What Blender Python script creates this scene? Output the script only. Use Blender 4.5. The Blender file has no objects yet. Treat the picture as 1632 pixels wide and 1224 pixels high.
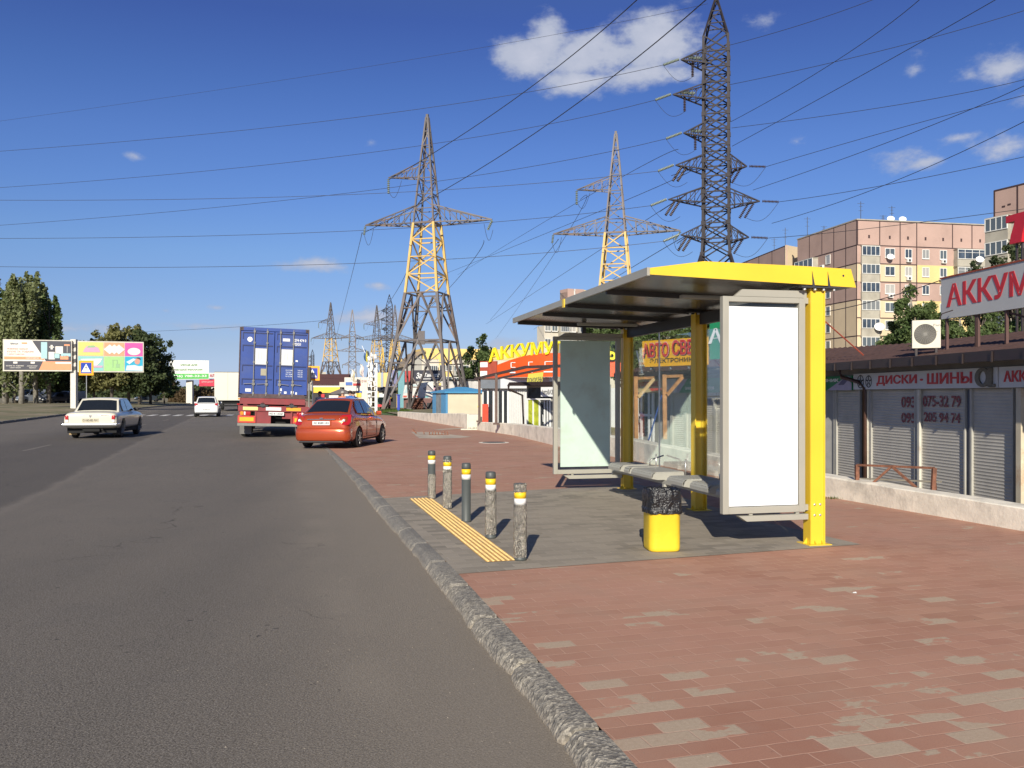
import bpy, bmesh, math, random
from mathutils import Vector, Matrix, noise
random.seed(7)
sc = bpy.context.scene
C = sc.collection
R = math.radians
# ---------------------------------------------------------------- camera
F = 1367.0; HX = 816.0; HY = 630.0; CH = 1.55
cam = bpy.data.objects.new("camera", bpy.data.cameras.new("camera"))
C.objects.link(cam); sc.camera = cam
cam.location = (0, 0, CH); cam.rotation_euler = (R(90), 0, 0)
cam.data.sensor_width = 36; cam.data.lens = F / 1632 * 36
cam.data.shift_y = 18 / 1632
cam.data.clip_start = 0.05; cam.data.clip_end = 6000
# ---------------------------------------------------------------- sun and sky
EL = R(26.8); AZ = math.atan2(-0.118, -0.993)
sund = Vector((math.sin(AZ) * math.cos(EL), math.cos(AZ) * math.cos(EL), math.sin(EL)))
sl = bpy.data.lights.new("sun", "SUN"); sl.energy = 5.0; sl.angle = R(0.53); sl.color = (1, 0.93, 0.80)
so = bpy.data.objects.new("sun", sl); C.objects.link(so)
so.rotation_euler = sund.to_track_quat('Z', 'Y').to_euler(); so.location = (0, 0, 60)
sc.view_settings.view_transform = 'Standard'; sc.view_settings.look = 'None'
sc.view_settings.exposure = 0.25; sc.view_settings.gamma = 1
W = bpy.data.worlds.new("World"); sc.world = W; W.use_nodes = True
nt = W.node_tree; nt.nodes.clear()
def N(t, ty, **k):
    n = t.nodes.new(ty)
    for a, b in k.items(): setattr(n, a, b)
    return n
def math_node(t, op, a, b=None, c=None, clamp=False):
    n = N(t, 'ShaderNodeMath', operation=op); n.use_clamp = clamp
    for i, v in enumerate((a, b, c)):
        if v is None: continue
        if isinstance(v, (int, float)): n.inputs[i].default_value = v
        else: t.links.new(v, n.inputs[i])
    return n.outputs[0]
def mixrgb(t, f, a, b, mode='MIX'):
    n = N(t, 'ShaderNodeMix', data_type='RGBA', blend_type=mode)
    for s, v in ((n.inputs[0], f), (n.inputs[6], a), (n.inputs[7], b)):
        if isinstance(v, (int, float)): s.default_value = v
        elif isinstance(v, tuple): s.default_value = v if len(v) == 4 else (*v, 1)
        else: t.links.new(v, s)
    return n.outputs[2]
def build_world():
    t = nt
    sky = N(t, 'ShaderNodeTexSky', sky_type='NISHITA'); sky.sun_disc = False
    sky.sun_elevation = EL; sky.sun_rotation = AZ % (2 * math.pi); sky.altitude = 100
    sky.air_density = 1.0; sky.dust_density = 0.3; sky.ozone_density = 3.0
    tc = N(t, 'ShaderNodeTexCoord'); sp = N(t, 'ShaderNodeSeparateXYZ')
    nrm = N(t, 'ShaderNodeVectorMath', operation='NORMALIZE'); t.links.new(tc.outputs['Generated'], nrm.inputs[0])
    t.links.new(nrm.outputs[0], sp.inputs[0])
    az = math_node(t, 'ARCTAN2', sp.outputs[0], sp.outputs[1]); el = math_node(t, 'ARCSINE', sp.outputs[2])
    # deepen the upper sky a little (clear dry air)
    g = math_node(t, 'MULTIPLY', math_node(t, 'MAXIMUM', el, 0.0), 1.25, clamp=True)
    cr = N(t, 'ShaderNodeValToRGB'); t.links.new(g, cr.inputs[0]); e = cr.color_ramp.elements
    while len(e) > 1: e.remove(e[0])
    e[0].position = 0; e[0].color = (*SKY_RAMP[0][1], 1)
    for p_, c_ in SKY_RAMP[1:]: q_ = e.new(p_ * 1.25); q_.color = (*c_, 1)
    tint = cr.outputs[0]
    skc = mixrgb(t, 1.0, sky.outputs[0], tint, 'MULTIPLY')
    noi = N(t, 'ShaderNodeTexNoise'); noi.inputs['Scale'].default_value = 22; noi.inputs['Detail'].default_value = 8; noi.inputs['Roughness'].default_value = 0.6
    mp = N(t, 'ShaderNodeMapping'); mp.inputs['Scale'].default_value = (1, 1, 1.7)
    t.links.new(nrm.outputs[0], mp.inputs[0]); t.links.new(mp.outputs[0], noi.inputs[0])
    cloud = None
    for (px, py, rx, ry, s) in CLOUDS:
        a0 = math.atan2(px - HX, F); e0 = math.atan2(HY - py, math.hypot(px - HX, F))
        dx = math_node(t, 'MULTIPLY', math_node(t, 'SUBTRACT', az, a0), F / rx)
        dy = math_node(t, 'MULTIPLY', math_node(t, 'SUBTRACT', el, e0), F / ry)
        r2 = math_node(t, 'ADD', math_node(t, 'MULTIPLY', dx, dx), math_node(t, 'MULTIPLY', dy, dy))
        v = math_node(t, 'MULTIPLY', math_node(t, 'SUBTRACT', 1.0, math_node(t, 'SQRT', r2)), s)
        cloud = v if cloud is None else math_node(t, 'SMOOTH_MAX', cloud, v, 0.12)
    nz = math_node(t, 'MULTIPLY', math_node(t, 'SUBTRACT', noi.outputs[0], 0.5), 2.25)
    d = math_node(t, 'ADD', math_node(t, 'MAXIMUM', cloud, -1.0), nz)
    mr = N(t, 'ShaderNodeMapRange', interpolation_type='SMOOTHSTEP')
    mr.inputs[1].default_value = 0.0; mr.inputs[2].default_value = 0.80; t.links.new(d, mr.inputs[0])
    dens = math_node(t, 'MULTIPLY', mr.outputs[0], 0.93)
    mr2 = N(t, 'ShaderNodeMapRange'); mr2.inputs[1].default_value = 0.2; mr2.inputs[2].default_value = 1.3; t.links.new(d, mr2.inputs[0])
    noi2 = N(t, 'ShaderNodeTexNoise'); noi2.inputs['Scale'].default_value = 9; t.links.new(nrm.outputs[0], noi2.inputs[0])
    sh = math_node(t, 'MULTIPLY', mr2.outputs[0], math_node(t, 'MULTIPLY_ADD', noi2.outputs[0], 1.6, -0.1), clamp=True)
    cc = mixrgb(t, sh, CLOUD_DARK, CLOUD_LIGHT)
    out = mixrgb(t, dens, skc, cc)
    bg = N(t, 'ShaderNodeBackground'); bg.inputs[1].default_value = SKY_STRENGTH
    t.links.new(out, bg.inputs[0]); wo = N(t, 'ShaderNodeOutputWorld'); t.links.new(bg.outputs[0], wo.inputs[0])
SKY_STRENGTH = 0.11
SKY_RAMP = [(0.0, (.46, .56, 1.0)), (.02, (.46, .54, .92)), (.056, (.47, .50, .72)), (.121, (.475, .53, .735)), (.158, (.48, .56, .76)), (.222, (.43, .53, .80)),
            (.277, (.405, .505, .80)), (.337, (.35, .45, .755)), (.409, (.30, .367, .695)), (.6, (.45, .48, .60))]
CLOUD_DARK = (3.2, 3.6, 4.6); CLOUD_LIGHT = (5.2, 5.3, 6.0)
CLOUDS = [(845, 95, 88, 40, 1.2), (872, 62, 46, 40, 1.2), (958, 92, 130, 48, 1.3), (1050, 62, 88, 56, 1.2), (925, 128, 110, 26, 1.1),
          (1010, 118, 120, 28, 1.0), (1215, 32, 22, 16, .35), (500, 421, 60, 13, .8), (607, 455, 26, 8, .6), (343, 490, 20, 7, .6),
          (262, 495, 16, 5, .5), (216, 250, 20, 7, .5), (592, 227, 16, 6, .45), (490, 226, 12, 5, .35), (1600, 112, 60, 26, .6), (1545, 118, 30, 14, .4),
          (1430, 252, 50, 16, .5), (1480, 258, 36, 10, .5), (1600, 232, 60, 22, .62), (1525, 220, 38, 9, .6), (1270, 225, 18, 9, .45),
          (1455, 108, 16, 14, .3), (130, 524, 90, 10, .5), (330, 520, 110, 7, .45), (590, 505, 70, 16, .55), (810, 555, 60, 16, .5), (60, 545, 80, 8, .45), (1700, 150, 70, 40, .7)]
build_world()

# ---------------------------------------------------------------- materials
_M = {}
def mat(name, col, rough=.6, metal=0, var=.10, scale=4.0, bump=0.0, bscale=60.0, coat=0.0, spec=.5, stain=0.0, stain_col=(.12, .10, .08), alpha=None):
    if name in _M: return _M[name]
    m = bpy.data.materials.new(name); m.use_nodes = True; t = m.node_tree
    b = t.nodes['Principled BSDF']
    b.inputs['Roughness'].default_value = rough; b.inputs['Metallic'].default_value = metal
    b.inputs['Coat Weight'].default_value = coat; b.inputs['Coat Roughness'].default_value = .05
    b.inputs['Specular IOR Level'].default_value = spec
    tc = N(t, 'ShaderNodeTexCoord')
    n1 = N(t, 'ShaderNodeTexNoise'); n1.inputs['Scale'].default_value = scale; n1.inputs['Detail'].default_value = 6
    t.links.new(tc.outputs['Object'], n1.inputs[0])
    c0 = tuple(max(0, c * (1 - var)) for c in col); c1 = tuple(min(1, c * (1 + var)) for c in col)
    mr = N(t, 'ShaderNodeMapRange'); mr.inputs[1].default_value = .3; mr.inputs[2].default_value = .7
    t.links.new(n1.outputs[0], mr.inputs[0])
    c = mixrgb(t, mr.outputs[0], c0, c1)
    if stain:
        n3 = N(t, 'ShaderNodeTexNoise'); n3.inputs['Scale'].default_value = scale * .6; n3.inputs['Detail'].default_value = 9; n3.inputs['Roughness'].default_value = .7
        mp = N(t, 'ShaderNodeMapping'); mp.inputs['Location'].default_value = (3.1, 5.7, 1.3); t.links.new(tc.outputs['Object'], mp.inputs[0]); t.links.new(mp.outputs[0], n3.inputs[0])
        m3 = N(t, 'ShaderNodeMapRange'); m3.inputs[1].default_value = .5; m3.inputs[2].default_value = .68; m3.inputs[4].default_value = stain
        t.links.new(n3.outputs[0], m3.inputs[0]); c = mixrgb(t, m3.outputs[0], c, stain_col)
    t.links.new(c, b.inputs['Base Color'])
    if bump:
        n2 = N(t, 'ShaderNodeTexNoise'); n2.inputs['Scale'].default_value = bscale; n2.inputs['Detail'].default_value = 4
        t.links.new(tc.outputs['Object'], n2.inputs[0])
        bp = N(t, 'ShaderNodeBump'); bp.inputs['Strength'].default_value = bump; bp.inputs['Distance'].default_value = .02
        t.links.new(n2.outputs[0], bp.inputs['Height']); t.links.new(bp.outputs[0], b.inputs['Normal'])
    _M[name] = m; return m
def glass_mat(name, tint=(.95, .975, .965), refl=.015, rough=.02):
    if name in _M: return _M[name]
    m = bpy.data.materials.new(name); m.use_nodes = True; t = m.node_tree; t.nodes.clear()
    tr = N(t, 'ShaderNodeBsdfTransparent'); tr.inputs[0].default_value = (*tint, 1)
    gl = N(t, 'ShaderNodeBsdfGlossy'); gl.inputs['Roughness'].default_value = rough; gl.inputs[0].default_value = (1, 1, 1, 1)
    df = N(t, 'ShaderNodeBsdfDiffuse'); df.inputs[0].default_value = (.5, .55, .52, 1)
    lw = N(t, 'ShaderNodeLayerWeight'); lw.inputs[0].default_value = .25
    tc = N(t, 'ShaderNodeTexCoord'); nz = N(t, 'ShaderNodeTexNoise'); nz.inputs['Scale'].default_value = 3; nz.inputs['Detail'].default_value = 8
    t.links.new(tc.outputs['Object'], nz.inputs[0])
    dirt = math_node(t, 'MULTIPLY', math_node(t, 'POWER', nz.outputs[0], 3.0), .14)
    m0 = N(t, 'ShaderNodeMixShader'); t.links.new(dirt, m0.inputs[0]); t.links.new(tr.outputs[0], m0.inputs[1]); t.links.new(df.outputs[0], m0.inputs[2])
    f = math_node(t, 'MULTIPLY_ADD', lw.outputs['Fresnel'], .38, refl, clamp=True)
    ms = N(t, 'ShaderNodeMixShader'); t.links.new(f, ms.inputs[0]); t.links.new(m0.outputs[0], ms.inputs[1]); t.links.new(gl.outputs[0], ms.inputs[2])
    o = N(t, 'ShaderNodeOutputMaterial'); t.links.new(ms.outputs[0], o.inputs[0])
    _M[name] = m; return m

# ---------------------------------------------------------------- mesh helpers
def P(x, y, D): return Vector((D * (x - HX) / F, D, CH + D * (HY - y) / F))
SPLIT = {'bolt', 'support_rail', 'shutter_guide', 'white_pillar', 'lamp_tray', 'steel_stub', 'window_frame', 'support_leg', 'green_curtain', 'dark_plinth', 'mud_flap', 'sticker', 'chrome_strip', 'visor', 'bracket', 'glazing_bar', 'shop_window', 'glass', 'attic_vent', 'antenna', 'crossmember', 'twist_lock'}
class MB:
    def __init__(s): s.v = []; s.f = []; s.m = []; s.T = None
    def add(s, vs, fs, mi=0):
        k = len(s.v)
        s.v += [Vector(v) if s.T is None else s.T @ Vector(v) for v in vs]
        s.f += [tuple(i + k for i in f) for f in fs]; s.m += [mi] * len(fs); return s
    def box(s, c, d, mi=0, rot=None):
        x, y, z = (q / 2 for q in d); c = Vector(c)
        vs = [Vector((a, b, e)) for e in (-z, z) for b in (-y, y) for a in (-x, x)]
        if rot is not None: vs = [rot @ v for v in vs]
        return s.add([v + c for v in vs], [(0, 2, 3, 1), (4, 5, 7, 6), (0, 1, 5, 4), (2, 6, 7, 3), (0, 4, 6, 2), (1, 3, 7, 5)], mi)
    def bx(s, x0, x1, y0, y1, z0, z1, mi=0): return s.box(((x0+x1)/2, (y0+y1)/2, (z0+z1)/2), (x1-x0, y1-y0, z1-z0), mi)
    def bar(s, a, b, w, h=None, mi=0, up=None):
        a = Vector(a); b = Vector(b); h = h or w; d = (b - a)
        if d.length < 1e-6: return s
        d = d.normalized(); up = Vector(up) if up else (Vector((0, 0, 1)) if abs(d.z) < .95 else Vector((0, 1, 0)))
        r = d.cross(up).normalized(); u = r.cross(d)
        vs = []
        for p in (a, b):
            for i, j in ((-1, -1), (1, -1), (1, 1), (-1, 1)): vs.append(p + r * w / 2 * i + u * h / 2 * j)
        return s.add(vs, [(3, 2, 1, 0), (4, 5, 6, 7), (0, 1, 5, 4), (1, 2, 6, 5), (2, 3, 7, 6), (3, 0, 4, 7)], mi)
    def tube(s, pts, r, n=8, mi=0, cap=True):
        pts = [Vector(p) for p in pts]; k = len(pts); vs = []; fs = []
        rr = r if isinstance(r, (list, tuple)) else [r] * k
        for i, p in enumerate(pts):
            d = (pts[min(i+1, k-1)] - pts[max(i-1, 0)])
            d = d.normalized() if d.length > 1e-9 else Vector((0, 0, 1))
            up = Vector((0, 0, 1)) if abs(d.z) < .95 else Vector((0, 1, 0))
            a = d.cross(up).normalized(); b = a.cross(d)
            for j in range(n):
                q = 2 * math.pi * j / n; vs.append(p + (a * math.cos(q) + b * math.sin(q)) * rr[i])
        for i in range(k - 1):
            for j in range(n): fs.append((i*n+j, i*n+(j+1) % n, (i+1)*n+(j+1) % n, (i+1)*n+j))
        if cap: fs += [tuple(range(n))[::-1], tuple((k-1)*n+j for j in range(n))]
        return s.add(vs, fs, mi)
    def lathe(s, prof, c=(0, 0, 0), n=24, mi=0, axis='z'):
        vs = []; fs = []; c = Vector(c)
        for r, z in prof:
            for j in range(n):
                q = 2 * math.pi * j / n; x, y = r * math.cos(q), r * math.sin(q)
                vs.append(c + (Vector((x, y, z)) if axis == 'z' else Vector((z, x, y)) if axis == 'x' else Vector((y, z, x))))
        for i in range(len(prof) - 1):
            for j in range(n): fs.append((i*n+j, i*n+(j+1) % n, (i+1)*n+(j+1) % n, (i+1)*n+j))
        fs += [tuple(range(n))[::-1], tuple((len(prof)-1)*n+j for j in range(n))]
        return s.add(vs, fs, mi)
    def prism(s, poly, ext, mi=0):
        ext = Vector(ext); n = len(poly); a = [Vector(p) for p in poly]; b = [p + ext for p in a]
        return s.add(a + b, [tuple(range(n))[::-1], tuple(range(n, 2*n))] + [(i, (i+1) % n, n+(i+1) % n, n+i) for i in range(n)], mi)
    def quad(s, *p, mi=0): return s.add(p, [tuple(range(len(p)))], mi)
    def split(s):
        """connected pieces as separate MBs"""
        p = list(range(len(s.v)))
        def fd(i):
            while p[i] != i: p[i] = p[p[i]]; i = p[i]
            return i
        for f in s.f:
            for i in f[1:]: p[fd(i)] = fd(f[0])
        out = {}
        for f, m in zip(s.f, s.m): out.setdefault(fd(f[0]), []).append((f, m))
        res = []
        for L in out.values():
            g = MB(); ix = {}
            for f, m in L:
                for i in f:
                    if i not in ix: ix[i] = len(g.v); g.v.append(s.v[i])
                g.f.append(tuple(ix[i] for i in f)); g.m.append(m)
            res.append(g)
        return res
    def build(s, name, mats, parent=None, origin=None, smooth=False, bevel=0, sub=0, fix=True, one=False):
        if name in SPLIT and not one:
            gs = s.split()
            if 1 < len(gs) <= 40: return [g.build(name, mats, parent, origin, smooth, bevel, sub, fix, True) for g in gs][0]
        me = bpy.data.meshes.new(name)
        o3 = Vector(origin) if origin is not None else Vector((0, 0, 0))
        me.from_pydata([tuple(v - o3) for v in s.v], [], s.f)
        if not isinstance(mats, (list, tuple)): mats = [mats]
        for m in mats: me.materials.append(m)
        me.polygons.foreach_set('material_index', s.m)
        if fix:
            bm = bmesh.new(); bm.from_mesh(me); bmesh.ops.recalc_face_normals(bm, faces=bm.faces); bm.to_mesh(me); bm.free()
        if smooth:
            me.polygons.foreach_set('use_smooth', [True] * len(me.polygons))
        ob = bpy.data.objects.new(name, me); C.objects.link(ob)
        if parent is not None: ob.parent = parent
        elif origin is not None: ob.location = o3
        if sub:
            q = ob.modifiers.new('s', 'SUBSURF'); q.levels = sub; q.render_levels = sub
        if bevel:
            q = ob.modifiers.new('b', 'BEVEL'); q.width = bevel; q.segments = 2; q.limit_method = 'ANGLE'; q.angle_limit = R(35)
            if smooth or True:
                me.polygons.foreach_set('use_smooth', [True] * len(me.polygons))
                w = ob.modifiers.new('w', 'WEIGHTED_NORMAL'); w.keep_sharp = True
        return ob
def tag(o, label=None, cat=None, group=None, kind=None):
    for k, v in (('label', label), ('category', cat), ('group', group), ('kind', kind)):
        if v: o[k] = v
    return o
def thing(name, label, cat, loc=(0, 0, 0), rotz=0, group=None):
    o = bpy.data.objects.new(name, None); C.objects.link(o); o.location = loc; o.rotation_euler = (0, 0, rotz); o.empty_display_size = .2
    return tag(o, label, cat, group)
def struct(mb, name, m, **k):
    o = mb.build(name, m, **k); o['kind'] = 'structure'; return o
def dup(root, loc, rotz=0, label=None, group=None, scale=None):
    r = root.copy(); C.objects.link(r); r.location = loc; r.rotation_euler = (0, 0, rotz)
    if label: r['label'] = label
    if group: r['group'] = group
    if scale: r.scale = (scale,) * 3
    for ch in list(root.children):
        c = ch.copy(); C.objects.link(c); c.parent = r
        for g in ch.children:
            d = g.copy(); C.objects.link(d); d.parent = c
    return r
# ---------------------------------------------------------------- lettering (all words meshed once, scaled to fit where used)
WORDS = ["ДИСКИ", "•", "ШИНЫ", "АККУМУЛЯТОРЫ", "093", "075-32 79", "095", "205 94 74", "АВТО СВЕТ", "ЭЛЕКТРОНИКА", "АВТО", "ВСЕ ДЛЯ", "ЗАЩИТА ДВИГАТЕЛЯ",
         "ПОДШИПНИК", "МЕСЦЕ ДЛЯ", "ВАШОЇ РЕКЛАМИ", "(056) 788-33-33", "За", "Тимарт", "АвтоВАЗ", "ДОМОФОНЫ", "ДВЕРИ", "МАГАЗИН", "АККУМУЛЯТОРЫ МАСЛА", "К", "С-162-82 АН",
         "АЕ 8289 НН", "HO 4-1 AO67", "274 474 0", "22G1", "AUTO", "Вікол", "НОВИНКИ СЕЗОНУ", "КУХНІ ТА ТОВАРИ", "З ДОСТАВКОЮ", "TRIUMPH", "СПАР", "РЕМОНТ", "МЕБЛІ",
         "MAX GR 30480", "TARE 2200", "NET 28280", "ВОЛГА", "Fan", "+", "T", "ОПТИКА", "ШИНЫ ДИСКИ", "А", "7"]
_L = {}
def _letters():
    obs = []
    for w in WORDS:
        cu = bpy.data.curves.new('w', 'FONT'); cu.body = w; cu.offset = .024; cu.resolution_u = 3
        o = bpy.data.objects.new('w', cu); C.objects.link(o); obs.append((w, o, cu))
    bpy.context.view_layer.update(); dg = bpy.context.evaluated_depsgraph_get()
    for w, o, cu in obs:
        me = bpy.data.meshes.new_from_object(o.evaluated_get(dg))
        vs = [v.co.copy() for v in me.vertices]; fs = [tuple(p.vertices) for p in me.polygons]
        x0 = min(v.x for v in vs); x1 = max(v.x for v in vs); y0 = min(v.y for v in vs); y1 = max(v.y for v in vs)
        _L[w] = ([((v.x-x0)/(x1-x0), (v.y-y0)/(y1-y0)) for v in vs], fs)
        bpy.data.meshes.remove(me)
    for w, o, cu in obs: bpy.data.objects.remove(o); bpy.data.curves.remove(cu)
_letters()
def letters(mb, w, fn, depth=None, mi=0):
    """fn(u,v)->Vector maps the unit box of the word onto a surface; depth = Vector of extrusion towards the back"""
    vs, fs = _L[w]
    pts = [fn(u, v) for u, v in vs]; mb.add(pts, fs, mi)
    if depth is not None:
        ed = {}
        for f in fs:
            for i in range(len(f)):
                a, b = f[i], f[(i+1) % len(f)]; ed[(a, b)] = 1
        bd = [(a, b) for (a, b) in ed if (b, a) not in ed]
        back = [p + Vector(depth) for p in pts]; n = len(pts)
        mb.add(pts + back, [(a, b, b+n, a+n) for a, b in bd], mi + (1 if mi == 0 and getattr(mb, 'side', False) else 0))
    return mb
def flat(o, ux, uz, w, h, shear=0, off=None):
    """planar mapping: origin o, unit axes ux, uz"""
    o = Vector(o); ux = Vector(ux); uz = Vector(uz)
    if off is not None: o = o + Vector(off)
    return lambda u, v: o + ux * (u * w + v * h * shear) + uz * (v * h)
def bil(a, b, c, d, off=(0, 0, 0)):
    a, b, c, d = (Vector(q) + Vector(off) for q in (a, b, c, d))
    return lambda u, v: (a*(1-u) + b*u)*(1-v) + (d*(1-u) + c*u)*v
# ================================================================ ground, road, pavement
def interp(pl, y):
    if y <= pl[0][0]: a, b = pl[0], pl[1]
    elif y >= pl[-1][0]: a, b = pl[-2], pl[-1]
    else:
        for a, b in zip(pl, pl[1:]):
            if a[0] <= y <= b[0]: break
    return a[1] + (b[1]-a[1]) * (y-a[0]) / (b[0]-a[0])
KR = [(-8, 3.4), (0, 1.25), (3.57, .39), (7.46, -.60), (10.7, -1.48), (15.5, -2.75), (25.4, -5.56), (32, -7.45), (50, -12.6), (100, -27), (200, -57), (400, -117), (900, -267)]
KL = [(-8, -11), (20, -19.5), (46, -27.6), (66, -34.4), (101, -43.6), (163, -60.5), (400, -127), (900, -275)]
WL = [(-8, 11.2), (0, 8.8), (9.76, 5.84), (13.2, 4.78), (25.8, 1.45), (33, .10), (39.8, -2.0), (42, -2.6), (63, -8.4), (78, -12), (150, -33), (400, -103)]
def sm(t): t = max(0, min(1, t)); return t*t*(3-2*t)
def roadz(y): return -.085 + .080 * sm((y - 15) / 10.5)
def ys(a, b):
    out = []; y = a
    while y < b: out.append(y); y += .5 if y < 30 else (2.5 if y < 100 else 20)
    return out + [b]
def strip(mb, fa, fb, a, b, z, nx=1, mi=0):
    Y = ys(a, b); vs = []; fs = []
    for y in Y:
        xa, xb = fa(y), fb(y)
        for i in range(nx+1):
            t = i/nx; x = xa + (xb-xa)*t; vs.append((x, y, z(x, y, t) if callable(z) else z))
    for j in range(len(Y)-1):
        for i in range(nx): k = j*(nx+1)+i; fs.append((k, k+1, k+nx+2, k+nx+1))
    mb.add(vs, fs, mi)
# ---- materials for the ground
def ground_mat(name, fn):
    m = bpy.data.materials.new(name); m.use_nodes = True; t = m.node_tree; b = t.nodes['Principled BSDF']
    tc = N(t, 'ShaderNodeTexCoord'); fn(t, b, tc.outputs['Object']); return m
def noi(t, v, s, d=6, r=.55, dist=0):
    n = N(t, 'ShaderNodeTexNoise'); n.inputs['Scale'].default_value = s; n.inputs['Detail'].default_value = d; n.inputs['Roughness'].default_value = r; n.inputs['Distortion'].default_value = dist
    t.links.new(v, n.inputs[0]); return n.outputs[0]
def rng(t, v, a, b, c=0., d=1., smooth=False):
    n = N(t, 'ShaderNodeMapRange'); n.inputs[1].default_value = a; n.inputs[2].default_value = b; n.inputs[3].default_value = c; n.inputs[4].default_value = d
    if smooth: n.interpolation_type = 'SMOOTHSTEP'
    t.links.new(v, n.inputs[0]); return n.outputs[0]
def mapping(t, v, loc=(0, 0, 0), rot=(0, 0, 0), sc_=(1, 1, 1)):
    n = N(t, 'ShaderNodeMapping'); n.inputs['Location'].default_value = loc; n.inputs['Rotation'].default_value = rot; n.inputs['Scale'].default_value = sc_
    t.links.new(v, n.inputs[0]); return n.outputs[0]
def bumpn(t, b, h, s=.4, d=.01):
    n = N(t, 'ShaderNodeBump'); n.inputs['Strength'].default_value = s; n.inputs['Distance'].default_value = d
    t.links.new(h, n.inputs['Height']); t.links.new(n.outputs[0], b.inputs['Normal'])
def asphalt(t, b, v):
    c = mixrgb(t, rng(t, noi(t, v, .22, 4), .35, .65), (.112, .092, .072), (.150, .123, .096))
    along = mapping(t, v, rot=(0, 0, R(-14.6)), sc_=(1.1, .06, 1))
    c = mixrgb(t, rng(t, noi(t, along, .9, 5), .42, .66, 0, .55), c, (.168, .138, .108))
    c = mixrgb(t, rng(t, noi(t, v, 1.3, 8, .65), .52, .70, 0, .35), c, (.07, .062, .056))
    g = noi(t, v, 95, 3, .7); c = mixrgb(t, rng(t, g, .38, .64, 0, 1), mixrgb(t, .42, (.012, .011, .010), c), mixrgb(t, .70, (.50, .46, .40), c))
    vo = N(t, 'ShaderNodeTexVoronoi'); vo.inputs['Scale'].default_value = 240; t.links.new(v, vo.inputs[0])
    c = mixrgb(t, rng(t, vo.outputs['Color'], .80, .90, 0, .6), c, (.40, .36, .31))
    big = noi(t, v, 34, 4, .7); c = mixrgb(t, rng(t, big, .56, .66, 0, .35), c, (.05, .043, .037))
    sp = noi(t, v, 17, 3, .5); mk = noi(t, v, 1.1, 3)
    c = mixrgb(t, math_node(t, 'MULTIPLY', rng(t, sp, .68, .72), rng(t, mk, .50, .58)), c, (.035, .032, .03))
    # cracks
    dv = N(t, 'ShaderNodeVectorMath', operation='ADD'); nn = N(t, 'ShaderNodeTexNoise'); nn.inputs['Scale'].default_value = 1.7; nn.inputs['Detail'].default_value = 7; t.links.new(v, nn.inputs[0])
    t.links.new(v, dv.inputs[0]); t.links.new(nn.outputs['Color'], dv.inputs[1])
    vc = N(t, 'ShaderNodeTexVoronoi', feature='DISTANCE_TO_EDGE'); vc.inputs['Scale'].default_value = .16; t.links.new(dv.outputs[0], vc.inputs[0])
    cr = math_node(t, 'MULTIPLY', rng(t, vc.outputs[0], .0, .0030, 1, 0), rng(t, noi(t, v, .6, 2), .50, .60))
    c = mixrgb(t, math_node(t, 'MULTIPLY', cr, .85), c, (.025, .022, .02))
    sx = N(t, 'ShaderNodeSeparateXYZ'); t.links.new(v, sx.inputs[0])
    dk_ = math_node(t, 'SUBTRACT', math_node(t, 'MULTIPLY_ADD', sx.outputs[1], -.266, 1.28), sx.outputs[0])
    dk_ = math_node(t, 'ADD', dk_, math_node(t, 'MULTIPLY', math_node(t, 'SUBTRACT', noi(t, along, 1.0, 3), .5), .5))
    c = mixrgb(t, rng(t, dk_, .0, 2.1, .60, 0, True), c, mixrgb(t, noi(t, v, 60, 4), (.20, .165, .125), (.37, .315, .245)))
    bd = rng(t, math_node(t, 'ABSOLUTE', math_node(t, 'SUBTRACT', dk_, .85)), .05, .30, .22, 0, True); c = mixrgb(t, math_node(t, 'MULTIPLY', bd, rng(t, noi(t, v, .8, 4), .4, .6)), c, (.30, .255, .20))
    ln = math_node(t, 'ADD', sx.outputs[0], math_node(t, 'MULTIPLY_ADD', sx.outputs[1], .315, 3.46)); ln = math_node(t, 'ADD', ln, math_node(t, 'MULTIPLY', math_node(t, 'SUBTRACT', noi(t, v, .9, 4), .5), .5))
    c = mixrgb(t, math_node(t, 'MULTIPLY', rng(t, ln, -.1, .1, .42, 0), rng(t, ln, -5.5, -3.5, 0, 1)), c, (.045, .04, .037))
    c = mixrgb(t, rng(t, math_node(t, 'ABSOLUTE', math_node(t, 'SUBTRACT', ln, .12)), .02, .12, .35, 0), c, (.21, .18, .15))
    t.links.new(c, b.inputs['Base Color']); b.inputs['Roughness'].default_value = .82; b.inputs['Specular IOR Level'].default_value = .35
    bumpn(t, b, g, .8, .008)
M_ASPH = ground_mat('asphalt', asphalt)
ROWA = math.atan(.31)
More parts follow.
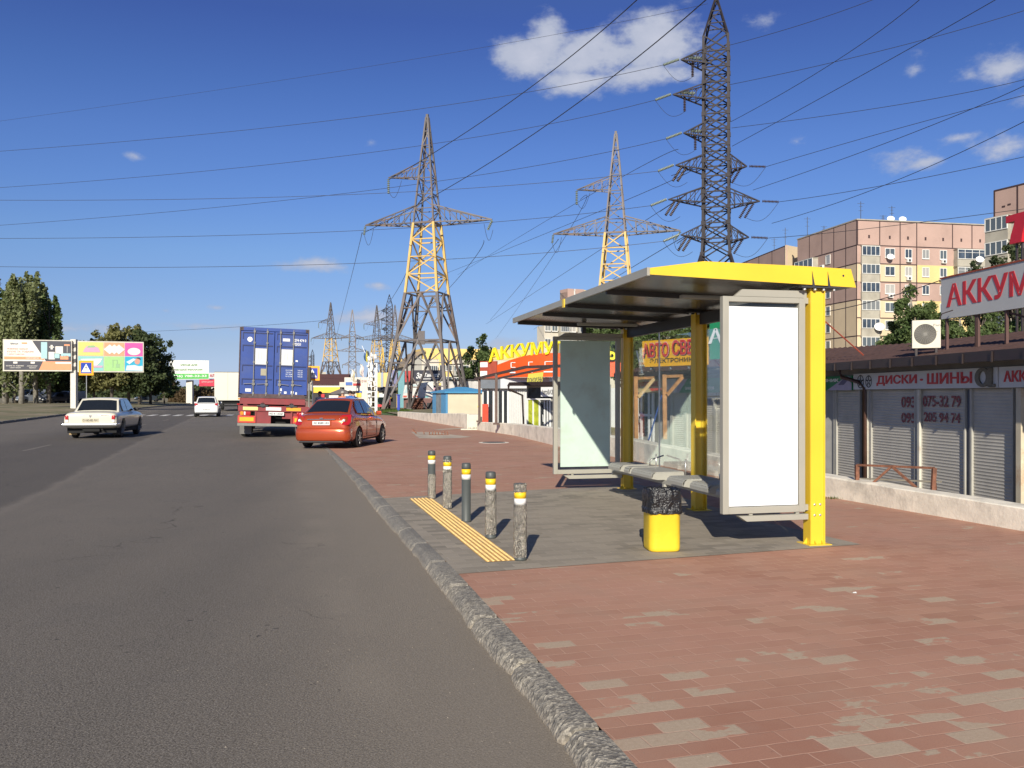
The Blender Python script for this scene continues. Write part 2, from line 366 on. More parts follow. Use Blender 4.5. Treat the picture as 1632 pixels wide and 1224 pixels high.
def brickmat(red):
    def f(t, b, v0):
        v = mapping(t, v0, rot=(0, 0, -ROWA))
        dn = N(t, 'ShaderNodeTexNoise'); dn.inputs['Scale'].default_value = 9; t.links.new(v, dn.inputs[0])
        dv = N(t, 'ShaderNodeVectorMath', operation='MULTIPLY_ADD'); t.links.new(dn.outputs['Color'], dv.inputs[0]); dv.inputs[1].default_value = (.012, .012, 0); t.links.new(v, dv.inputs[2])
        def br(c1, c2, mo, ms=.0045, bias=0.):
            n = N(t, 'ShaderNodeTexBrick'); n.offset = .5; n.inputs['Scale'].default_value = 1; n.inputs['Brick Width'].default_value = .245; n.inputs['Row Height'].default_value = .127
            n.inputs['Mortar Size'].default_value = ms; n.inputs['Mortar Smooth'].default_value = .3; n.inputs['Bias'].default_value = bias
            for i, c in ((1, c1), (2, c2), (3, mo)): n.inputs[i].default_value = (*c, 1)
            t.links.new(dv.outputs[0], n.inputs[0]); return n
        rnd = br((0, 0, 0), (1, 1, 1), (.5, .5, .5), 0)
        if red:
            c = mixrgb(t, rnd.outputs[0], (.345, .158, .104), (.46, .236, .162))
            c = mixrgb(t, rng(t, noi(t, v, .5, 5), .4, .65, 0, .8), c, (.49, .26, .19))
            c = mixrgb(t, rng(t, noi(t, v, 2.2, 6), .5, .75, 0, .5), c, (.33, .19, .15))
        else:
            c = mixrgb(t, rnd.outputs[0], (.185, .163, .130), (.36, .312, .25))
            c = mixrgb(t, rng(t, noi(t, v, .7, 5), .4, .65, 0, .7), c, (.35, .30, .235))
        # worn-through bricks, mostly on the stretch of pavement close to the near corner
        sx = N(t, 'ShaderNodeSeparateXYZ'); t.links.new(v0, sx.inputs[0])
        near = rng(t, sx.outputs[1], 3.0, 6.6, 1, 0, True)
        pat = noi(t, mapping(t, v, sc_=(.8, 1.5, 1)), 1.6, 5, .6)
        wr = math_node(t, 'ADD', math_node(t, 'MULTIPLY', rnd.outputs[0], .55), pat)
        wr = math_node(t, 'ADD', wr, math_node(t, 'MULTIPLY', noi(t, v, 14, 4), .10))
        thr = math_node(t, 'ADD', wr, math_node(t, 'MULTIPLY', near, .20))
        w = rng(t, thr, 1.125, 1.14, 0, 1) if red else rng(t, thr, 1.20, 1.215, 0, .5)
        c = mixrgb(t, math_node(t, 'MULTIPLY', w, .9), c, mixrgb(t, noi(t, v, 45, 4), (.34, .28, .20), (.56, .48, .36)))
        if red:
            # dusty trodden streaks further along
            far = math_node(t, 'MULTIPLY', rng(t, sx.outputs[1], 11, 16, 0, 1, True), rng(t, noi(t, mapping(t, v, sc_=(.35, 2.2, 1)), 1.4, 6, .65), .50, .68, 0, .55))
            c = mixrgb(t, far, c, (.42, .29, .21))
            dk = math_node(t, 'MULTIPLY', rng(t, sx.outputs[1], 20, 24, 0, 1, True), rng(t, noi(t, mapping(t, v, sc_=(.4, 1.6, 1)), .8, 4, .6), .60, .68, 0, .5))
            c = mixrgb(t, dk, c, (.11, .075, .065))
        mo = br((0, 0, 0), (0, 0, 0), (1, 1, 1), .0045)
        mf = math_node(t, 'MULTIPLY', mo.outputs['Fac'], rng(t, noi(t, v, 3, 4), .35, .65, .2, .85))
        c = mixrgb(t, mf, c, (.60, .37, .275) if red else (.47, .41, .33))
        c = mixrgb(t, rng(t, noi(t, v, 150, 2), .3, .8, 0, .35), c, (.16, .08, .06) if red else (.12, .105, .09))
        c = mixrgb(t, rng(t, noi(t, v, 1.1, 7, .65), .35, .7, .08, .38), c, (.46, .30, .20) if red else (.33, .29, .23))
        dkl = mixrgb(t, rng(t, noi(t, v, 7, 8, .7), .66, .74, 0, .5), c, (.07, .045, .04)) 
        t.links.new(dkl, b.inputs['Base Color']); b.inputs['Roughness'].default_value = .85; b.inputs['Specular IOR Level'].default_value = .3
        h = math_node(t, 'SUBTRACT', math_node(t, 'MULTIPLY', noi(t, v, 90, 3), .25), mo.outputs['Fac'])
        h = math_node(t, 'ADD', h, math_node(t, 'MULTIPLY', rnd.outputs[0], .25))
        bumpn(t, b, h, .55, .006)
    return f
M_RED = ground_mat('red_pavers', brickmat(True)); M_GREY = ground_mat('grey_pavers', brickmat(False))
def earth(t, b, v):
    c = mixrgb(t, rng(t, noi(t, v, .12, 6), .42, .58), (.25, .20, .115), (.15, .145, .062))
    c = mixrgb(t, rng(t, noi(t, v, .5, 5), .5, .62, 0, .8), c, (.36, .29, .20))
    c = mixrgb(t, rng(t, noi(t, v, 7, 6), .3, .8, 0, .5), c, (.05, .05, .02))
    t.links.new(c, b.inputs['Base Color']); b.inputs['Roughness'].default_value = .95
M_EARTH = ground_mat('dry_grass_and_earth', earth)
def kerbm(t, b, v):
    vo = N(t, 'ShaderNodeTexVoronoi'); vo.inputs['Scale'].default_value = 55; t.links.new(v, vo.inputs[0]); vo2 = N(t, 'ShaderNodeTexVoronoi'); vo2.inputs['Scale'].default_value = 120; t.links.new(v, vo2.inputs[0])
    sx = N(t, 'ShaderNodeSeparateXYZ'); t.links.new(v, sx.inputs[0]); sy = N(t, 'ShaderNodeSeparateColor'); t.links.new(vo.outputs['Color'], sy.inputs[0])
    c = mixrgb(t, noi(t, v, 3, 6), (.15, .145, .135), (.27, .25, .22)); near = rng(t, sx.outputs[1], 6.8, 8.2, .75, .22)
    peb = mixrgb(t, sy.outputs[0], (.12, .105, .085), (.50, .45, .36)); c = mixrgb(t, near, c, peb)
    c = mixrgb(t, rng(t, vo2.outputs['Distance'], .4, .65, 0, .4), c, (.08, .07, .058)); c = mixrgb(t, rng(t, noi(t, v, 1.4, 5), .5, .7, 0, .5), c, (.12, .115, .11))
    c = mixrgb(t, rng(t, sx.outputs[2], -.085, -.045, .75, 0), c, (.32, .27, .21))
    t.links.new(c, b.inputs['Base Color']); b.inputs['Roughness'].default_value = .9; bumpn(t, b, math_node(t, 'ADD', vo.outputs['Distance'], noi(t, v, 40, 6)), .8, .007)
M_KERB = ground_mat('kerb_concrete', kerbm)
M_CONC = mat('old_concrete', (.80, .735, .615), .9, var=.12, scale=3, bump=.2, bscale=22, stain=.45, stain_col=(.17, .155, .135))
M_WHITEPAINT = mat('road_paint', (.62, .60, .56), .8, var=.18, scale=6, stain=.6, stain_col=(.2, .18, .16))

g = MB(); g.quad((-3000, -60, -.6), (3000, -60, -.6), (3000, 3500, -.6), (-3000, 3500, -.6)); struct(g, 'ground', M_EARTH)
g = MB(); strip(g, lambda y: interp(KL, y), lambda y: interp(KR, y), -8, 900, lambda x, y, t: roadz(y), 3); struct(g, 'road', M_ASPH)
g = MB(); strip(g, lambda y: interp(KR, y) + .13, lambda y: interp(WL, y) + .05, -8, 400, 0.0, 3); struct(g, 'pavement', M_RED)
g = MB(); strip(g, lambda y: interp(KL, y) - (460 if y > 60 else 300), lambda y: interp(KL, y) - .15, -8, 900, lambda x, y, t: .10 + .34 * sm((interp(KL, y) - x) / 9), 60)
struct(g, 'grass_verge', M_EARTH)
g = MB(); strip(g, lambda y: interp(WL, y) + .2, lambda y: interp(WL, y) + 420, -8, 39, -.45, 2)
M_YARD = mat('yard_asphalt', (.17, .155, .135), .9, var=.2, scale=1.5, bump=.3)
struct(g, 'yard', M_YARD)
g = MB(); strip(g, lambda y: interp(WL, y) + .2, lambda y: interp(WL, y) + 420, 39, 700, lambda x, y, t: -.45 + .55 * sm((y - 39) / 3), 2); struct(g, 'back_yard_ground', M_EARTH)
# grey paved stop area (about 4 mm above)
GP = [(7.43, -.33), (8.84, 3.62), (15.6, 2.85), (12.9, -1.70)]
g = MB(); vs = [(GP[0][1], GP[0][0])]
for y in (8.5, 9.6, 10.7, 11.8): vs.append((interp(KR, y) + .13, y))
far_l = (interp(KR, 12.9) + .13, 12.9); near_l = (interp(KR, 7.43) + .13, 7.43)
poly = [near_l, (3.62, 8.90), (3.05, 10.6), (2.2, 14.9), (-.2, 13.75), far_l] + [(interp(KR, y) + .13, y) for y in (11.8, 10.7, 9.6, 8.5)]
g.add([(x, y, .004) for x, y in poly], [tuple(range(len(poly)))]); struct(g, 'grey_paved_area', M_GREY)
# kerb along the right edge of the road: separate worn stones
g = MB(); y = -3.0; rnd = random.Random(3)
while y < 25.2:
    L = 1.0; n = 34 if y < 14 else 6; prof = []
    drop = .04 * rnd.random()
    for i in range(n + 1):
        yy = y + .012 + (L - .03) * i / n; xk = interp(KR, yy); zr = roadz(yy); e = .012 if i in (0, n) else 0
        j = lambda a: (rnd.random() - .5) * a * .6; wv = .028 * noise.noise((yy*.9, 1.7, 0)) + .02 * noise.noise((yy*4, 5.7, 0))
        prof.append([(xk - .055 + wv, yy, zr - .1), (xk - .055 + wv + e + j(.012), yy, zr + .01), (xk - .03 + wv + e + j(.02), yy, -.030 - e + j(.012)), (xk + .005 + wv*.8 + j(.02), yy, .004 - drop * .3 - e + j(.012)),
                     (xk + .07 + j(.012), yy, .007 - e + j(.007)), (xk + .128, yy, .006 - e + j(.004)), (xk + .135, yy, -.1)])
    k = len(prof[0]); vs = [v for p in prof for v in p]; fs = [(a*k+b, a*k+b+1, (a+1)*k+b+1, (a+1)*k+b) for a in range(n) for b in range(k-1)]
    fs += [tuple(range(k))[::-1], tuple(n*k+q for q in range(k))]
    g.add(vs, fs); y += L
struct(g, 'kerb', M_KERB, smooth=False)
g = MB(); y = 25.2
while y < 160: 
    a, b_ = (interp(KR, y), y), (interp(KR, y+2.9), y+2.9); g.add([(a[0]-.03, a[1], -.1), (a[0]+.13, a[1], -.1), (b_[0]+.13, b_[1], -.1), (b_[0]-.03, b_[1], -.1), (a[0]-.03, a[1], .02), (a[0]+.13, a[1], .02), (b_[0]+.13, b_[1], .02), (b_[0]-.03, b_[1], .02)], [(3, 2, 1, 0), (4, 5, 6, 7), (0, 1, 5, 4), (1, 2, 6, 5), (2, 3, 7, 6), (3, 0, 4, 7)]); y += 3
struct(g, 'far_kerb', M_KERB)
g = MB(); y = 20
while y < 300:
    a, b_ = (interp(KL, y), y), (interp(KL, y+2.9), y+2.9); g.add([(a[0]-.16, a[1], -.1), (a[0]+.02, a[1], -.1), (b_[0]+.02, b_[1], -.1), (b_[0]-.16, b_[1], -.1), (a[0]-.16, a[1], .13), (a[0], a[1], .13), (b_[0], b_[1], .13), (b_[0]-.16, b_[1], .13)], [(3, 2, 1, 0), (4, 5, 6, 7), (0, 1, 5, 4), (1, 2, 6, 5), (2, 3, 7, 6), (3, 0, 4, 7)]); y += 3
struct(g, 'verge_kerb', M_KERB)
# markings: zebra crossing and short dashes
g = MB(); u = Vector((-.27, 1, 0)).normalized()
for i in range(-1, 17):
    x0 = -33.6 + i * 1.0; 
    if x0 > interp(KR, 66) - .6: break
    if x0 < interp(KL, 66) + .3: continue
    a = Vector((x0, 64.5, roadz(65) + .006)); g.quad(a, a + Vector((.5, 0, 0)), a + Vector((.5, 0, 0)) + u * 4.2, a + u * 4.2)
struct(g, 'road_markings', M_WHITEPAINT)
g = MB()
for y0 in (24, 33.5, 43, 52.5, 74, 84, 94, 104):
    a = Vector((-12.6 - .27 * (y0 - 20), y0, 0)); b_ = a + u * 3.0; a.z = roadz(a.y) + .005; b_.z = roadz(b_.y) + .005; w = Vector((.05, 0, 0)); g.quad(a - w, a + w, b_ + w, b_ - w)
struct(g, 'lane_marking', mat('faded_paint', (.22, .19, .16), .85, var=.2, scale=8, stain=.7, stain_col=(.13, .11, .09)))
# tactile strip with real studs
M_TACT = mat('tactile_yellow', (.78, .52, .20), .75, var=.18, scale=12, stain=.5, stain_col=(.50, .38, .22)); M_TACB = mat('tactile_base', (.56, .34, .11), .8, var=.2, scale=10, stain=.6, stain_col=(.34, .25, .15))
g = MB(); a = Vector((-.238, 7.94, .008)); b_ = Vector((.045, 8.02, .008)); c_ = Vector((-1.22, 12.93, .008)); d_ = Vector((-1.53, 12.78, .008))
g.quad(a, b_, c_, d_, mi=1)
f = bil(a, b_, c_, d_)
for i in range(6):
    for j in range(100):
        p = f((i + .5) / 6, (j + .5) / 100); r = .0145
        vs = [p + Vector((math.cos(q) * r, math.sin(q) * r, 0)) for q in [k * math.pi / 3 for k in range(6)]] + [p + Vector((math.cos(q) * r * .6, math.sin(q) * r * .6, .009)) for q in [k * math.pi / 3 for k in range(6)]]
        g.add(vs, [(6, 7, 8, 9, 10, 11)] + [(k, (k+1) % 6, 6+(k+1) % 6, 6+k) for k in range(6)])
struct(g, 'tactile_paving', [M_TACT, M_TACB])
# concrete patch with rusty stubs, manhole
g = MB(); g.add([Vector((P(x, y, 1).x, 0, 0)) for x, y in ()] or [], [])
def G(x, y): D = F * CH / (y - HY); return (D * (x - HX) / F, D)
poly = [G(655, 688.5), (G(668, 698.5)), G(700, 699), G(735, 698), G(752, 696.2), G(722, 693), G(700, 689.5), G(680, 689)]
g.add([(x, y, .0045) for x, y in poly], [tuple(range(len(poly)))]); poly = [G(690, 684.4), G(700, 685.5), G(736, 683.5), G(746, 682.6), G(732, 682.2)]
g.add([(x, y, .0045) for x, y in poly], [tuple(range(len(poly)))])
struct(g, 'concrete_patch', mat('dusty_concrete', (.44, .37, .29), .9, var=.2, scale=1.5, stain=.6, stain_col=(.27, .17, .13)))
M_RUST = mat('rusty_steel', (.20, .085, .05), .85, var=.35, scale=14, bump=.4, bscale=80)
rk = thing('anchor_bolts', 'rusty bolt stubs sticking out of the concrete patch on the pavement', 'bolts', (*G(690, 692), 0))
g = MB()
for px in (676, 684, 689, 694, 699, 704, 709, 713):
    x, y = G(px, 692.5); h = .10 + .05 * rnd.random(); x -= rk.location.x; y -= rk.location.y
    g.bar((x, y, -.01), (x + (rnd.random() - .5) * .05, y, h), .035)
x, y = G(664, 691); x -= rk.location.x; y -= rk.location.y; g.bar((x, y, 0), (x - .16, y, .18), .05)
x0, y0 = G(684, 693.6); x1, y1 = G(716, 693.2); g.bar((x0 - rk.location.x, y0 - rk.location.y, .012), (x1 - rk.location.x, y1 - rk.location.y, .012), .05, .03)
g.build('steel_stub', M_RUST, rk)
x, y = G(787, 705.5); mh = thing('manhole_cover', 'round dark iron manhole cover set in the red pavement', 'manhole cover', (x, y, .002))
g = MB(); g.lathe([(.02, .018), (.34, .018), (.37, .012), (.38, 0)], n=28); g.build('cover', mat('cast_iron', (.10, .095, .09), .7, .3, bump=.5, bscale=30), mh, smooth=False)
g = MB(); g.lathe([(.385, 0), (.385, .008), (.48, .006), (.5, 0)], n=28); g.build('frame', M_CONC, mh)

# ================================================================ retaining walls
def lowwall(pts, tops, th, name, label, seed=0, caps=True, m=M_CONC):
    """pts: (x,y) along the face; tops: z; thickness to the right"""
    rr = random.Random(seed); L = thing(name, label, 'wall', (pts[0][0], pts[0][1], 0)); L['kind'] = 'structure'; g = MB()
    P2 = []
    for i in range(len(pts)-1):
        a = Vector(pts[i]); b = Vector(pts[i+1]); n = max(1, int((b-a).length / .5))
        for k in range(n): P2.append((*(a + (b-a) * k/n), tops[i] + (tops[i+1]-tops[i]) * k/n))
    P2.append((*pts[-1], tops[-1])); vs = []; fs = []
    for i, (x, y, z) in enumerate(P2):
        j = rr.uniform(-.012, .012); w = Vector((th, 0, 0)); o = L.location
        vs += [Vector((x, y, -.5)) - o, Vector((x + j, y, z - .02)) - o, Vector((x + .02 + j, y, z + j)) - o, Vector((x + th, y, z + j * .5)) - o, Vector((x + th, y, -.5)) - o]
    for i in range(len(P2)-1):
        for k in range(4): fs.append((i*5+k, i*5+k+1, (i+1)*5+k+1, (i+1)*5+k))
    fs += [(0, 1, 2, 3, 4), tuple((len(P2)-1)*5 + q for q in (4, 3, 2, 1, 0))]
    g.add(vs, fs); g.build('wall_face', m, L); return L
w1 = lowwall([(interp(WL, y), y) for y in (-6, 0, 5, 9.76, 13.2, 18, 21.4, 25.8, 33, 38.4)], [.30, .28, .27, .27, .31, .42, .5, .55, .45, .36], .30, 'low_wall', 'long low whitewashed concrete wall running in front of the shuttered shops', 1)
w2 = lowwall([(interp(WL, y), y) for y in (40.2, 42, 50, 63)], [.66, .66, .5, .35], .3, 'low_wall', 'pale low concrete wall in front of the blue roofed shed and pylon foot', 2)
w3 = thing('wall_pier', 'bright stepped concrete block between the two low walls', 'wall', (-1.95, 38.9, 0)); w3['kind'] = 'structure'
g = MB(); g.bx(-.05, .42, 0, 1.1, -.1, .68); g.bx(-.35, .6, -.5, 0, -.1, .05); g.build('pier_block', mat('pale_plaster', (.62, .58, .48), .85, var=.06), w3, bevel=.02)
for yy, px in ((33.2, 0), (24.7, 0), (18.5, 0), (11.35, 0), (9.9, 0)): pass
# ================================================================ bus shelter
SB = Vector((3.15, 8.94, 0)); SR = math.atan2(.2297, .9733)
M_YEL = mat('yellow_paint', (.78, .53, .034), .42, var=.06, scale=1.3, spec=.5, coat=.1, stain=.10, stain_col=(.45, .30, .03))
M_GRY = mat('grey_powder_coat', (.35, .335, .28), .45, var=.05, scale=3)
M_ROOFU = mat('roof_sheet_dark', (.17, .165, .155), .24, .6, var=.12, scale=1.5)
M_DARK = mat('dark_steel', (.055, .055, .058), .5, .2, var=.1)
M_BOLT = mat('zinc', (.62, .61, .58), .35, .8, var=.1, scale=30)
M_GLASS = glass_mat('clear_glass'); M_BSEAT = mat('seat_grey', (.37, .36, .31), .5, var=.06)
sh = thing('bus_shelter', 'yellow and grey bus stop shelter with a blank white poster panel', 'bus shelter', SB, SR)
for i, t in enumerate((0, 2.72, 5.42)):
    g = MB(); H = 2.655
    g.bx(-.085, -.073, t-.07, t+.07, .012, H); g.bx(.073, .085, t-.07, t+.07, .012, H); g.bx(-.073, .073, t-.045 if i == 0 else t-.012, t+.012 if i == 0 else t+.012, .012, H)
    if i == 0: g.bx(-.073, .073, t-.060, t-.0455, .012, H-.02)
    po = g.build('post', M_YEL, sh, bevel=.003)
    g = MB(); g.bx(-.13, .13, t-.12, t+.12, 0, .012)
    for s in (-1, 1): g.prism([(s*.085, t, .012), (s*.128, t, .012), (s*.085, t, .07)], (0, .008, 0)); g.prism([(s*.04, t-.07, .012), (s*.04, t-.115, .012), (s*.04, t-.07, .05)], (.008, 0, 0))
    g.build('base_plate', M_YEL, po)
    g = MB()
    if i == 0:
        for zz in (.31, .42):
            for s in (-.035, .03): g.lathe([(.013, 0), (.013, -.006), (.006, -.009)], (s, t-.0605, zz), 8, axis='y')
    for s in (-.17, -.05, .05, .17):
        g.lathe([(.004, -.022), (.017, -.018), (.018, 0)], (s, t-.09, H-.005), 8)
    g.build('bolt', M_BOLT, po)
    g = MB(); g.bx(-.22, .22, t-.12, t+.12, H, H+.014)
    for s in (-.09, .09): g.prism([(s, t-.055, H+.014), (s, t-.105, H+.014), (s, t-.055, H+.17)] if i else [(s, t-.112, H+.014), (s+.03, t-.112, H+.014), (s-.004, t-.112, H+.17)], (.006, 0, 0) if i else (0, .005, 0))
    g.build('head_plate', M_DARK, po)
# roof: ribs with the folded profile of the photograph's fascia
def roofprof(zoff=0): return [(-1.87, 2.735), (-1.87, 2.80), (-1.30, 2.885), (-.2, 2.875), (.36, 2.862), (.42, 2.672)]
pr = roofprof()
g = MB(); g.prism([(s, -.106, z) for s, z in pr], (0, .012, 0)); g.lathe([(.012, 0), (.012, -.002)], (.27, -.106, 2.79), 10, mi=1, axis='y')
g.build('roof_fascia', [M_YEL, M_DARK], sh)
def zu(s): return 2.735 + (2.672 - 2.735) * (s + 1.87) / 2.29
g = MB()
g.prism([(-1.865, -.094, zu(-1.865)+.006), (-1.865, -.094, 2.795), (-1.30, -.094, 2.88), (-.2, -.094, 2.87), (.36, -.094, 2.857), (.415, -.094, zu(.415)+.006)], (0, 5.70, 0))
rf = g.build('roof_panel', M_ROOFU, sh)
g = MB(); g.bx(-1.90, -1.871, -.10, 5.62, 2.725, 2.805); g.build('eave_trim', M_GRY, rf)
for t in (1.2, 2.72, 3.9, 5.40):
    wd = .04 if t in (2.72, 5.40) else .022; g = MB(); g.prism([(-1.86, t-wd, zu(-1.86)-.045), (.3, t-wd, zu(.3)-.045), (.3, t-wd, zu(.3)+.004), (-1.86, t-wd, zu(-1.86)+.004)], (0, wd*2, 0))
    if t == 2.72: g.bx(-1.915, -1.901, t-.04, t+.04, 2.69, 2.80, mi=1)
    g.build('rafter', [M_DARK, M_YEL], rf)  # ribs at the posts are yellow; dark colour stands for shade under the roof
g = MB(); g.bx(-1.2, -.25, .62, .70, 2.60, 2.64); g.bx(-1.2, -.25, 4.3, 4.38, 2.60, 2.64)
g.build('lamp_tray', M_GRY, rf, bevel=.008)
g = MB(); g.bx(-.03, .045, .08, 2.64, 2.50, 2.65); g.bx(-.03, .045, 2.80, 5.34, 2.50, 2.65); g.build('back_beam', M_DARK, sh)
# back glazing between posts
for a, b_ in ((.08, 1.36), (1.39, 2.64), (2.80, 4.06), (4.09, 5.34)):
    g = MB(); g.bx(-.004, .004, a, b_, .30, 2.42); g.build('glass_pane', M_GLASS, sh)
g = MB()
for a in (1.375, 4.075): g.bx(-.008, .008, a-.008, a+.008, .28, 2.5)
g.build('glazing_bar', M_BOLT, sh)
# end panels
M_POST = mat('white_poster', (.93, .93, .93), .8, var=.005, spec=.2)
_t = M_POST.node_tree; _tr = N(_t, 'ShaderNodeBsdfTransparent'); _ms = N(_t, 'ShaderNodeMixShader'); _ms.inputs[0].default_value = .13
_t.links.new(_t.nodes['Principled BSDF'].outputs[0], _ms.inputs[1]); _t.links.new(_tr.outputs[0], _ms.inputs[2]); _t.links.new(_ms.outputs[0], _t.nodes['Material Output'].inputs[0])
M_PALE = mat('pale_board', (.50, .63, .54), .5, var=.05, scale=3, stain=.5, stain_col=(.40, .43, .33))
def endpanel(t, s0, s1, z0, z1, board, bm_, name, label, front_light=None):
    fw = .068; d = .035
    g = MB(); g.bx(s0, s0+fw, t-d, t+d, z0, z1); g.bx(s1-fw, s1, t-d, t+d, z0, z1); g.bx(s0+fw, s1-fw, t-d, t+d, z1-fw*.8, z1); g.bx(s0+fw, s1-fw, t-d, t+d, z0, z0+fw)
    fr = g.build('panel_frame', M_GRY, sh, bevel=.004); fr['label'] = label
    g = MB(); g.prism([(s0+.13, t-.03, z1+.002), (s1+.02, t-.03, z1+.002), (s1+.02, t-.03, z1+.075), (s0+.22, t-.03, z1+.075)] if t < 1 else [(s0+.10, t-.03, z1+.002), (s1+.02, t-.03, z1+.002), (s1+.02, t-.03, z1+.06), (s0+.2, t-.03, z1+.06)], (0, .05, 0))
    g.prism([(s0+.26, t-.045, z0-.08), (s1+.03, t-.045, z0-.08), (s1+.03, t-.045, z0-.022), (s0+.17, t-.045, z0-.022)], (0, .09, 0))
    g.bx(s0+.3, s0+.34, t-.02, t+.02, z0-.022, z0-.001); g.bx(s1-.1, s1-.06, t-.02, t+.02, z0-.022, z0-.001)
    g.build('support_rail', M_GRY, fr, bevel=.003)
    g = MB(); g.bx(s0+fw, s1-fw, t+.012, t+.018, z0+fw, z1-fw*.8); g.build('glass_pane', M_GLASS, fr)
    g = MB(); g.bx(*board[:2], t-.012, t+.004, *board[2:]); g.build(name, bm_, fr)
endpanel(-.0, -1.055, -.125, .345, 2.555, (-.98, -.20, .42, 2.455), M_POST, 'poster_board', 'near end panel holding a blank white poster')
endpanel(5.42, -1.27, -.13, .27, 2.505, (-1.15, -.30, .385, 2.44), M_PALE, 'poster_board', 'far end panel with a pale green sheet behind its glass')
g = MB(); g.bx(-.78, -.72, 5.39, 5.45, 2.565, 2.70); g.build('hanger', M_DARK, sh)
g = MB()
for zz in (.36, 2.50):
    for t in (0, 5.42): g.bx(-.14, -.088, t-.03, t+.03, zz, zz+.06)
g.build('bracket', M_GRY, sh)
# bench: carrier rail, perforated folded seats, armrests
g = MB(); g.bx(-.50, -.44, .35, 4.75, .36, .42); g.bx(-.38, -.33, .35, 4.75, .36, .42)
for t in (0.35, 2.72, 4.70): g.bx(-.52, -.087, t-.03, t+.03, .31, .36)
bn = g.build('bench_rail', M_BSEAT, sh, bevel=.004)
M_PERF = bpy.data.materials.new('perforated_seat'); M_PERF.use_nodes = True
t_ = M_PERF.node_tree; b_ = t_.nodes['Principled BSDF']; tc = N(t_, 'ShaderNodeTexCoord'); vo = N(t_, 'ShaderNodeTexVoronoi'); vo.inputs['Scale'].default_value = 34; vo.inputs['Randomness'].default_value = .15
t_.links.new(tc.outputs['Object'], vo.inputs[0]); hf = rng(t_, vo.outputs['Distance'], .26, .34)
t_.links.new(mixrgb(t_, hf, (.03, .03, .03), (.36, .355, .315)), b_.inputs['Base Color']); b_.inputs['Roughness'].default_value = .5; bumpn(t_, b_, hf, .6, .004)
def seat(tc_, w=.50, z=.52, d0=-.68, d1=-.22):
    """folded sheet: top with rounded bends down at the street edge and at both ends"""
    g = MB(); prof = [(d1, z-.01), (d1+.0, z), (d0+.06, z), (d0+.03, z-.006), (d0+.008, z-.025), (d0, z-.05), (d0, z-.085)]
    a, b = tc_-w/2, tc_+w/2
    for k in range(len(prof)-1):
        (x0, z0), (x1, z1) = prof[k], prof[k+1]; g.quad((x0, a+.02, z0), (x1, a+.02, z1), (x1, b-.02, z1), (x0, b-.02, z0), mi=1 if k in (1, 2, 3) else 0)
    for q, s in ((a, 1), (b, -1)):
        g.add([(d1, q+.02*s, z), (d0+.06, q+.02*s, z), (d0+.02, q+.02*s, z-.03), (d0+.0, q+.02*s, z-.085), (d1, q, z-.012), (d0+.06, q, z-.012), (d0+.02, q, z-.035), (d0+.0, q, z-.085), (d1, q, z-.10), (d0+.08, q, z-.10), (d0+.03, q, z-.09)], [(0, 1, 5, 4), (1, 2, 6, 5), (2, 3, 7, 6), (4, 5, 6, 7, 10, 9, 8)])
    o = g.build('seat', [M_BSEAT, M_PERF], bn, smooth=False); q = o.modifiers.new('t', 'SOLIDIFY'); q.thickness = .004; return o
for tc_ in (.62, 1.30, 1.98, 3.10, 3.02-.0, 4.18):
    if abs(tc_-3.02) < .01: continue
    seat(tc_, .78 if tc_ == 3.10 else .52)
seat(3.66, .22)
for t, dx in ((.95, -.25), (1.64, -.2), (2.62, 0.0), (3.62, -.0), (3.86, -.22)):
    g = MB(); g.tube([(-.24, t, .50), (-.24, t, .58), (-.24+.02, t, .60), (-.24+abs(dx)*.9+.02, t-.0, .66)] if dx else [(-.24, t, .46), (-.24, t, .70)], .011, 8); g.build('arm_rod', M_BOLT, bn, smooth=True)

# ================================================================ litter bin
bt = thing('litter_bin', 'squat yellow litter bin with black bag standing before the shelter', 'litter bin', (1.50, 8.60, .006), R(6))
def rsq(h, r, n=6):
    out = []
    for cx, cy, a0 in ((h-r, h-r, 0), (-h+r, h-r, 90), (-h+r, -h+r, 180), (h-r, -h+r, 270)):
        for k in range(n+1): q = R(a0 + 90*k/n); out.append((cx + r*math.cos(q), cy + r*math.sin(q)))
    return out
def ringloft(mb, rings, mi=0, cap0=True, cap1=True):
    n = len(rings[0]); vs = [v for r_ in rings for v in r_]; fs = []
    for i in range(len(rings)-1):
        for j in range(n): fs.append((i*n+j, i*n+(j+1) % n, (i+1)*n+(j+1) % n, (i+1)*n+j))
    if cap0: fs.append(tuple(range(n))[::-1])
    if cap1: fs.append(tuple((len(rings)-1)*n+j for j in range(n)))
    mb.add(vs, fs, mi)
g = MB(); base = rsq(.16, .075)
ringloft(g, [[(x*s, y*s, z) for x, y in base] for s, z in ((.93, 0), (.98, .012), (1, .04), (1.0, .395), (1.02, .40), (1.02, .41))])
g.build('bin_body', mat('bin_yellow', (.83, .58, .03), .5, var=.06, scale=5, bump=.15, bscale=20), bt, smooth=True)
g = MB(); n = 96; rings = []
for zi in range(19):
    z = .375 + .235 * zi / 18; ring = []
    for k in range(n):
        q = 2*math.pi*k/n; cx, cy = math.cos(q), math.sin(q); m_ = max(abs(cx), abs(cy)); rr = .158 * min(1/m_, 1.0/ (abs(cx)**6+abs(cy)**6)**(1/6.)) 
        fold = .010*noise.noise((cx*4, cy*4, z*8)) + .008*noise.noise((cx*9, cy*9, z*16+3)) + .004*noise.noise((cx*30, cy*30, z*25))
        top = .02 if z > .58 else 0; rr = rr*.97 + .016 + fold + (.010 if z < .42 else 0) - top * .3
        ring.append((cx*rr, cy*rr, z + .012*noise.noise((cx*4, cy*4, 9)) + (.012*noise.noise((cx*13, cy*13, 2)) if zi > 14 else 0)))
    rings.append(ring)
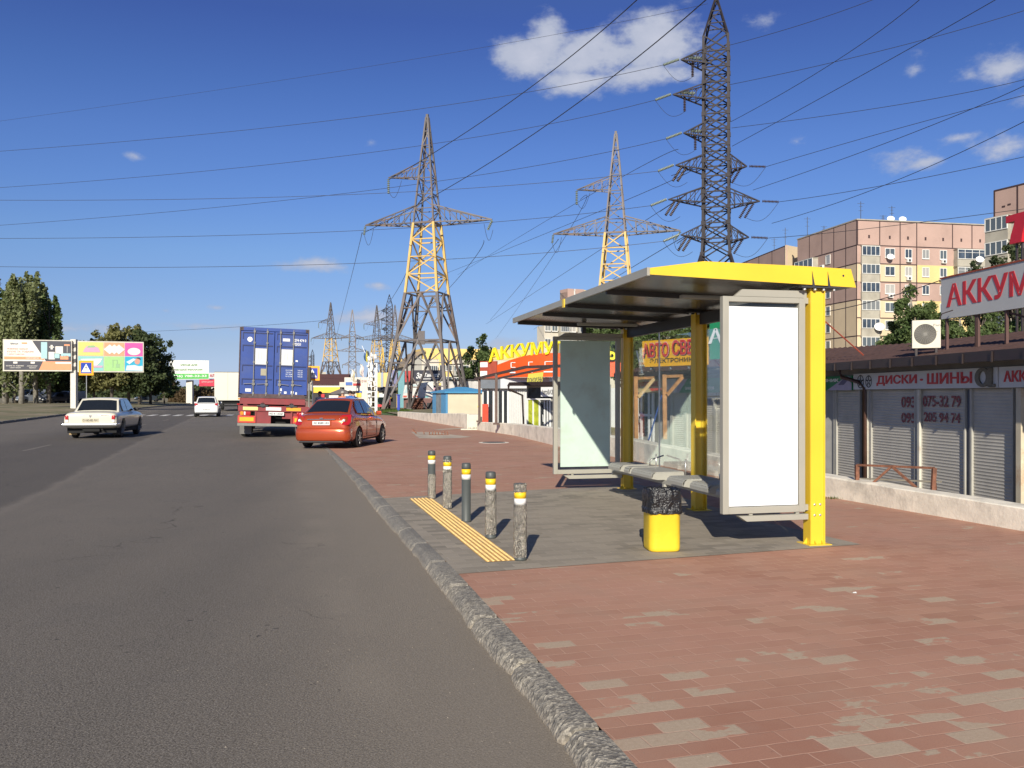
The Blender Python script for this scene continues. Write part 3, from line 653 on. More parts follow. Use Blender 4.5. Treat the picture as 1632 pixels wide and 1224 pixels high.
for s_ in (.90, .84): rings.append([(x*s_, y*s_, z - (.02 if s_ < .9 else .0)) for x, y, z in rings[18]])
rings.append([(x*.9, y*.9, .45) for x, y, z in rings[-1]])
ringloft(g, rings, cap0=False)
M_BAG = mat('black_bag', (.012, .012, .013), .30, var=.1, bump=.7, bscale=45, spec=.6)
g.build('bin_bag', M_BAG, bt, smooth=True)
# ================================================================ bollards
M_BOL = mat('bollard_grey', (.075, .083, .078), .5, var=.08, scale=6)
M_BY = mat('reflective_yellow', (.85, .55, .02), .4, var=.06, scale=9); M_BW = mat('reflective_white', (.78, .78, .74), .4, var=.06, scale=9)
M_WRAP = bpy.data.materials.new('torn_plastic_wrap'); M_WRAP.use_nodes = True
t_ = M_WRAP.node_tree; b_ = t_.nodes['Principled BSDF']; tc = N(t_, 'ShaderNodeTexCoord')
v_ = mapping(t_, tc.outputs['Object'], sc_=(1, 1, .8)); nn_ = noi(t_, v_, 26, 9, .72, 1.2)
t_.links.new(mixrgb(t_, rng(t_, nn_, .40, .66), (.26, .24, .20), (.62, .575, .48)), b_.inputs['Base Color'])
b_.inputs['Roughness'].default_value = .26; b_.inputs['Metallic'].default_value = .7; b_.inputs['Specular IOR Level'].default_value = 1.0; bumpn(t_, b_, noi(t_, v_, 34, 7, .65, 1.5), 1.0, .03)
BOL = [(829, 893, 'full', .0), (782, 858, 'low', .0), (743, 832, None, 0), (713, 811, 'full2', 0), (688, 795, 'half', 0)]
BL = {'full': 'bollard fully wrapped in dull film beside the near end of the tactile strip', 'low': 'bollard wrapped below its bands with a bare grey top, second from the near end',
      None: 'clean dark grey bollard without any wrapping, middle of the row', 'full2': 'bollard in shabby film just behind the clean unwrapped one', 'half': 'farthest bollard, dark above and film-wrapped only on its lower half'}
for i, (px, py, wr, _) in enumerate(BOL):
    x, y = G(px, py); bo = thing('bollard', BL[wr], 'bollard', (x, y, .004), random.uniform(0, 6), 'bollards along the tactile strip')
    g = MB(); r = .056; H = .72
    g.lathe([(r+.004, 0), (r+.004, .02), (r, .024), (r, .52)], n=28); g.lathe([(r, .645), (r, H-.05), (r-.001, H-.012), (r-.010, H-.002), (r*.5, H)], n=28); ob = g.build('post', M_BOL, bo, smooth=True)
    g = MB(); g.lathe([(r+.0005, .58), (r+.001, .645)], n=28); g.build('yellow_band', M_BY, bo, smooth=True)
    g = MB(); g.lathe([(r+.0005, .52), (r+.001, .5798)], n=28); g.build('white_band', M_BW, bo, smooth=True)
    if wr:
        spans = {'full': [(.03, .522, 1), (.64, .718, 1)], 'low': [(.045, .522, 1)], 'full2': [(.01, .54, 1), (.635, .67, 1)], 'half': [(.008, .37, 1)]}[wr]
        for z0, z1, _k in spans:
            g = MB(); rings = []; nz = max(4, int((z1-z0)/.02))
            for a in range(nz+1):
                z = z0 + (z1-z0)*a/nz
                ring = []
                for k in range(36):
                    q = 2*math.pi*k/36; cx, cy = math.cos(q), math.sin(q)
                    rr = r + .005 + .004*noise.noise((cx*5+i*3, cy*5, z*26)) + .003*noise.noise((cx*12, cy*12+i, z*60)) + (.006*max(0, noise.noise((cx*3, cy*3+i, z*4))) if z < .15 else 0)
                    ring.append((cx*rr, cy*rr, z + (.012*noise.noise((cx*6, cy*6, i+4.)) if a in (0, nz) else 0)))
                rings.append(ring)
            ringloft(g, rings, cap0=False, cap1=False); g.build('plastic_wrap', M_WRAP, bo, smooth=True)

# loose grit, chips and scraps on the road and pavement
rr = random.Random(21)
def chips(nm, lb, n, m, fx, z, s0, s1):
    g = MB()
    for i in range(n):
        y = 2.6 + 13*rr.random()**1.6; x = fx(y); s = rr.uniform(s0, s1); q = rr.uniform(0, 6.3); zz = z(y)
        vs = [(x + math.cos(q+k*2.1)*s, y + math.sin(q+k*2.1)*s, zz) for k in range(3)] + [(x, y, zz + s*.7)]; g.add(vs, [(0, 1, 3), (1, 2, 3), (2, 0, 3)])
    o = g.build(nm, m); o['kind'] = 'stuff'; tag(o, lb, 'grit')
chips('road_grit', 'loose stone chips scattered on the asphalt towards the kerb', 500, mat('grit', (.22, .19, .155), .9, var=.5, scale=30), lambda y: interp(KR, y) - .05 - abs(rr.gauss(0, 1.1)), lambda y: roadz(y), .002, .006)
chips('pavement_grit', 'loose dark and pale grit scattered on the red pavers', 250, mat('grit_dark', (.22, .19, .15), .9, var=.7, scale=30), lambda y: interp(KR, y) + .2 + 5.5*rr.random()**1.3, lambda y: .001, .002, .006)
g = MB(); x, y = G(1362, 946); g.add([(x-.015, y, .004), (x+.015, y-.005, .004), (x+.018, y+.015, .012), (x-.005, y+.018, .008)], [(0, 1, 2, 3)]); o = g.build('litter_scrap', M_BW); tag(o, 'tiny white paper scrap lying on the red pavers right of the bin', 'litter')
# ================================================================ shops on the right
M_SHUT = mat('roller_shutter', (.47, .44, .385), .6, 0, var=.05, scale=2, stain=.25, stain_col=(.2, .19, .17))
M_WALLG = mat('shop_wall', (.30, .29, .27), .8, var=.1); M_GUIDE = mat('shutter_guide', (.40, .385, .34), .5, var=.06)
M_BROWN = mat('brown_metal_tile', (.075, .040, .032), .75, 0, var=.2, scale=6); M_GUT = mat('gutter_brown', (.035, .024, .022), .4, var=.1)
M_SIGNW = mat('sign_white', (.62, .62, .60), .4, var=.03, scale=2); M_SRED = mat('sign_red', (.55, .025, .03), .45, var=.04)
M_BLK = mat('black_paint', (.015, .015, .016), .5, var=.1); M_WHITE = mat('white_plastic', (.80, .80, .77), .45, var=.04)
M_GREEN = mat('sign_green', (.015, .22, .09), .45, var=.08); M_LILAC = mat('sign_lilac', (.42, .38, .50), .5, var=.08)
M_RUSTR = mat('red_primer_steel', (.33, .07, .035), .7, var=.3, scale=12)
class Face:
    """a vertical facade plane: from A towards B (plan), outward normal n"""
    def __init__(s, A, B):
        s.A = Vector((*A, 0)); d = Vector((*B, 0)) - s.A; s.L = d.length; s.x = d.normalized(); s.n = Vector((s.x.y, -s.x.x, 0))
        if s.n.dot(-s.A) < 0: s.n = -s.n
    def u(s, px, off=0):
        """distance along the facade at which picture column px falls (layout only)"""
        k = (px - HX) / F; A = s.A + s.n * off; return (k * A.y - A.x) / (s.x.x - k * s.x.y)
    def p(s, u, off, z): q = s.A + s.x * u + s.n * off; return Vector((q.x, q.y, z))
    def box(s, g, u0, u1, o0, o1, z0, z1, mi=0):
        vs = [s.p(u, o, z) for z in (z0, z1) for o in (o0, o1) for u in (u0, u1)]
        g.add(vs, [(0, 2, 3, 1), (4, 5, 7, 6), (0, 1, 5, 4), (2, 6, 7, 3), (0, 4, 6, 2), (1, 3, 7, 5)], mi)
    def fl(s, u0, z0, w, h, off, shear=0): return flat(s.p(u0, off, z0), s.x, (0, 0, 1), w, h, shear)
    def poly(s, g, pts, o0, o1, mi=0): g.prism([s.p(u, o0, z) for u, z in pts], s.n * (o1-o0), mi)
FA = Face((7.99+.10, 21.1), (10.33-.106*7, 7.0))       # right-hand row
FB = Face((4.47, 28.52), (8.09, 21.1))                  # left-hand row, seen through the shelter
def rootat(name, label, cat, v, group=None): return thing(name, label, cat, v, 0, group)
def bb(g, name, m, root, **k): return g.build(name, m, root, origin=root.matrix_world.translation if False else root.location, **k)
def tileroof(Fc, u0, u1, o_eave, o_ridge, z0, z1, name, root):
    g = MB(); nu = int((u1-u0)/.05); ns = 20; vs = []; fs = []
    for i in range(nu+1):
        u = u0 + (u1-u0)*i/nu; w = .5 + .5*math.cos(2*math.pi*u/.19)
        for j in range(ns+1):
            t = j/ns; k = (t*ns) % 2; st = .030 * (1 - k/2)
            o = o_eave + (o_ridge-o_eave)*t; z = z0 + (z1-z0)*t + .026*w + st
            vs.append(Fc.p(u, o, z))
    for i in range(nu):
        for j in range(ns): k = i*(ns+1)+j; fs.append((k, k+1, k+ns+2, k+ns+1))
    g.add(vs, fs); return bb(g, name, M_BROWN, root)
def shutter(Fc, root, u0, u1, z0, z1, off=.0, m=None, label=None):
    g = MB(); n = int((z1-z0)/.060); vs = []; fs = []
    for i in range(n+1):
        z = z0 + (z1-z0)*i/n; z2 = min(z1, z + (z1-z0)/n*.72)
        vs += [Fc.p(u0, off, z), Fc.p(u1, off, z), Fc.p(u0, off+.007, (z+z2)/2), Fc.p(u1, off+.007, (z+z2)/2), Fc.p(u0, off, z2), Fc.p(u1, off, z2)]
    for i in range(n*3+2): fs.append((2*i, 2*i+1, 2*i+3, 2*i+2))
    g.add(vs, fs); o = bb(g, 'shutter', m or M_SHUT, root)
    if label: o['label'] = label
    return o
shopA = rootat('shop_row', 'low shop row with closed grey roller shutters and brown tiled roof', 'shops', FA.p(0, 0, -.45)); shopA['kind'] = 'thing'
g = MB(); FA.box(g, -.1, FA.L, -4.4, -.12, -.5, 2.2); FA.box(g, 0, FA.L, -.12, .03, -.5, -.40); FA.box(g, 0, FA.L, -.12, .02, 1.66, 2.18); bb(g, 'wall', M_WALLG, shopA)
tileroof(FA, -.3, FA.L, .55, -2.75, 2.27, 2.90, 'roof', shopA)
g = MB(); FA.box(g, -.3, FA.L, .44, .57, 2.14, 2.32); FA.box(g, -.3, FA.L, -.1, .44, 2.185, 2.24); 
for k in range(18): FA.box(g, k*.8, k*.8+.04, .57, .595, 2.12, 2.30)
bb(g, 'gutter', M_GUT, shopA)
ua = FA.u
ZS0, ZS1 = -.42, 1.67
def span(F_, a, b, off=.0): return F_.u(a, off), F_.u(b, off)
for a, b in ((1290, 1330), (1335.5, 1371), (1391, 1460), (1470, 1539), (1552, 1616), (1629, 1700), (1706, 1790)):
    u0, u1 = span(FA, a, b); shutter(FA, shopA, u0, u1, ZS0, ZS1)
g = MB()
for a, b in ((1330, 1332.5), (1333, 1335.5), (1371, 1373), (1387, 1391), (1460, 1462.5), (1463, 1467), (1467.5, 1470), (1539, 1541), (1549, 1552), (1616, 1618), (1700, 1706)):
    u0, u1 = span(FA, a, b); FA.box(g, u0, u1, -.01, .045, -.45, 1.67)
bb(g, 'shutter_guide', M_GUIDE, shopA)
g = MB(); u0, u1 = span(FA, 1382, 1387); FA.box(g, u0, u1, -.01, .07, -.45, 1.67); u0, u1 = span(FA, 1463.4, 1466.6, .06); FA.box(g, u0, u1, .046, .08, -.45, 1.67); bb(g, 'white_pillar', mat('cream_paint', (.60, .57, .48), .6, var=.08, stain=.5, stain_col=(.35, .16, .06)), shopA)
g = MB(); u0, u1 = span(FA, 1619, 1627, .1); FA.box(g, u0, u1, -.01, .10, -.45, 1.67); o = bb(g, 'cream_pillar', mat('rusted_cream', (.60, .52, .38), .6, var=.1, scale=3, stain=.8, stain_col=(.38, .15, .05)), shopA)
g = MB(); u0 = FA.u(1542, 0); FA.box(g, u0, u0+.16, -.1, .0, -.45, 1.67); bb(g, 'wall_pier', mat('blue_grey_shadow', (.10, .11, .14), .6), shopA)  # strip between shutters, coloured dark to stand in for the shadow there
# downpipe
g = MB(); uu = FA.u(1379, .1); uq = FA.u(1344, .4); g.tube([FA.p(uq, .5, 2.14), FA.p(uq+.02, .46, 1.98), FA.p(uu-.2, .16, 1.86), FA.p(uu, .12, 1.72), FA.p(uu, .11, -.40)], .045, 10); bb(g, 'downpipe', mat('pipe_brown', (.09, .045, .032), .45, var=.2), shopA, smooth=True)
# fascia signs
def fasc(F_, a, b, z0, z1, label, m=M_SIGNW, off=.05, th=.07, name='shop_sign', group='fascia signs over the shutters'):
    u0, u1 = F_.u(a, off+th), F_.u(b, off+th); r = rootat(name, label, 'shop sign', F_.p(min(u0, u1), 0, z0), group)
    g = MB(); F_.box(g, u0, u1, off, off+th, z0, z1); bb(g, 'sign_board', m, r); return r, u0, u1, off+th
def word(F_, root, w, a, b, z0, z1, off, m, th=.0, shear=0, name='lettering', dpth=.012):
    u0, u1 = (F_.u(a, off), F_.u(b, off)) if a > 5 or a < -50 else (a, b)
    g = MB(); letters(g, w, F_.fl(u0, z0, u1-u0, z1-z0, off + dpth, shear), depth=-F_.n * (dpth - .002)); return bb(g, name, m, root)
r, u0, u1, o = fasc(FA, 1360, 1590, 1.685, 2.05, 'white sign with red tyre shop lettering, wheel drawings and a tyre shaped letter')
word(FA, r, 'ДИСКИ', 1397.5, 1461.5, 1.76, 1.985, o, M_SRED); word(FA, r, '•', 1466.5, 1471.5, 1.845, 1.89, o, M_SRED); word(FA, r, 'ШИНЫ', 1478, 1549.5, 1.775, 1.99, o, M_SRED)
g = MB()
for px, rr in ((1371, .155), (1384, .14)):
    uc = FA.u(px, o+.01); 
    for q0 in range(24):
        a0, a1 = 2*math.pi*q0/24, 2*math.pi*(q0+1)/24
        for r0, r1 in ((rr, rr-.022), (rr*.3, rr*.2)): g.quad(FA.p(uc+math.cos(a0)*r0, o+.006, 1.865+math.sin(a0)*r0), FA.p(uc+math.cos(a1)*r0, o+.006, 1.865+math.sin(a1)*r0), FA.p(uc+math.cos(a1)*r1, o+.006, 1.865+math.sin(a1)*r1), FA.p(uc+math.cos(a0)*r1, o+.006, 1.865+math.sin(a0)*r1))
    for k in range(5):
        q = 2*math.pi*k/5+.3; c_, s_ = math.cos(q), math.sin(q); w_ = .016
        g.quad(*[FA.p(uc + c_*rr_ - s_*w_*e, o+.007, 1.865 + s_*rr_ + c_*w_*e) for rr_, e in ((rr*.22, -1), (rr*.9, -1), (rr*.9, 1), (rr*.22, 1))])
bb(g, 'wheel_emblem', M_BLK, r)
g = MB(); uc = FA.u(1567, o+.01); zc = 1.875
for q0 in range(28):
    a0, a1 = 2*math.pi*q0/28, 2*math.pi*(q0+1)/28; R0, R1 = (.215, .175), (.10, .115)
    g.prism([FA.p(uc+math.cos(a)*rx, o+.003, zc+math.sin(a)*rz) for a, rx, rz in ((a0, *R0), (a1, *R0), (a1, *R1), (a0, *R1))], FA.n*.03)
FA.box(g, uc+.15, uc+.26, o+.003, o+.035, zc-.18, zc+.17); FA.box(g, uc+.22, uc+.33, o+.003, o+.035, zc-.18, zc-.12)
bb(g, 'tyre_letter', mat('tyre_letter_olive', (.16, .145, .11), .6, var=.2, scale=20), r)
r, u0, u1, o = fasc(FA, 1592, 1792, 1.685, 2.05, 'white sign starting with red letters, next right after the tyre shaped letter')
word(FA, r, 'АККУМУЛЯТОРЫ', 1600, 1770, 1.78, 1.98, o, M_SRED)
r, u0, u1, o = fasc(FA, 1270, 1357.5, 1.67, 2.02, 'green and lilac sign directly right of the yellow shelter post', M_GREEN)
word(FA, r, 'ПОДШИПНИК', 1282, 1337, 1.865, 1.96, o, M_WHITE)
g = MB(); q = FA.u; FA.poly(g, [(q(1318, .12), 1.672), (q(1357.3, .12), 1.672), (q(1357.3, .12), 1.84), (q(1347, .12), 1.98)], o+.002, o+.006, 0); FA.poly(g, [(q(1336, .12), 1.80), (q(1345, .12), 1.80), (q(1357, .12), 2.0), (q(1347, .12), 2.0)], o+.0065, o+.009, 1); bb(g, 'lilac_field', [M_LILAC, mat('dark_lilac', (.12, .11, .2), .5)], r)
# phone numbers painted on the shutters: each word broken by the guides, on the shutter face
M_WORN = mat('worn_dark_red', (.24, .06, .065), .7, var=.3, scale=25, stain=.9, stain_col=(.42, .36, .33))
pn = rootat('phone_lettering', 'two rows of dark red phone numbers pasted across two closed shutters', 'lettering', FA.p(FA.u(1436), .03, 1.2))
for w, a, b, y0, y1 in (('093', 1436, 1458.5, 650, 632), ('075-32 79', 1470.5, 1531, 649, 630.5), ('095', 1436, 1459, 674, 658), ('205 94 74', 1472, 1530, 673.5, 657.5)):
    ua_, ub_ = FA.u(a, .02), FA.u(b, .02); Da, Db = FA.p(ua_, .02, 0).y, FA.p(ub_, .02, 0).y; Dm = (Da+Db)/2
    z0, z1 = CH + Dm*(HY-y0)/F, CH + Dm*(HY-y1)/F; g = MB(); letters(g, w, FA.fl(ua_, z0, ub_-ua_, z1-z0, .019), depth=-FA.n*.004); bb(g, 'number', M_WORN, pn)
# rusty frame standing on the low wall
ry = lambda y: interp(WL, y) + .1
fr = rootat('rusty_frame', 'rusty steel frame with a triangle brace standing behind the low wall', 'metal frame', Vector((ry(12.7), 12.7, .3)))
A_ = Vector((1366/1.0, 0, 0)); a = P(1366, 741, 12.6); b_ = P(1489, 746, 11.6); g = MB(); g.bar(a, b_, .035, .03)
a2 = P(1366, 766, 12.6); b2 = P(1486, 781, 11.6); m0 = a.lerp(b_, .47); g.bar(a, a2 + Vector((0, 0, -.12)), .05); g.bar(b_, b2 + Vector((0, 0, -.12)), .05); g.bar(m0, P(1392, 769, 12.3), .03); g.bar(m0, P(1460, 777, 11.8), .03)
g.bar(b_, P(1492, 780, 11.75), .02); bb(g, 'steel_frame', M_RUST, fr)
g = MB(); g.bar(P(1357, 762, 13.2), P(1500, 768, 12.2), .05, .02); bb(g, 'rail', mat('weathered_wood', (.25, .22, .17), .8, var=.2), fr)
# roof-top sign on posts
FS = Face((P(1500, 0, 17.6).x, 17.6), (P(1700, 0, 14.2).x, 14.2))
zb, zt = CH + 121*17.6/F, CH + 185*17.6/F
rs = rootat('rooftop_sign', 'large white rooftop sign with red lettering on steel legs beside the air conditioner', 'rooftop sign', FS.p(0, 0, 2.6))
g = MB(); FS.box(g, 0, 6.3, -.10, 0, zb, zt); bb(g, 'sign_board', mat('sign_offwhite', (.50, .50, .48), .45, var=.05, scale=1), rs)
g = MB(); FS.box(g, -.02, 6.32, -.13, .015, zt+.001, zt+.03); bb(g, 'top_flashing', M_RUSTR, rs)
u_ = FS.u; g = MB(); letters(g, 'АККУМУЛЯТОРЫ', FS.fl(u_(1509), zb+.22, 5.75, .47, .008), depth=-FS.n*.007); bb(g, 'lettering', M_SRED, rs)
g = MB()
for uu in (.12, 1.05, 1.10, 1.9, 3.0, 4.6, 6.1): g.bar(FS.p(uu, -.05, zb), FS.p(uu, -.05, 2.35), .05)
g.bar(FS.p(1.75, -.1, zb), FS.p(2.9, -1.2, 2.5), .04); bb(g, 'support_leg', mat('leg_brown', (.10, .05, .04), .6), rs)
# air conditioner outdoor unit on the roof
AC = Face((P(1453.5, 0, 17.2).x, 17.2), (P(1499.5, 0, 17.0).x, 17.0))
acr = rootat('air_conditioner', 'cream outdoor air conditioner unit standing on the brown roof', 'air conditioner', AC.p(0, 0, 2.6))
z0, z1 = CH + 75*17.1/F, CH + 120*17.1/F; g = MB(); AC.box(g, 0, AC.L, -.28, 0, z0, z1); M_CREAM = mat('ac_cream', (.66, .62, .50), .4, var=.04); bb(g, 'casing', M_CREAM, acr, bevel=.012)
g = MB(); uc, zc, rr = AC.L*.46, (z0+z1)/2+.0, .20
for r0 in [i*.018 for i in range(1, 12)]:
    n = 28; pts = [AC.p(uc + math.cos(2*math.pi*k/n)*r0, .012, zc + math.sin(2*math.pi*k/n)*r0) for k in range(n+1)]; g.tube(pts, .0035, 4, cap=False)
for k in range(12): q = math.pi*k/12; g.bar(AC.p(uc-math.cos(q)*.2, .012, zc-math.sin(q)*.2), AC.p(uc+math.cos(q)*.2, .012, zc+math.sin(q)*.2), .005)
bb(g, 'fan_grille', mat('grille_grey', (.25, .24, .21), .5), acr)
g = MB(); n = 28; g.add([AC.p(uc + math.cos(2*math.pi*k/n)*.205, .003, zc + math.sin(2*math.pi*k/n)*.205) for k in range(n)], [tuple(range(n))]); bb(g, 'fan_opening', mat('fan_dark', (.10, .095, .085), .6), acr)
g = MB()
for i in range(7):
    for j in range(3):
        za = z0 + .05 + i*(z1-z0-.08)/7; q0 = -.29 + j*.088; pts = [Vector((0, 0, 0))]
        vs = [AC.p(-.004, o_, z_) for z_ in (za, za+.055) for o_ in (q0, q0+.07)]; g.add([vs[0], vs[1], vs[3], vs[2]], [(0, 1, 2, 3)])
bb(g, 'side_louvres', M_BLK, acr); g = MB(); letters(g, 'Fan', AC.fl(AC.L*.74, z1-.13, .13, .05, .002)); AC.box(g, AC.L*.82, AC.L*.9, .001, .003, z1-.235, z1-.225); bb(g, 'lettering', mat('grey_print', (.3, .28, .25), .5), acr)
g = MB(); AC.box(g, .06, .10, -.3, 0, 2.25, z0-.001); AC.box(g, AC.L-.10, AC.L-.06, -.3, 0, 2.25, z0-.001); g.tube([AC.p(.5, -.2, z1), AC.p(.55, -.2, z1+.13), AC.p(.75, -.25, z1+.2)], .012, 6); bb(g, 'bracket', M_GUT, acr)
# stray stay rod behind the post and low cable
g = MB(); g.bar(P(1309, 507, 21.5), P(1376, 566, 20.0), .025); o = g.build('stay_rod', M_RUSTR, origin=P(1376, 566, 20)); tag(o, 'thin red stay rod slanting down onto the brown roof', 'rod')
# big red letter behind the sign
FR = Face((P(1603, 0, 24).x, 24), (P(1680, 0, 22.3).x, 22.3)); lr = rootat('red_letter', 'huge red three-dimensional slanted letter on the roof at the right edge', 'roof letter', FR.p(0, 0, 2.9))
g = MB(); zz = lambda y: CH + (HY-y)*24/F; FR.poly(g, [(0, zz(356)), (0, zz(345)), (1.5, zz(345)), (1.5, zz(356))], -.22, 0); FR.poly(g, [(.34, zz(356)+.001), (.75, zz(356)+.001), (.62, zz(378)), (.58, zz(391)), (.14, zz(391)), (.18, zz(378))], -.22, 0)
bb(g, 'letter_body', mat('letter_red', (.62, .02, .03), .35, var=.05), lr)
g = MB(); g.bar(FR.p(.3, -.1, zz(391)-.01), FR.p(.3, -.1, 2.7), .05); g.bar(FR.p(.5, -.1, zz(391)-.01), FR.p(.5, -.1, 2.7), .05); bb(g, 'support_leg', M_GUT, lr)

# ---- left-hand row (facade B) seen through the shelter glass
shopB = rootat('shop_row', 'shop row behind the shelter glass with tiled roof and timber props', 'shops', FB.p(0, 0, -.45)); shopB['kind'] = 'thing'
g = MB(); FB.box(g, -1.0, FB.L+.1, -3.5, -.12, -.5, 2.2); bb(g, 'wall', M_WALLG, shopB)
tileroof(FB, -1.2, FB.L+.2, .5, -2.5, 2.27, 2.86, 'roof', shopB)
g = MB(); FB.box(g, -1.2, FB.L+.2, .40, .51, 2.14, 2.30); bb(g, 'gutter', M_GUT, shopB)
ub = FB.u
for a, b in ((1072, 1092), (1094, 1108), (1122, 1138), (1140, 1166), (1170, 1200), (1204, 1236), (1240, 1286)):
    shutter(FB, shopB, *span(FB, a, b), ZS0, ZS1)
g = MB()
for a in (1070, 1092.3, 1108.5, 1120, 1138.5, 1167, 1201, 1237): u0 = FB.u(a); FB.box(g, u0, u0+.12, -.02, .05, -.45, 1.67)
bb(g, 'shutter_guide', M_GUIDE, shopB)
g = MB(); u0, u1 = span(FB, 1016, 1040); FB.box(g, u0, u1, -.02, .02, .3, 1.6); bb(g, 'shop_window', mat('dark_glass', (.03, .035, .04), .15, spec=.8), shopB)
g = MB()
for a in (1016, 1022, 1034, 1040): u0 = FB.u(a); FB.box(g, u0, u0+.1, -.01, .04, .0, 1.65)
FB.box(g, *span(FB, 1016, 1041), .0, .045, .85, .93); bb(g, 'window_frame', M_WHITE, shopB)
r, u0, u1, o = fasc(FB, 1017, 1056, 1.64, 2.06, 'yellowed small sign with red words under the eave between timber props', mat('yellowed', (.55, .45, .24), .6, var=.1))
word(FB, r, 'АВТО СВЕТ', 1018.5, 1053, 1.84, 2.00, o, M_SRED); word(FB, r, 'ЭЛЕКТРОНИКА', 1036, 1054.5, 1.69, 1.78, o, M_SRED)
r, u0, u1, o = fasc(FB, 1079, 1150, 1.63, 2.06, 'green sign about engine protection seen through the shelter glass', M_GREEN)
word(FB, r, 'ВСЕ ДЛЯ', 1100, 1128, 1.885, 1.985, o, M_WHITE); word(FB, r, 'ЗАЩИТА ДВИГАТЕЛЯ', 1092, 1138, 1.71, 1.81, o, M_WHITE)
g = MB(); q = FB.u; FB.poly(g, [(q(1079.3, .12), 1.632), (q(1082, .12), 1.632), (q(1096, .12), 2.058), (q(1079.3, .12), 2.058)], o+.002, o+.006); bb(g, 'lilac_field', M_LILAC, r)
r, u0, u1, o = fasc(FB, 1151, 1262, 1.63, 2.06, 'green sign mostly hidden behind the near poster panel', M_GREEN)
word(FB, r, 'МАГАЗИН', 1170, 1240, 1.74, 1.95, o, M_WHITE)
r, u0, u1, o = fasc(FB, 1057, 1078, 1.63, 2.06, 'narrow white panel between the yellowed sign and the green sign', M_SIGNW)
# timber props
M_TIMB = mat('raw_timber', (.42, .21, .08), .7, var=.25, scale=8)
tp = rootat('timber_prop', 'leftmost raw timber prop with slanting strut under the eave', 'timber prop', P(1014, 697, 24)); 
def prop(root, px, pt, pyt, pyb, D, s0, s1):
    g = MB(); g.bar(P(px, pyb, D), P(px-1.0, pyt, D), .10); bb(g, 'post', M_TIMB, root)
    g = MB(); g.bar(P(px, pyt+3, D), P(px+27, pyt+2, D+.3), .09, .07); bb(g, 'cross_piece', M_TIMB, root)
    g = MB(); g.bar(P(px+3, pyt+33, D-.08), P(px+28, pyt+4, D+.1), .07); bb(g, 'strut', mat('pale_timber', (.60, .42, .20), .7, var=.2) if px < 1030 else M_TIMB, root)
prop(tp, 1014, 0, 600, 699, 22.6, 0, 0)
tp = rootat('timber_prop', 'second timber prop with strut beside the green sign', 'timber prop', P(1059, 700, 22)); prop(tp, 1059.5, 0, 597, 700, 21.5, 0, 0)
g = MB(); g.bar(P(1033, 704, 21.2), P(1055, 630, 23), .03); o = g.build('blue_pole', mat('blue_paint', (.03, .08, .30), .5), origin=P(1033, 704, 21.2)); tag(o, 'thin blue pole leaning against the shop eave behind the shelter glass', 'pole')
g = MB(); 
for k in range(6): g.lathe([(.018, 0), (.018, .07)], P(1033.5, 706+k*3.6, 21.1), 6)
o = g.build('chain', M_RUST, origin=P(1033, 720, 21.1)); tag(o, 'short rusty chain hanging over the low wall below the blue pole', 'chain')
# yellow roof sign AVTO SVET
FY = Face((P(1023.5, 0, 25.5).x, 25.5), (P(1150, 0, 23.0).x, 23.0)); ys_ = rootat('rooftop_sign', 'yellow rooftop sign with large red letters seen through the shelter', 'rooftop sign', FY.p(0, 0, 2.4))
z0 = CH + 45*25.5/F; z1 = CH + 86*25.5/F; g = MB(); c_ = .14; W_ = FY.u(1126)
FY.poly(g, [(.12, z0), (W_, z0), (W_, z1), (0, z1), (0, z0+.35), (.06, z0+.1)], -.08, 0); bb(g, 'sign_board', mat('sign_yellow', (.80, .42, .01), .45, var=.05), ys_)
def ol(w, u0, zz0, ww, hh):
    for off, m, e, nm, dz in ((.004, M_BLK, .0, 'letter_shadow', -.03), (.014, mat('letter_pink', (.80, .45, .5), .5), .012, 'letter_outline', 0), (.022, M_SRED, 0, 'lettering', 0)):
        g = MB(); dx = .035 if off == .004 else 0; letters(g, w, FY.fl(u0+dx-e, zz0+dz-e, ww+2*e, hh+2*e, off)); bb(g, nm, m, ys_)
q = FY.u; ol('АВТО', q(1024.5), z0+.27, q(1066)-q(1024.5), .42); ol('АВТО СВЕТ', q(1071)-.0, z0+.30, .001, .001) if False else None
g = MB()
_L['СВЕТ'] = None
def _mk():
    vs, fs = _L['АВТО СВЕТ']; xs = 0.535; keep = [i for i, v in enumerate(vs) if v[0] > xs]; ix = {k: n for n, k in enumerate(keep)}
    f2 = [tuple(ix[i] for i in f) for f in fs if all(i in ix for i in f)]; v2 = [vs[i] for i in keep]; x0 = min(v[0] for v in v2)
    _L['СВЕТ'] = ([((v[0]-x0)/(1-x0), v[1]) for v in v2], f2)
_mk(); ol('СВЕТ', q(1071.5), z0+.30, q(1117)-q(1071.5), .43)
g = MB(); letters(g, 'ЭЛЕКТРОНИКА', FY.fl(q(1036), z0+.10, q(1112)-q(1036), .13, .012)); bb(g, 'small_lettering', M_BLK, ys_)
g = MB()
for uu in (.3, 1.1, 1.8): g.bar(FY.p(uu, -.06, z0), FY.p(uu, -.06, 2.3), .05)
g.bar(FY.p(.3, -.06, z0), FY.p(-.3, -.8, 2.3), .04); g.bar(FY.p(-.35, -.1, z0+.5), FY.p(-.1, -.1, 2.2), .04); bb(g, 'support_leg', mat('blue_grey_steel', (.12, .15, .18), .5), ys_)
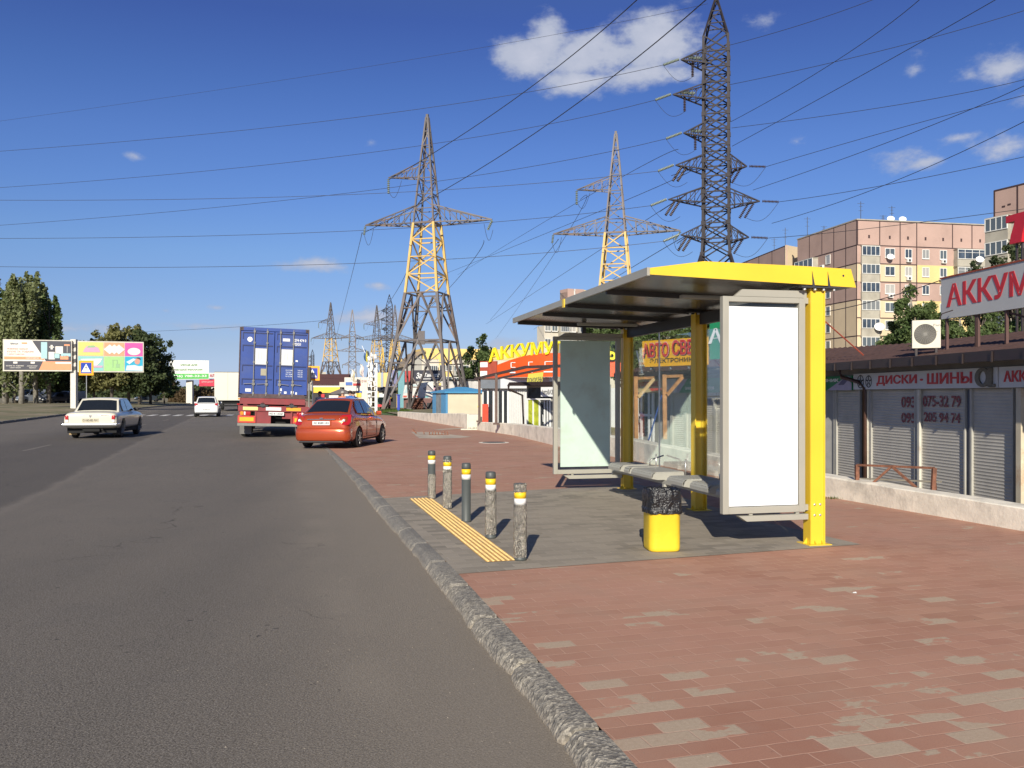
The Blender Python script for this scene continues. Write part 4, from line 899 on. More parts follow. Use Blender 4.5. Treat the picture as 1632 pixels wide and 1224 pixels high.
# green sign AB
FG = Face((P(1127, 0, 23.5).x, 23.5), (P(1260, 0, 21).x, 21)); gs = rootat('rooftop_sign', 'green rooftop sign with white letters just left of the near poster panel', 'rooftop sign', FG.p(0, 0, 2.4))
z0 = CH + 57*23.5/F; z1 = CH + 115*23.5/F; g = MB(); FG.box(g, FG.u(1131), FG.u(1250), -.08, 0, z0, z1); bb(g, 'sign_board', M_GREEN, gs)
g = MB(); letters(g, 'АВТО', FG.fl(FG.u(1130), z0+.42, FG.u(1225)-FG.u(1130), .42, .03)); bb(g, 'lettering', M_WHITE, gs)
g = MB()
for uu in (FG.u(1134), FG.u(1144)): g.bar(FG.p(uu, -.06, z0), FG.p(uu+.1, -.3, 2.3), .045)
bb(g, 'support_leg', M_RUSTR, gs)

# ================================================================ battery shop further left
FC = Face((P(768, 0, 44.5).x, 44.5), (P(995, 0, 41).x, 41)); uc_ = FC.u
shopC = rootat('battery_shop', 'white clad shop with grey fascia under the orange battery sign', 'shop', FC.p(0, 0, -.2))
M_CORR = mat('white_cladding', (.58, .58, .56), .6, var=.06, scale=2); M_FASC = mat('pale_fascia', (.60, .61, .62), .45, var=.04)
g = MB(); FC.box(g, 0, FC.L, -5, -.02, -.4, 1.9); 
for k in range(int((uc_(839)-uc_(811))/.12)): u0 = uc_(811)+k*.12; FC.box(g, u0, u0+.06, -.02, .02, -.3, 1.9)
bb(g, 'wall', M_CORR, shopC)
g = MB(); FC.box(g, 0, uc_(802), -.05, .30, 1.901, 2.42); o1 = bb(g, 'fascia', mat('grey_fascia', (.17, .19, .21), .5, var=.08), shopC)
g = MB(); FC.box(g, uc_(802.2), uc_(880), -.05, .32, 1.90, 2.44); bb(g, 'fascia', M_FASC, shopC)
g = MB()
for a, b in ((771, 777), (779, 786), (795, 801), (803, 809)): FC.box(g, *span(FC, a, b, .02), -.0, .03, .1, 1.75)
bb(g, 'window', mat('dark_glass', (.03, .035, .04), .15, spec=.8), shopC)
g = MB()
for a in (777, 786, 792, 801, 809): u0 = uc_(a); FC.box(g, u0, u0+.09, .0, .05, -.1, 1.85)
bb(g, 'window_frame', M_WHITE, shopC)
g = MB(); FC.box(g, uc_(774), uc_(783), .32, .36, 0.1, 1.1); rb = bb(g, 'red_banner', mat('banner_red', (.65, .08, .04), .6, var=.1), shopC)
g = MB(); 
for zz in (.35, .62, .85): FC.box(g, uc_(776), uc_(781), .362, .368, zz, zz+.09)
bb(g, 'banner_print', M_WHITE, rb)
# orange sign board in a shallow arc with raised yellow letters
bs = rootat('battery_sign', 'long orange arched roof sign topped by raised yellow letters', 'rooftop sign', FC.p(0, 0, 2.4))
n = 26; g = MB(); ua0, ua1 = uc_(795), uc_(992); ztop = lambda t: CH + 42.5/F*(52 + 19*math.sin(math.pi*min(1, t*.95+.03)))
pts = []
for i in range(n+1):
    t = i/n; u = ua0 + (ua1-ua0)*t; o = .2 + .9*math.sin(math.pi*t); pts.append((u, o))
M_ORG = mat('sign_orange', (.72, .10, .015), .5, var=.06)
for i in range(n):
    (u0, o0), (u1, o1) = pts[i], pts[i+1]; za, zb_ = 2.44, 0; t0, t1 = i/n, (i+1)/n
    zt0 = CH + 42.5/F*(50 + 16*math.sin(math.pi*t0)); zt1 = CH + 42.5/F*(50 + 16*math.sin(math.pi*t1))
    g.prism([FC.p(u0, o0, 2.445), FC.p(u1, o1, 2.445), FC.p(u1, o1, zt1), FC.p(u0, o0, zt0)], FC.n*-.1)
bb(g, 'sign_board', M_ORG, bs)
g = MB(); FC.box(g, 0, ua0-.02, .1, .2, 2.425, 3.30); bb(g, 'side_board', mat('sign_brick', (.34, .06, .03), .6, var=.1), bs)
g = MB(); FC.box(g, 0.02, .42, .201, .215, 2.5, 2.8); FC.box(g, .02, .45, .201, .215, 3.0, 3.25)
for k, (a, b) in enumerate(((814, 830), (842, 856), (868, 884))):
    t = (uc_(a, .9)-ua0)/(ua1-ua0); o = .2 + .9*math.sin(math.pi*t) + .05; u0, u1 = uc_(a, o), uc_(b, o)
    for q0, q1, w0, w1 in ((u0, u1, 2.93, 2.96), (u0, u1, 3.17, 3.20), (u0, u0+.04, 2.93, 3.2), (u1-.04, u1, 2.93, 3.2)): FC.box(g, q0, q1, o-.03, o+.01, w0, w1)
    FC.box(g, u0-.05, u1+.05, o-.02, o+.01, 2.66, 2.72)
bb(g, 'pictogram', M_WHITE, bs)
g = MB(); word_ = 'АККУМУЛЯТОРЫ'; x_px = 778.5; yy = lambda px: 553 + 22*((px-870)/105)**2*.9
M_LY = mat('letter_yellow', (.88, .70, .02), .4, var=.03)
vs, fs = _L[word_]
def fn(u, v):
    px = 778.5 + (986-778.5)*u; t = max(0, min(1, (px-795)/(992-795))); o = .35 + .9*math.sin(math.pi*t); D = FC.p(FC.u(px, o), o, 0).y
    yb = 578 - 13*math.sin(math.pi*max(0, min(1, (px-778)/215)))**.8; return FC.p(FC.u(px, o), o, CH + D*(HY - (yb - 21.5*v))/F)
letters(g, word_, fn, depth=-FC.n*.14); bb(g, 'lettering', M_LY, bs)
# entrance part with canopy
FE = Face((P(838, 0, 36.5).x, 36.5), (P(905, 0, 34.5).x, 34.5)); ue = FE.u
en = rootat('glazed_entrance_shop', 'small shop front with green curtained windows under a dark canopy', 'shop', FE.p(0, 0, -.2))
g = MB(); FE.box(g, 0, FE.L, -2.5, -.05, -.4, 2.0); bb(g, 'wall', M_WALLG, en)
g = MB(); FE.poly(g, [(-.35, 1.95), (FE.L, 1.95), (FE.L, 2.1), (-.2, 2.1)], -1, .75); bb(g, 'canopy', M_GUT, en)
g = MB(); g.tube([FE.p(-.3, .7, 1.96), FE.p(-.3, .7, 1.8), FE.p(-.05, .15, 1.55), FE.p(-.02, .08, -.2)], .05, 8); bb(g, 'downpipe', M_GUT, en)
g = MB()
for a, b in ((842, 849), (851, 859)): FE.box(g, *span(FE, a, b), -.03, .0, .1, 1.35)
bb(g, 'green_curtain', mat('lime_curtain', (.38, .42, .03), .7, var=.3, scale=6), en)
g = MB(); FE.box(g, *span(FE, 861, 876), -.04, -.01, -.1, 1.3); FE.box(g, *span(FE, 841, 876), -.045, -.02, 1.4, 1.85); bb(g, 'glass', mat('dark_glass', (.03, .035, .04), .15, spec=.8), en)
g = MB()
for a in (840, 849.3, 859.3, 867.5, 872, 876): u0 = ue(a); FE.box(g, u0, u0+.06, -.03, .03, -.2, 1.4)
FE.box(g, *span(FE, 840, 877), -.03, .031, 1.36, 1.42); g.tube([FE.p(ue(868), .08, .45), FE.p(ue(868), .1, .75)], .015, 6); bb(g, 'window_frame', M_WHITE, en)
av = rootat('hanging_sign', 'small white sign hanging under the dark canopy left of the pale green panel', 'sign', FE.p(ue(862), .8, 1.4)); a_, b2_ = FE.u(862, .8), FE.u(881, .8)
g = MB(); FE.box(g, a_, b2_, .77, .80, 1.50, 1.88); bb(g, 'sign_board', M_WHITE, av); g = MB(); letters(g, 'АвтоВАЗ', FE.fl(a_+.04, 1.58, (b2_-a_)*.95, .2, .805)); bb(g, 'lettering', M_BLK, av)
yb = rootat('yellow_banner', 'lime yellow banner with black word tilted on top of the dark canopy', 'banner', FE.p(ue(839), .5, 2.1))
g = MB(); pp = [P(839, 613, 36), P(864, 611, 36), P(866, 593, 36), P(842, 596, 36)]; g.prism(pp, (0, .03, 0)); bb(g, 'banner_sheet', mat('lime_banner', (.50, .45, .04), .6, var=.08), yb)
g = MB(); letters(g, 'ДОМОФОНЫ', bil(*[q_.lerp((pp[0]+pp[2])/2, .15) for q_ in (pp[0], pp[1])], pp[1].lerp(pp[2], .62), pp[0].lerp(pp[3], .62), off=(0, -.01, 0))); bb(g, 'lettering', M_BLK, yb)
# brown steel pergola over the wall
pg = rootat('steel_pergola', 'rusty brown steel posts and long top beam standing on the low wall', 'steel frame', P(764, 671, 37.6)); M_BRS = mat('brown_steel', (.10, .06, .045), .6, var=.2)
for px, yt, yb_, D in ((764, 603, 672, 37.9), (791, 596, 676, 34.8)):
    g = MB(); g.bar(P(px, yb_, D), P(px, yt, D), .11); g.bx(P(px, 0, D).x-.13, P(px, 0, D).x+.13, D-.1, D+.1, P(px, yb_, D).z-.02, P(px, yb_, D).z+.05); bb(g, 'post', M_BRS, pg)
g = MB(); A_ = P(757, 604, 38.6); B_ = P(838, 585, 31); C_ = P(905, 583, 26.5); g.bar(A_, B_, .08, .10); g.bar(B_, C_, .08, .10); g.bar(A_ + Vector((.9, .3, 0)), B_ + Vector((.9, .3, .0)), .07, .08); g.bar(A_, A_ + Vector((.9, .3, 0)), .07); g.bar(B_, B_ + Vector((.9, .3, 0)), .07)
bb(g, 'top_beam', M_BRS, pg)
# blue roofed transformer shed
sd = thing('transformer_shed', 'cream shed with bright blue hipped roof and blue corners', 'shed', P(711, 665, 57), R(25)); sd.location.z = -.3
zf = 1.70 + .3; L1, L2 = 3.25, 2.6; M_CRM = mat('cream_plaster', (.66, .58, .42), .8, var=.06, scale=1.5, stain=.15, stain_col=(.45, .38, .28))
g = MB(); g.bx(0.02, L1-.02, 0.02, L2, 0, zf); bb_ = g.build('wall', M_CRM, sd)
g = MB(); g.bx(-.02, .12, -.0, .10, 0, zf); g.bx(L1-.12, L1+.02, 0, .1, 0, zf); g.bx(-.025, .0, 0.1, .9, 0, zf); g.bx(-.025, 0, 1.9, L2, 0, zf); g.build('blue_trim', mat('sky_blue', (.10, .29, .50), .5, var=.05), sd)
g = MB(); g.bx(-.02, .015, .9, 1.9, 0, zf-.1); g.build('door', mat('grey_blue_door', (.22, .24, .25), .6, var=.25, scale=3), sd)
g = MB(); e = .14; zr = zf + .42; g.add([(-e, -e, zf), (L1+e, -e, zf), (L1+e, L2+e, zf), (-e, L2+e, zf), (-e, -e, zf+.09), (L1+e, -e, zf+.09), (L1+e, L2+e, zf+.09), (-e, L2+e, zf+.09), (1.3, L2/2, zr), (L1-1.3, L2/2, zr)], [(3, 2, 1, 0), (0, 1, 5, 4), (1, 2, 6, 5), (2, 3, 7, 6), (3, 0, 4, 7), (4, 5, 9, 8), (5, 6, 9), (6, 7, 8, 9), (7, 4, 8)])
g.build('roof', mat('roof_blue', (.08, .31, .54), .4, var=.04), sd)
g = MB(); g.prism([(L1-1.0, -.001, 1.05), (L1-.78, -.001, 1.05), (L1-.89, -.001, 1.3)], (0, -.01, 0)); g.build('warning_triangle', M_LY, sd)
# ================================================================ vehicles
M_TYRE = mat('tyre_rubber', (.018, .018, .018), .8, var=.2); M_RIM = mat('alloy', (.55, .55, .54), .35, .8, var=.05); M_CGL = mat('car_glass', (.012, .014, .016), .06, spec=.9, var=.05, coat=.6)
M_TAILR = mat('tail_lamp_red', (.42, .01, .012), .15, coat=.8, spec=.7, var=.08); M_TAILW = mat('lamp_clear', (.75, .72, .68), .15, coat=.8, var=.05); M_AMB = mat('lamp_amber', (.85, .28, .02), .2, coat=.5)
M_CHR = mat('chrome', (.75, .75, .74), .15, 1.0, var=.03); M_BPL = mat('black_plastic', (.02, .02, .021), .6); M_PLATE = mat('plate_white', (.72, .73, .70), .4, var=.03); M_UNDER = mat('underbody', (.012, .012, .012), .9)
M_SEAM = mat('seam_black', (.01, .01, .01), .8)
def carbody(root, st, paint, wheels, wr, W):
    """st: stations (y, zb, zw, zd, hw, hd): bottom z, widest z, deck z, half width, deck half width"""
    rings = []
    for y, zb, zw, zd, hw, hd in st:
        half = [(hw*.55, zb), (hw*.93, zb+.01), (hw*.985, zb+.10), (hw, zw), (hw*.985, zd-.13), (hd, zd-.02), (hd*.72, zd+.012)]
        rings.append([(x, y, z) for x, z in half] + [(-x, y, z) for x, z in half[::-1]])
    g = MB(); ringloft(g, rings); o = g.build('body', paint, root, smooth=True)
    q = o.modifiers.new('s', 'SUBSURF'); q.levels = 2; q.render_levels = 2
    cuts = []
    c = MB()
    for y in wheels:
        c.lathe([(wr+.055, -W), (wr+.055, W)], (0, y, wr), 28, axis='x')
    co = c.build('c', paint, root); q = o.modifiers.new('b', 'BOOLEAN'); q.operation = 'DIFFERENCE'; q.object = co; q.solver = 'EXACT'
    bpy.context.view_layer.update(); dg = bpy.context.evaluated_depsgraph_get(); me = bpy.data.meshes.new_from_object(o.evaluated_get(dg))
    o.modifiers.clear(); o.data = me; me.polygons.foreach_set('use_smooth', [True]*len(me.polygons)); bpy.data.objects.remove(co)
    me.set_sharp_from_angle(angle=R(40)) if hasattr(me, 'set_sharp_from_angle') else None
    g = MB(); g.bx(-W/2+.10, W/2-.10, st[0][0]+.25, st[-1][0]-.25, .20, .62); g.build('underside', M_UNDER, root)
    return o
def wheel(root, x, y, r, w=.19, rim=M_RIM, spokes=7):
    s = 1 if x > 0 else -1; g = MB(); g.lathe([(r*.62, -w/2), (r*.9, -w/2), (r, -w/2+.03), (r, w/2-.03), (r*.9, w/2), (r*.62, w/2)], (x, y, r), 32, axis='x'); wh = g.build('wheel', M_TYRE, root, smooth=False)
    g = MB(); xo = x + s*(w/2-.02); g.lathe([(r*.64, -.01), (r*.64, .015), (r*.58, .018), (r*.57, -.02)], (xo, y, r), 28, axis='x')
    for k in range(spokes): q = 2*math.pi*k/spokes; g.bar((xo+s*.01, y, r), (xo+s*.008, y+math.cos(q)*r*.6, r+math.sin(q)*r*.6), .045 if spokes > 3 else .2, .02)
    g.lathe([(.05, -.02), (.05, .025)] if s > 0 else [(.05, -.025), (.05, .02)], (xo, y, r), 14, axis='x'); g.build('rim', rim, wh)
    g = MB(); g.lathe([(r*.6, -.004), (r*.6, .0)], (x + s*(w/2-.06), y, r), 24, axis='x'); g.build('hub', M_UNDER, wh)
def cabin(root, paint, yb0, yr0, yr1, yb1, zb0, zr, zb1, wb, wr_, rear_in=.06, pillars=(), glass=M_CGL, crown=.035):
    """greenhouse: base rear y, roof rear y, roof front y, base front y"""
    g = MB(); secs = [(yb0, zb0, wb*.96), (yr0, zr-.015, wr_*.97), ((yr0+yr1)/2, zr+crown*.6, wr_), (yr1, zr-.01, wr_*.97), (yb1, zb1, wb*.96)]
    # solid shell
    def ring(y, zt, hw_t): return [(-hw_t, y, zt), (-hw_t*.6, y, zt+crown*.8), (0, y, zt+crown), (hw_t*.6, y, zt+crown*.8), (hw_t, y, zt)]
    rs = [ring(yb0, zb0-.03, wb*.95), ring(yr0-.05, zr-.05, wr_*.97), ring(yr0+.08, zr-.012, wr_), ring((yr0+yr1)/2, zr, wr_), ring(yr1-.06, zr-.012, wr_), ring(yr1+.05, zr-.045, wr_*.97), ring(yb1, zb1-.03, wb*.95)]
    k = 5; vs = [v for r_ in rs for v in r_]; fs = []
    for i in range(len(rs)-1):
        for j in range(k-1): fs.append((i*k+j, i*k+j+1, (i+1)*k+j+1, (i+1)*k+j))
    n0 = len(vs); lo = [(-wb, yb0, zb0-.05), (-wb, yr0, (zb0*.7+zb1*.3)-.04), (-wb, yr1, (zb0*.3+zb1*.7)-.04), (-wb, yb1, zb1-.05)]
    vs += lo + [(-x, y, z) for x, y, z in lo]
    L_ = [i*k for i in range(7)]; Rr = [i*k+4 for i in range(7)]
    fs += [(n0, L_[0], L_[1], n0+1), (n0+1, L_[1], L_[2], L_[3], L_[4], L_[5], n0+2), (n0+2, L_[5], L_[6], n0+3)]
    fs += [(n0+4, Rr[0], Rr[1], n0+5), (n0+5, Rr[1], Rr[2], Rr[3], Rr[4], Rr[5], n0+6), (n0+6, Rr[5], Rr[6], n0+7)]
    g.add(vs, fs); sh_ = g.build('roof', paint, root, smooth=True, bevel=.02)
    # rear and front glass follow the crowned rear surface
    def scr(i0, i1, t0, t1, m, nm):
        a, b = rs[i0], rs[i1]; gg = MB(); vv = []; nrm = (Vector(b[2])-Vector(a[2])).cross(Vector((1, 0, 0))).normalized(); nrm = -nrm if (nrm.y > 0) == (i0 < i1 and yb0 < yb1) and i0 == 0 else nrm
        mid = Vector((0, (yb0+yb1)/2, .9)); nrm = nrm if nrm.dot(Vector(a[2])-mid) > 0 else -nrm
        for t in (t0, t1):
            for x in (-.90, -.6, 0, .6, .90):
                pa = [Vector(p) for p in a]; pb = [Vector(p) for p in b]
                row = [p.lerp(q, t) for p, q in zip(pa, pb)]; W_ = row[4].x; xx = x*W_; seg = 0 if xx < row[1].x else 1 if xx < row[2].x else 2 if xx < row[3].x else 3
                f_ = (xx-row[seg].x)/(row[seg+1].x-row[seg].x); vv.append(row[seg].lerp(row[seg+1], f_) + nrm*.012)
        gg.add(vv, [(i, i+1, i+6, i+5) for i in range(4)]); return gg.build(nm, m, root, smooth=True)
    scr(0, 1, .10, .90, glass, 'rear_window'); scr(6, 5, .08, .92, glass, 'windscreen')
    # side windows on the leaning side planes
    def side_pt(s, y, v):
        zb_ = zb0 + (zb1-zb0)*(y-yb0)/(yb1-yb0)
        zt = zr-.02 if yr0 <= y <= yr1 else (zb0-.03 + (zr-.05-zb0)*(y-yb0)/(yr0-yb0) if y < yr0 else zb1-.03 + (zr-.05-zb1)*(yb1-y)/(yb1-yr1))
        x = wb + (wr_-wb)*max(0, (zt-zb_)/(zr-zb_)) * v; return Vector((s*(x+.014), y, zb_+.02 + (zt-.055-zb_)*v))
    for s in (-1, 1):
        for y0, y1 in pillars:
            gg = MB(); n = 6; pts = [(side_pt(s, y0+(y1-y0)*i/n, 0), side_pt(s, y0+(y1-y0)*i/n, 1)) for i in range(n+1)]
            for i in range(n):
                if pts[i][1].z - pts[i][0].z < .02 and pts[i+1][1].z - pts[i+1][0].z < .02: continue
                gg.quad(pts[i][0], pts[i+1][0], pts[i+1][1], pts[i][1])
            gg.build('side_window', glass, root)
    return sh_
def plate(root, w, x0, x1, y, z0, z1, m=M_PLATE, tm=M_BLK):
    g = MB(); g.bx(x0, x1, y-.012, y, z0, z1); o = g.build('number_plate', m, root, bevel=.003)
    g = MB(); letters(g, w, flat((x0+.03, y-.0145, z0+.025), (1, 0, 0), (0, 0, 1), x1-x0-.06, z1-z0-.05)); g.build('lettering', tm, o)
def mirrors(root, y, z, w, m):
    for s in (-1, 1): g = MB(); g.box((s*(w+.09), y, z), (.17, .10, .13)); g.build('wing_mirror', m, root, bevel=.03)
def lamp_poly(root, pts, ext, m, nm='tail_lamp'):
    g = MB(); g.prism(pts, ext); return g.build(nm, m, root, bevel=.012)
# ---- orange sedan
M_ORC = mat('orange_metallic', (.50, .080, .022), .26, .45, var=.02, coat=1.0, scale=2)
c1 = thing('orange_car', 'orange-red saloon with its nose up on the red pavement beside the truck', 'car', (-5.50, 24.75, -.01), -R(7.6)); c1.rotation_euler.z = -math.atan(.135); c1.rotation_euler.y = R(-.3)
st = [(.00, .34, .55, .78, .60, .50), (.03, .24, .55, .86, .74, .62), (.14, .20, .58, 1.00, .815, .69), (.45, .19, .60, 1.035, .845, .73), (.80, .20, .62, 1.03, .85, .75), (1.5, .20, .62, .97, .85, .76), (2.4, .20, .62, .95, .85, .76), (3.1, .20, .6, .93, .845, .74), (3.7, .20, .58, .86, .83, .68), (4.08, .20, .52, .74, .77, .60), (4.25, .26, .48, .62, .62, .46)]
carbody(c1, st, M_ORC, (.93, 3.38), .30, 1.72)
cabin(c1, M_ORC, .42, 1.18, 2.30, 3.25, 1.03, 1.455, .95, .745, .575, pillars=((.98, 1.62), (1.70, 2.66)))
for x in (-.76, .76):
    for y in (.93, 3.38): wheel(c1, x, y, .30, spokes=7)
mirrors(c1, 2.80, 1.0, .80, M_ORC); plate(c1, 'АЕ 8289 НН', -.26, .26, -.012, .70, .815)
g = MB(); g.bx(-.30, .30, -.012, .05, .675, .84); g.build('plate_recess', M_ORC, c1, bevel=.01)
g = MB(); ringloft(g, [[(x, y0-.0, z) for x, y0, z in r_] for r_ in [[(-.835*s_*k_, y_ + (1-k_)*.6, z_) for s_, y_ in ((1, .30), (.985, .12), (.93, .03), (.8, -.02), (.5, -.05), (0, -.06), (-.5, -.05), (-.8, -.02), (-.93, .03), (-.985, .12), (-1, .30))] for z_, k_ in ((.24, .95), (.28, .985), (.36, 1), (.50, 1), (.585, .985), (.62, .94))]], cap0=True, cap1=True); g.build('rear_bumper', M_ORC, c1, smooth=True)
g = MB(); g.bx(-.42, .42, -.02, .03, .855, .875); g.build('chrome_strip', M_CHR, c1, bevel=.004)
for s in (-1, 1):
    q = (lambda x: s*x); lamp_poly(c1, [(q(.50), .055, .90), (q(.63), .04, .99), (q(.80), .30, 1.00), (q(.83), .17, .78), (q(.80), .03, .70), (q(.62), .0, .70)], (0, .10, 0), M_TAILR)
    lamp_poly(c1, [(q(.58), -.0, .80), (q(.66), .0, .88), (q(.70), .0, .86), (q(.70), .0, .80)], (0, .12, 0), M_TAILW, 'reversing_lamp')
g = MB(); g.bx(-.66, .66, -.05, .12, .185, .245); g.build('lower_bumper', M_BPL, c1, bevel=.02)
g = MB(); g.bx(-.05, .05, -.01, .04, .885, .91); g.build('emblem', M_CHR, c1, bevel=.004)
g = MB()
for s in (-1, 1):
    for y in (1.66, 2.70): g.bx(s*.846-.006, s*.846+.006, y-.006, y+.006, .30, .92)
    g.bx(s*.849-.005, s*.849+.005, 1.35, 2.75, .295, .305)
g.build('door_seam', M_SEAM, c1)
for s in (-1, 1):
    for y in (1.42, 2.42): g = MB(); g.bx(s*.85-.012, s*.85+.012, y, y+.16, .80, .825); g.build('door_handle', M_ORC, c1, bevel=.006)
# items on the parcel shelf
g = MB(); g.box((0.0, .80, 1.05), (.9, .2, .05)); g.build('parcel_shelf', mat('shelf_items', (.5, .4, .1), .6, var=.6, scale=9), c1)
# ---- old cream saloon
M_CRC = mat('cream_white_paint', (.62, .585, .48), .32, var=.03, coat=.5, scale=1.5)
c2 = thing('old_saloon_car', 'old boxy cream saloon driving in the left lane', 'car', (-15.05, 30.6, roadz(31)), R(12.0))
st = [(.00, .42, .62, .86, .84, .78), (.04, .40, .64, .93, .885, .80), (.3, .34, .66, .965, .90, .81), (1.0, .32, .68, .97, .905, .81), (2.2, .32, .68, .965, .905, .81), (3.2, .32, .68, .96, .905, .81), (4.2, .34, .66, .93, .89, .79), (4.66, .40, .62, .86, .86, .78), (4.74, .44, .6, .78, .80, .70)]
carbody(c2, st, M_CRC, (1.0, 3.85), .335, 1.84)
cabin(c2, M_CRC, .88, 1.42, 2.75, 3.45, .955, 1.44, .955, .80, .66, pillars=((1.30, 1.95), (2.02, 3.0)))
for x in (-.74, .74):
    for y in (1.0, 3.85): wheel(c2, x, y, .335, rim=mat('steel_rim', (.35, .35, .34), .4, .5), spokes=3)
plate(c2, 'С-162-82 АН', -.27, .27, -.003, .60, .73, mat('plate_cream', (.52, .47, .34), .5)); mirrors(c2, 3.05, 1.02, .82, M_BPL)
for s in (-1, 1):
    lamp_poly(c2, [(s*.71, -.015, .69), (s*.82, -.015, .69), (s*.83, -.015, .84), (s*.72, -.015, .84)], (0, .05, 0), M_TAILR); lamp_poly(c2, [(s*.725, -.01, .585), (s*.81, -.01, .585), (s*.82, -.01, .685), (s*.71, -.01, .685)], (0, .05, 0), M_TAILW, 'reversing_lamp')
g = MB(); g.bx(-.93, .93, -.09, -.02, .46, .545); g.bx(-.93, -.87, -.09, .35, .46, .545); g.bx(.87, .93, -.09, .35, .46, .545); g.build('rear_bumper', M_CHR, c2, bevel=.015)
g = MB(); g.prism([(-.05, -.012, .84), (.05, -.012, .84), (0, -.012, .75)], (0, .01, 0)); g.bx(-.25, .25, -.008, .0, .858, .87); g.build('badge', M_CHR, c2)
g = MB(); letters(g, 'ВОЛГА', flat((.36, -.006, .83), (1, 0, 0), (0, 0, 1), .26, .035)); g.build('lettering', M_CHR, c2)
g = MB(); g.bx(-.86, -.60, .62, .64, .12, .40); g.build('mud_flap', mat('tan_flap', (.36, .26, .13), .8), c2); g = MB(); g.bx(.60, .86, .62, .64, .12, .40); g.build('mud_flap', M_BPL, c2)
g = MB(); g.bx(-.28, .28, .12, .9, .26, .42); g.tube([(.4, -.04, .33), (.4, .8, .33)], .03, 8); g.build('fuel_tank', M_UNDER, c2)
# ---- white hatchback
M_WHC = mat('white_car_paint', (.72, .72, .70), .25, var=.02, coat=1, scale=1)
c3 = thing('white_hatchback', 'small white hatchback driving away left of the container truck', 'car', (-21.85, 61.3, 0), R(16.5))
st = [(.0, .36, .55, .80, .66, .58), (.05, .26, .55, .92, .79, .68), (.2, .22, .6, .97, .835, .72), (1.0, .2, .62, .97, .84, .74), (2.0, .2, .62, .95, .84, .74), (3.0, .2, .6, .92, .83, .72), (3.6, .22, .56, .80, .79, .64), (3.95, .28, .5, .64, .62, .46)]
carbody(c3, st, M_WHC, (.62, 3.08), .30, 1.70); cabin(c3, M_WHC, .10, .42, 2.05, 2.95, .97, 1.44, .93, .74, .60, pillars=((.62, 1.45), (1.52, 2.5)))
for x in (-.75, .75):
    for y in (.62, 3.08): wheel(c3, x, y, .30, spokes=5)
plate(c3, 'АЕ 8289 НН', -.26, .26, .0, .50, .60); mirrors(c3, 2.5, 1.0, .80, M_WHC)
for s in (-1, 1): lamp_poly(c3, [(s*.56, .03, .80), (s*.76, .06, .80), (s*.80, .09, .98), (s*.60, .03, .98)], (0, .1, 0), M_TAILR)
g = MB(); g.bx(-.72, .72, -.005, .1, .22, .33); g.build('lower_bumper', M_BPL, c3, bevel=.02)
# ---- container and its trailer
TR = thing('container_trailer', 'maroon semi-trailer chassis carrying the blue container', 'semi-trailer', (-8.72, 31.3, roadz(31.5)), math.atan(.268))
TR.rotation_euler.y = R(1.6)
M_MAR = mat('maroon_steel', (.24, .032, .035), .55, var=.15, scale=3, stain=.35, stain_col=(.10, .05, .05)); M_LGR = mat('worn_grey', (.22, .215, .19), .6, var=.15)
g = MB()
g.bx(-1.20, 1.10, .02, .22, 1.22, 1.44); g.bx(-1.25, 1.25, .06, .14, .96, 1.16); g.bx(-.45, -.37, .2, 8, 1.0, 1.25); g.bx(.37, .45, .2, 8, 1.0, 1.25); g.bx(-1.2, 1.2, 3, 3.1, 1.1, 1.3); g.bx(-1.2, 1.2, 6, 6.1, 1.1, 1.3)
g.bx(-.62, -.10, .10, .13, .50, .96); g.bx(-1.22, -1.16, .1, .2, .5, .96); g.bx(-.66, -.60, .08, .15, .45, .96); g.bx(.60, .66, .08, .15, .45, .96); g.bx(.3, .9, .16, .2, .7, .96)
g.build('chassis', M_MAR, TR)
g = MB(); g.bx(-1.26, 1.24, -.02, .10, .42, .52); g.build('underrun_bar', M_LGR, TR, bevel=.01)
g = MB(); g.bx(-.6, -.12, .135, .15, .5, .68); g.bx(-.3, .7, .5, .6, .5, .95); g.bx(-.9, .9, 1.0, 1.1, .5, .6); g.build('crossmember', M_UNDER, TR)
for x0, x1, m in ((-1.25, -.64, 0), (.68, 1.24, 0)):
    g = MB(); g.bx(x0, x1, .05, .075, .54, .79); o = g.build('marker_board', mat('marker_red', (.75, .07, .04), .4, var=.03), TR); g = MB(); g.bx(x0+.06, x1-.06, .044, .049, .595, .735); g.build('marker_centre', mat('marker_yellow', (.85, .42, .02), .4), o)
for s in (-1, 1):
    g = MB(); xa = s*1.17; g.bx(min(xa, xa-s*.36), max(xa, xa-s*.36), -.0, .06, .815, .945); o = g.build('light_cluster', M_TAILR, TR, bevel=.01)
    g = MB(); g.bx(min(s*1.165, s*1.06), max(s*1.165, s*1.06), -.006, -.001, .82, .94); g.build('indicator', M_AMB, o); g = MB(); g.bx(min(s*1.04, s*.985), max(s*1.04, s*.985), -.006, -.001, .82, .94); g.build('clear_lens', M_TAILW, o)
for x0, x1, m in ((-1.08, -.56, 'marker_pale'), (-.28, .26, 'plate_row'), (.44, .96, 'marker_gold')):
    g = MB(); g.bx(x0, x1, .04, .056, .995, 1.115); g.build('reflector_strip', {'marker_pale': mat('marker_pale', (.80, .66, .25), .4), 'plate_row': M_PLATE, 'marker_gold': mat('marker_gold', (.80, .36, .03), .4)}[m], TR)
plate(TR, 'HO 4-1 AO67', -.18, .36, .05, .82, .945)
g = MB()
for x in (-.40, .62): g.lathe([(.09, 0), (.09, .03)], (x, .02, 1.19), 12, axis='y'); g.bx(x-.2, x+.2, .0, .06, 1.14, 1.18)
g.build('twist_lock', M_DARK, TR)
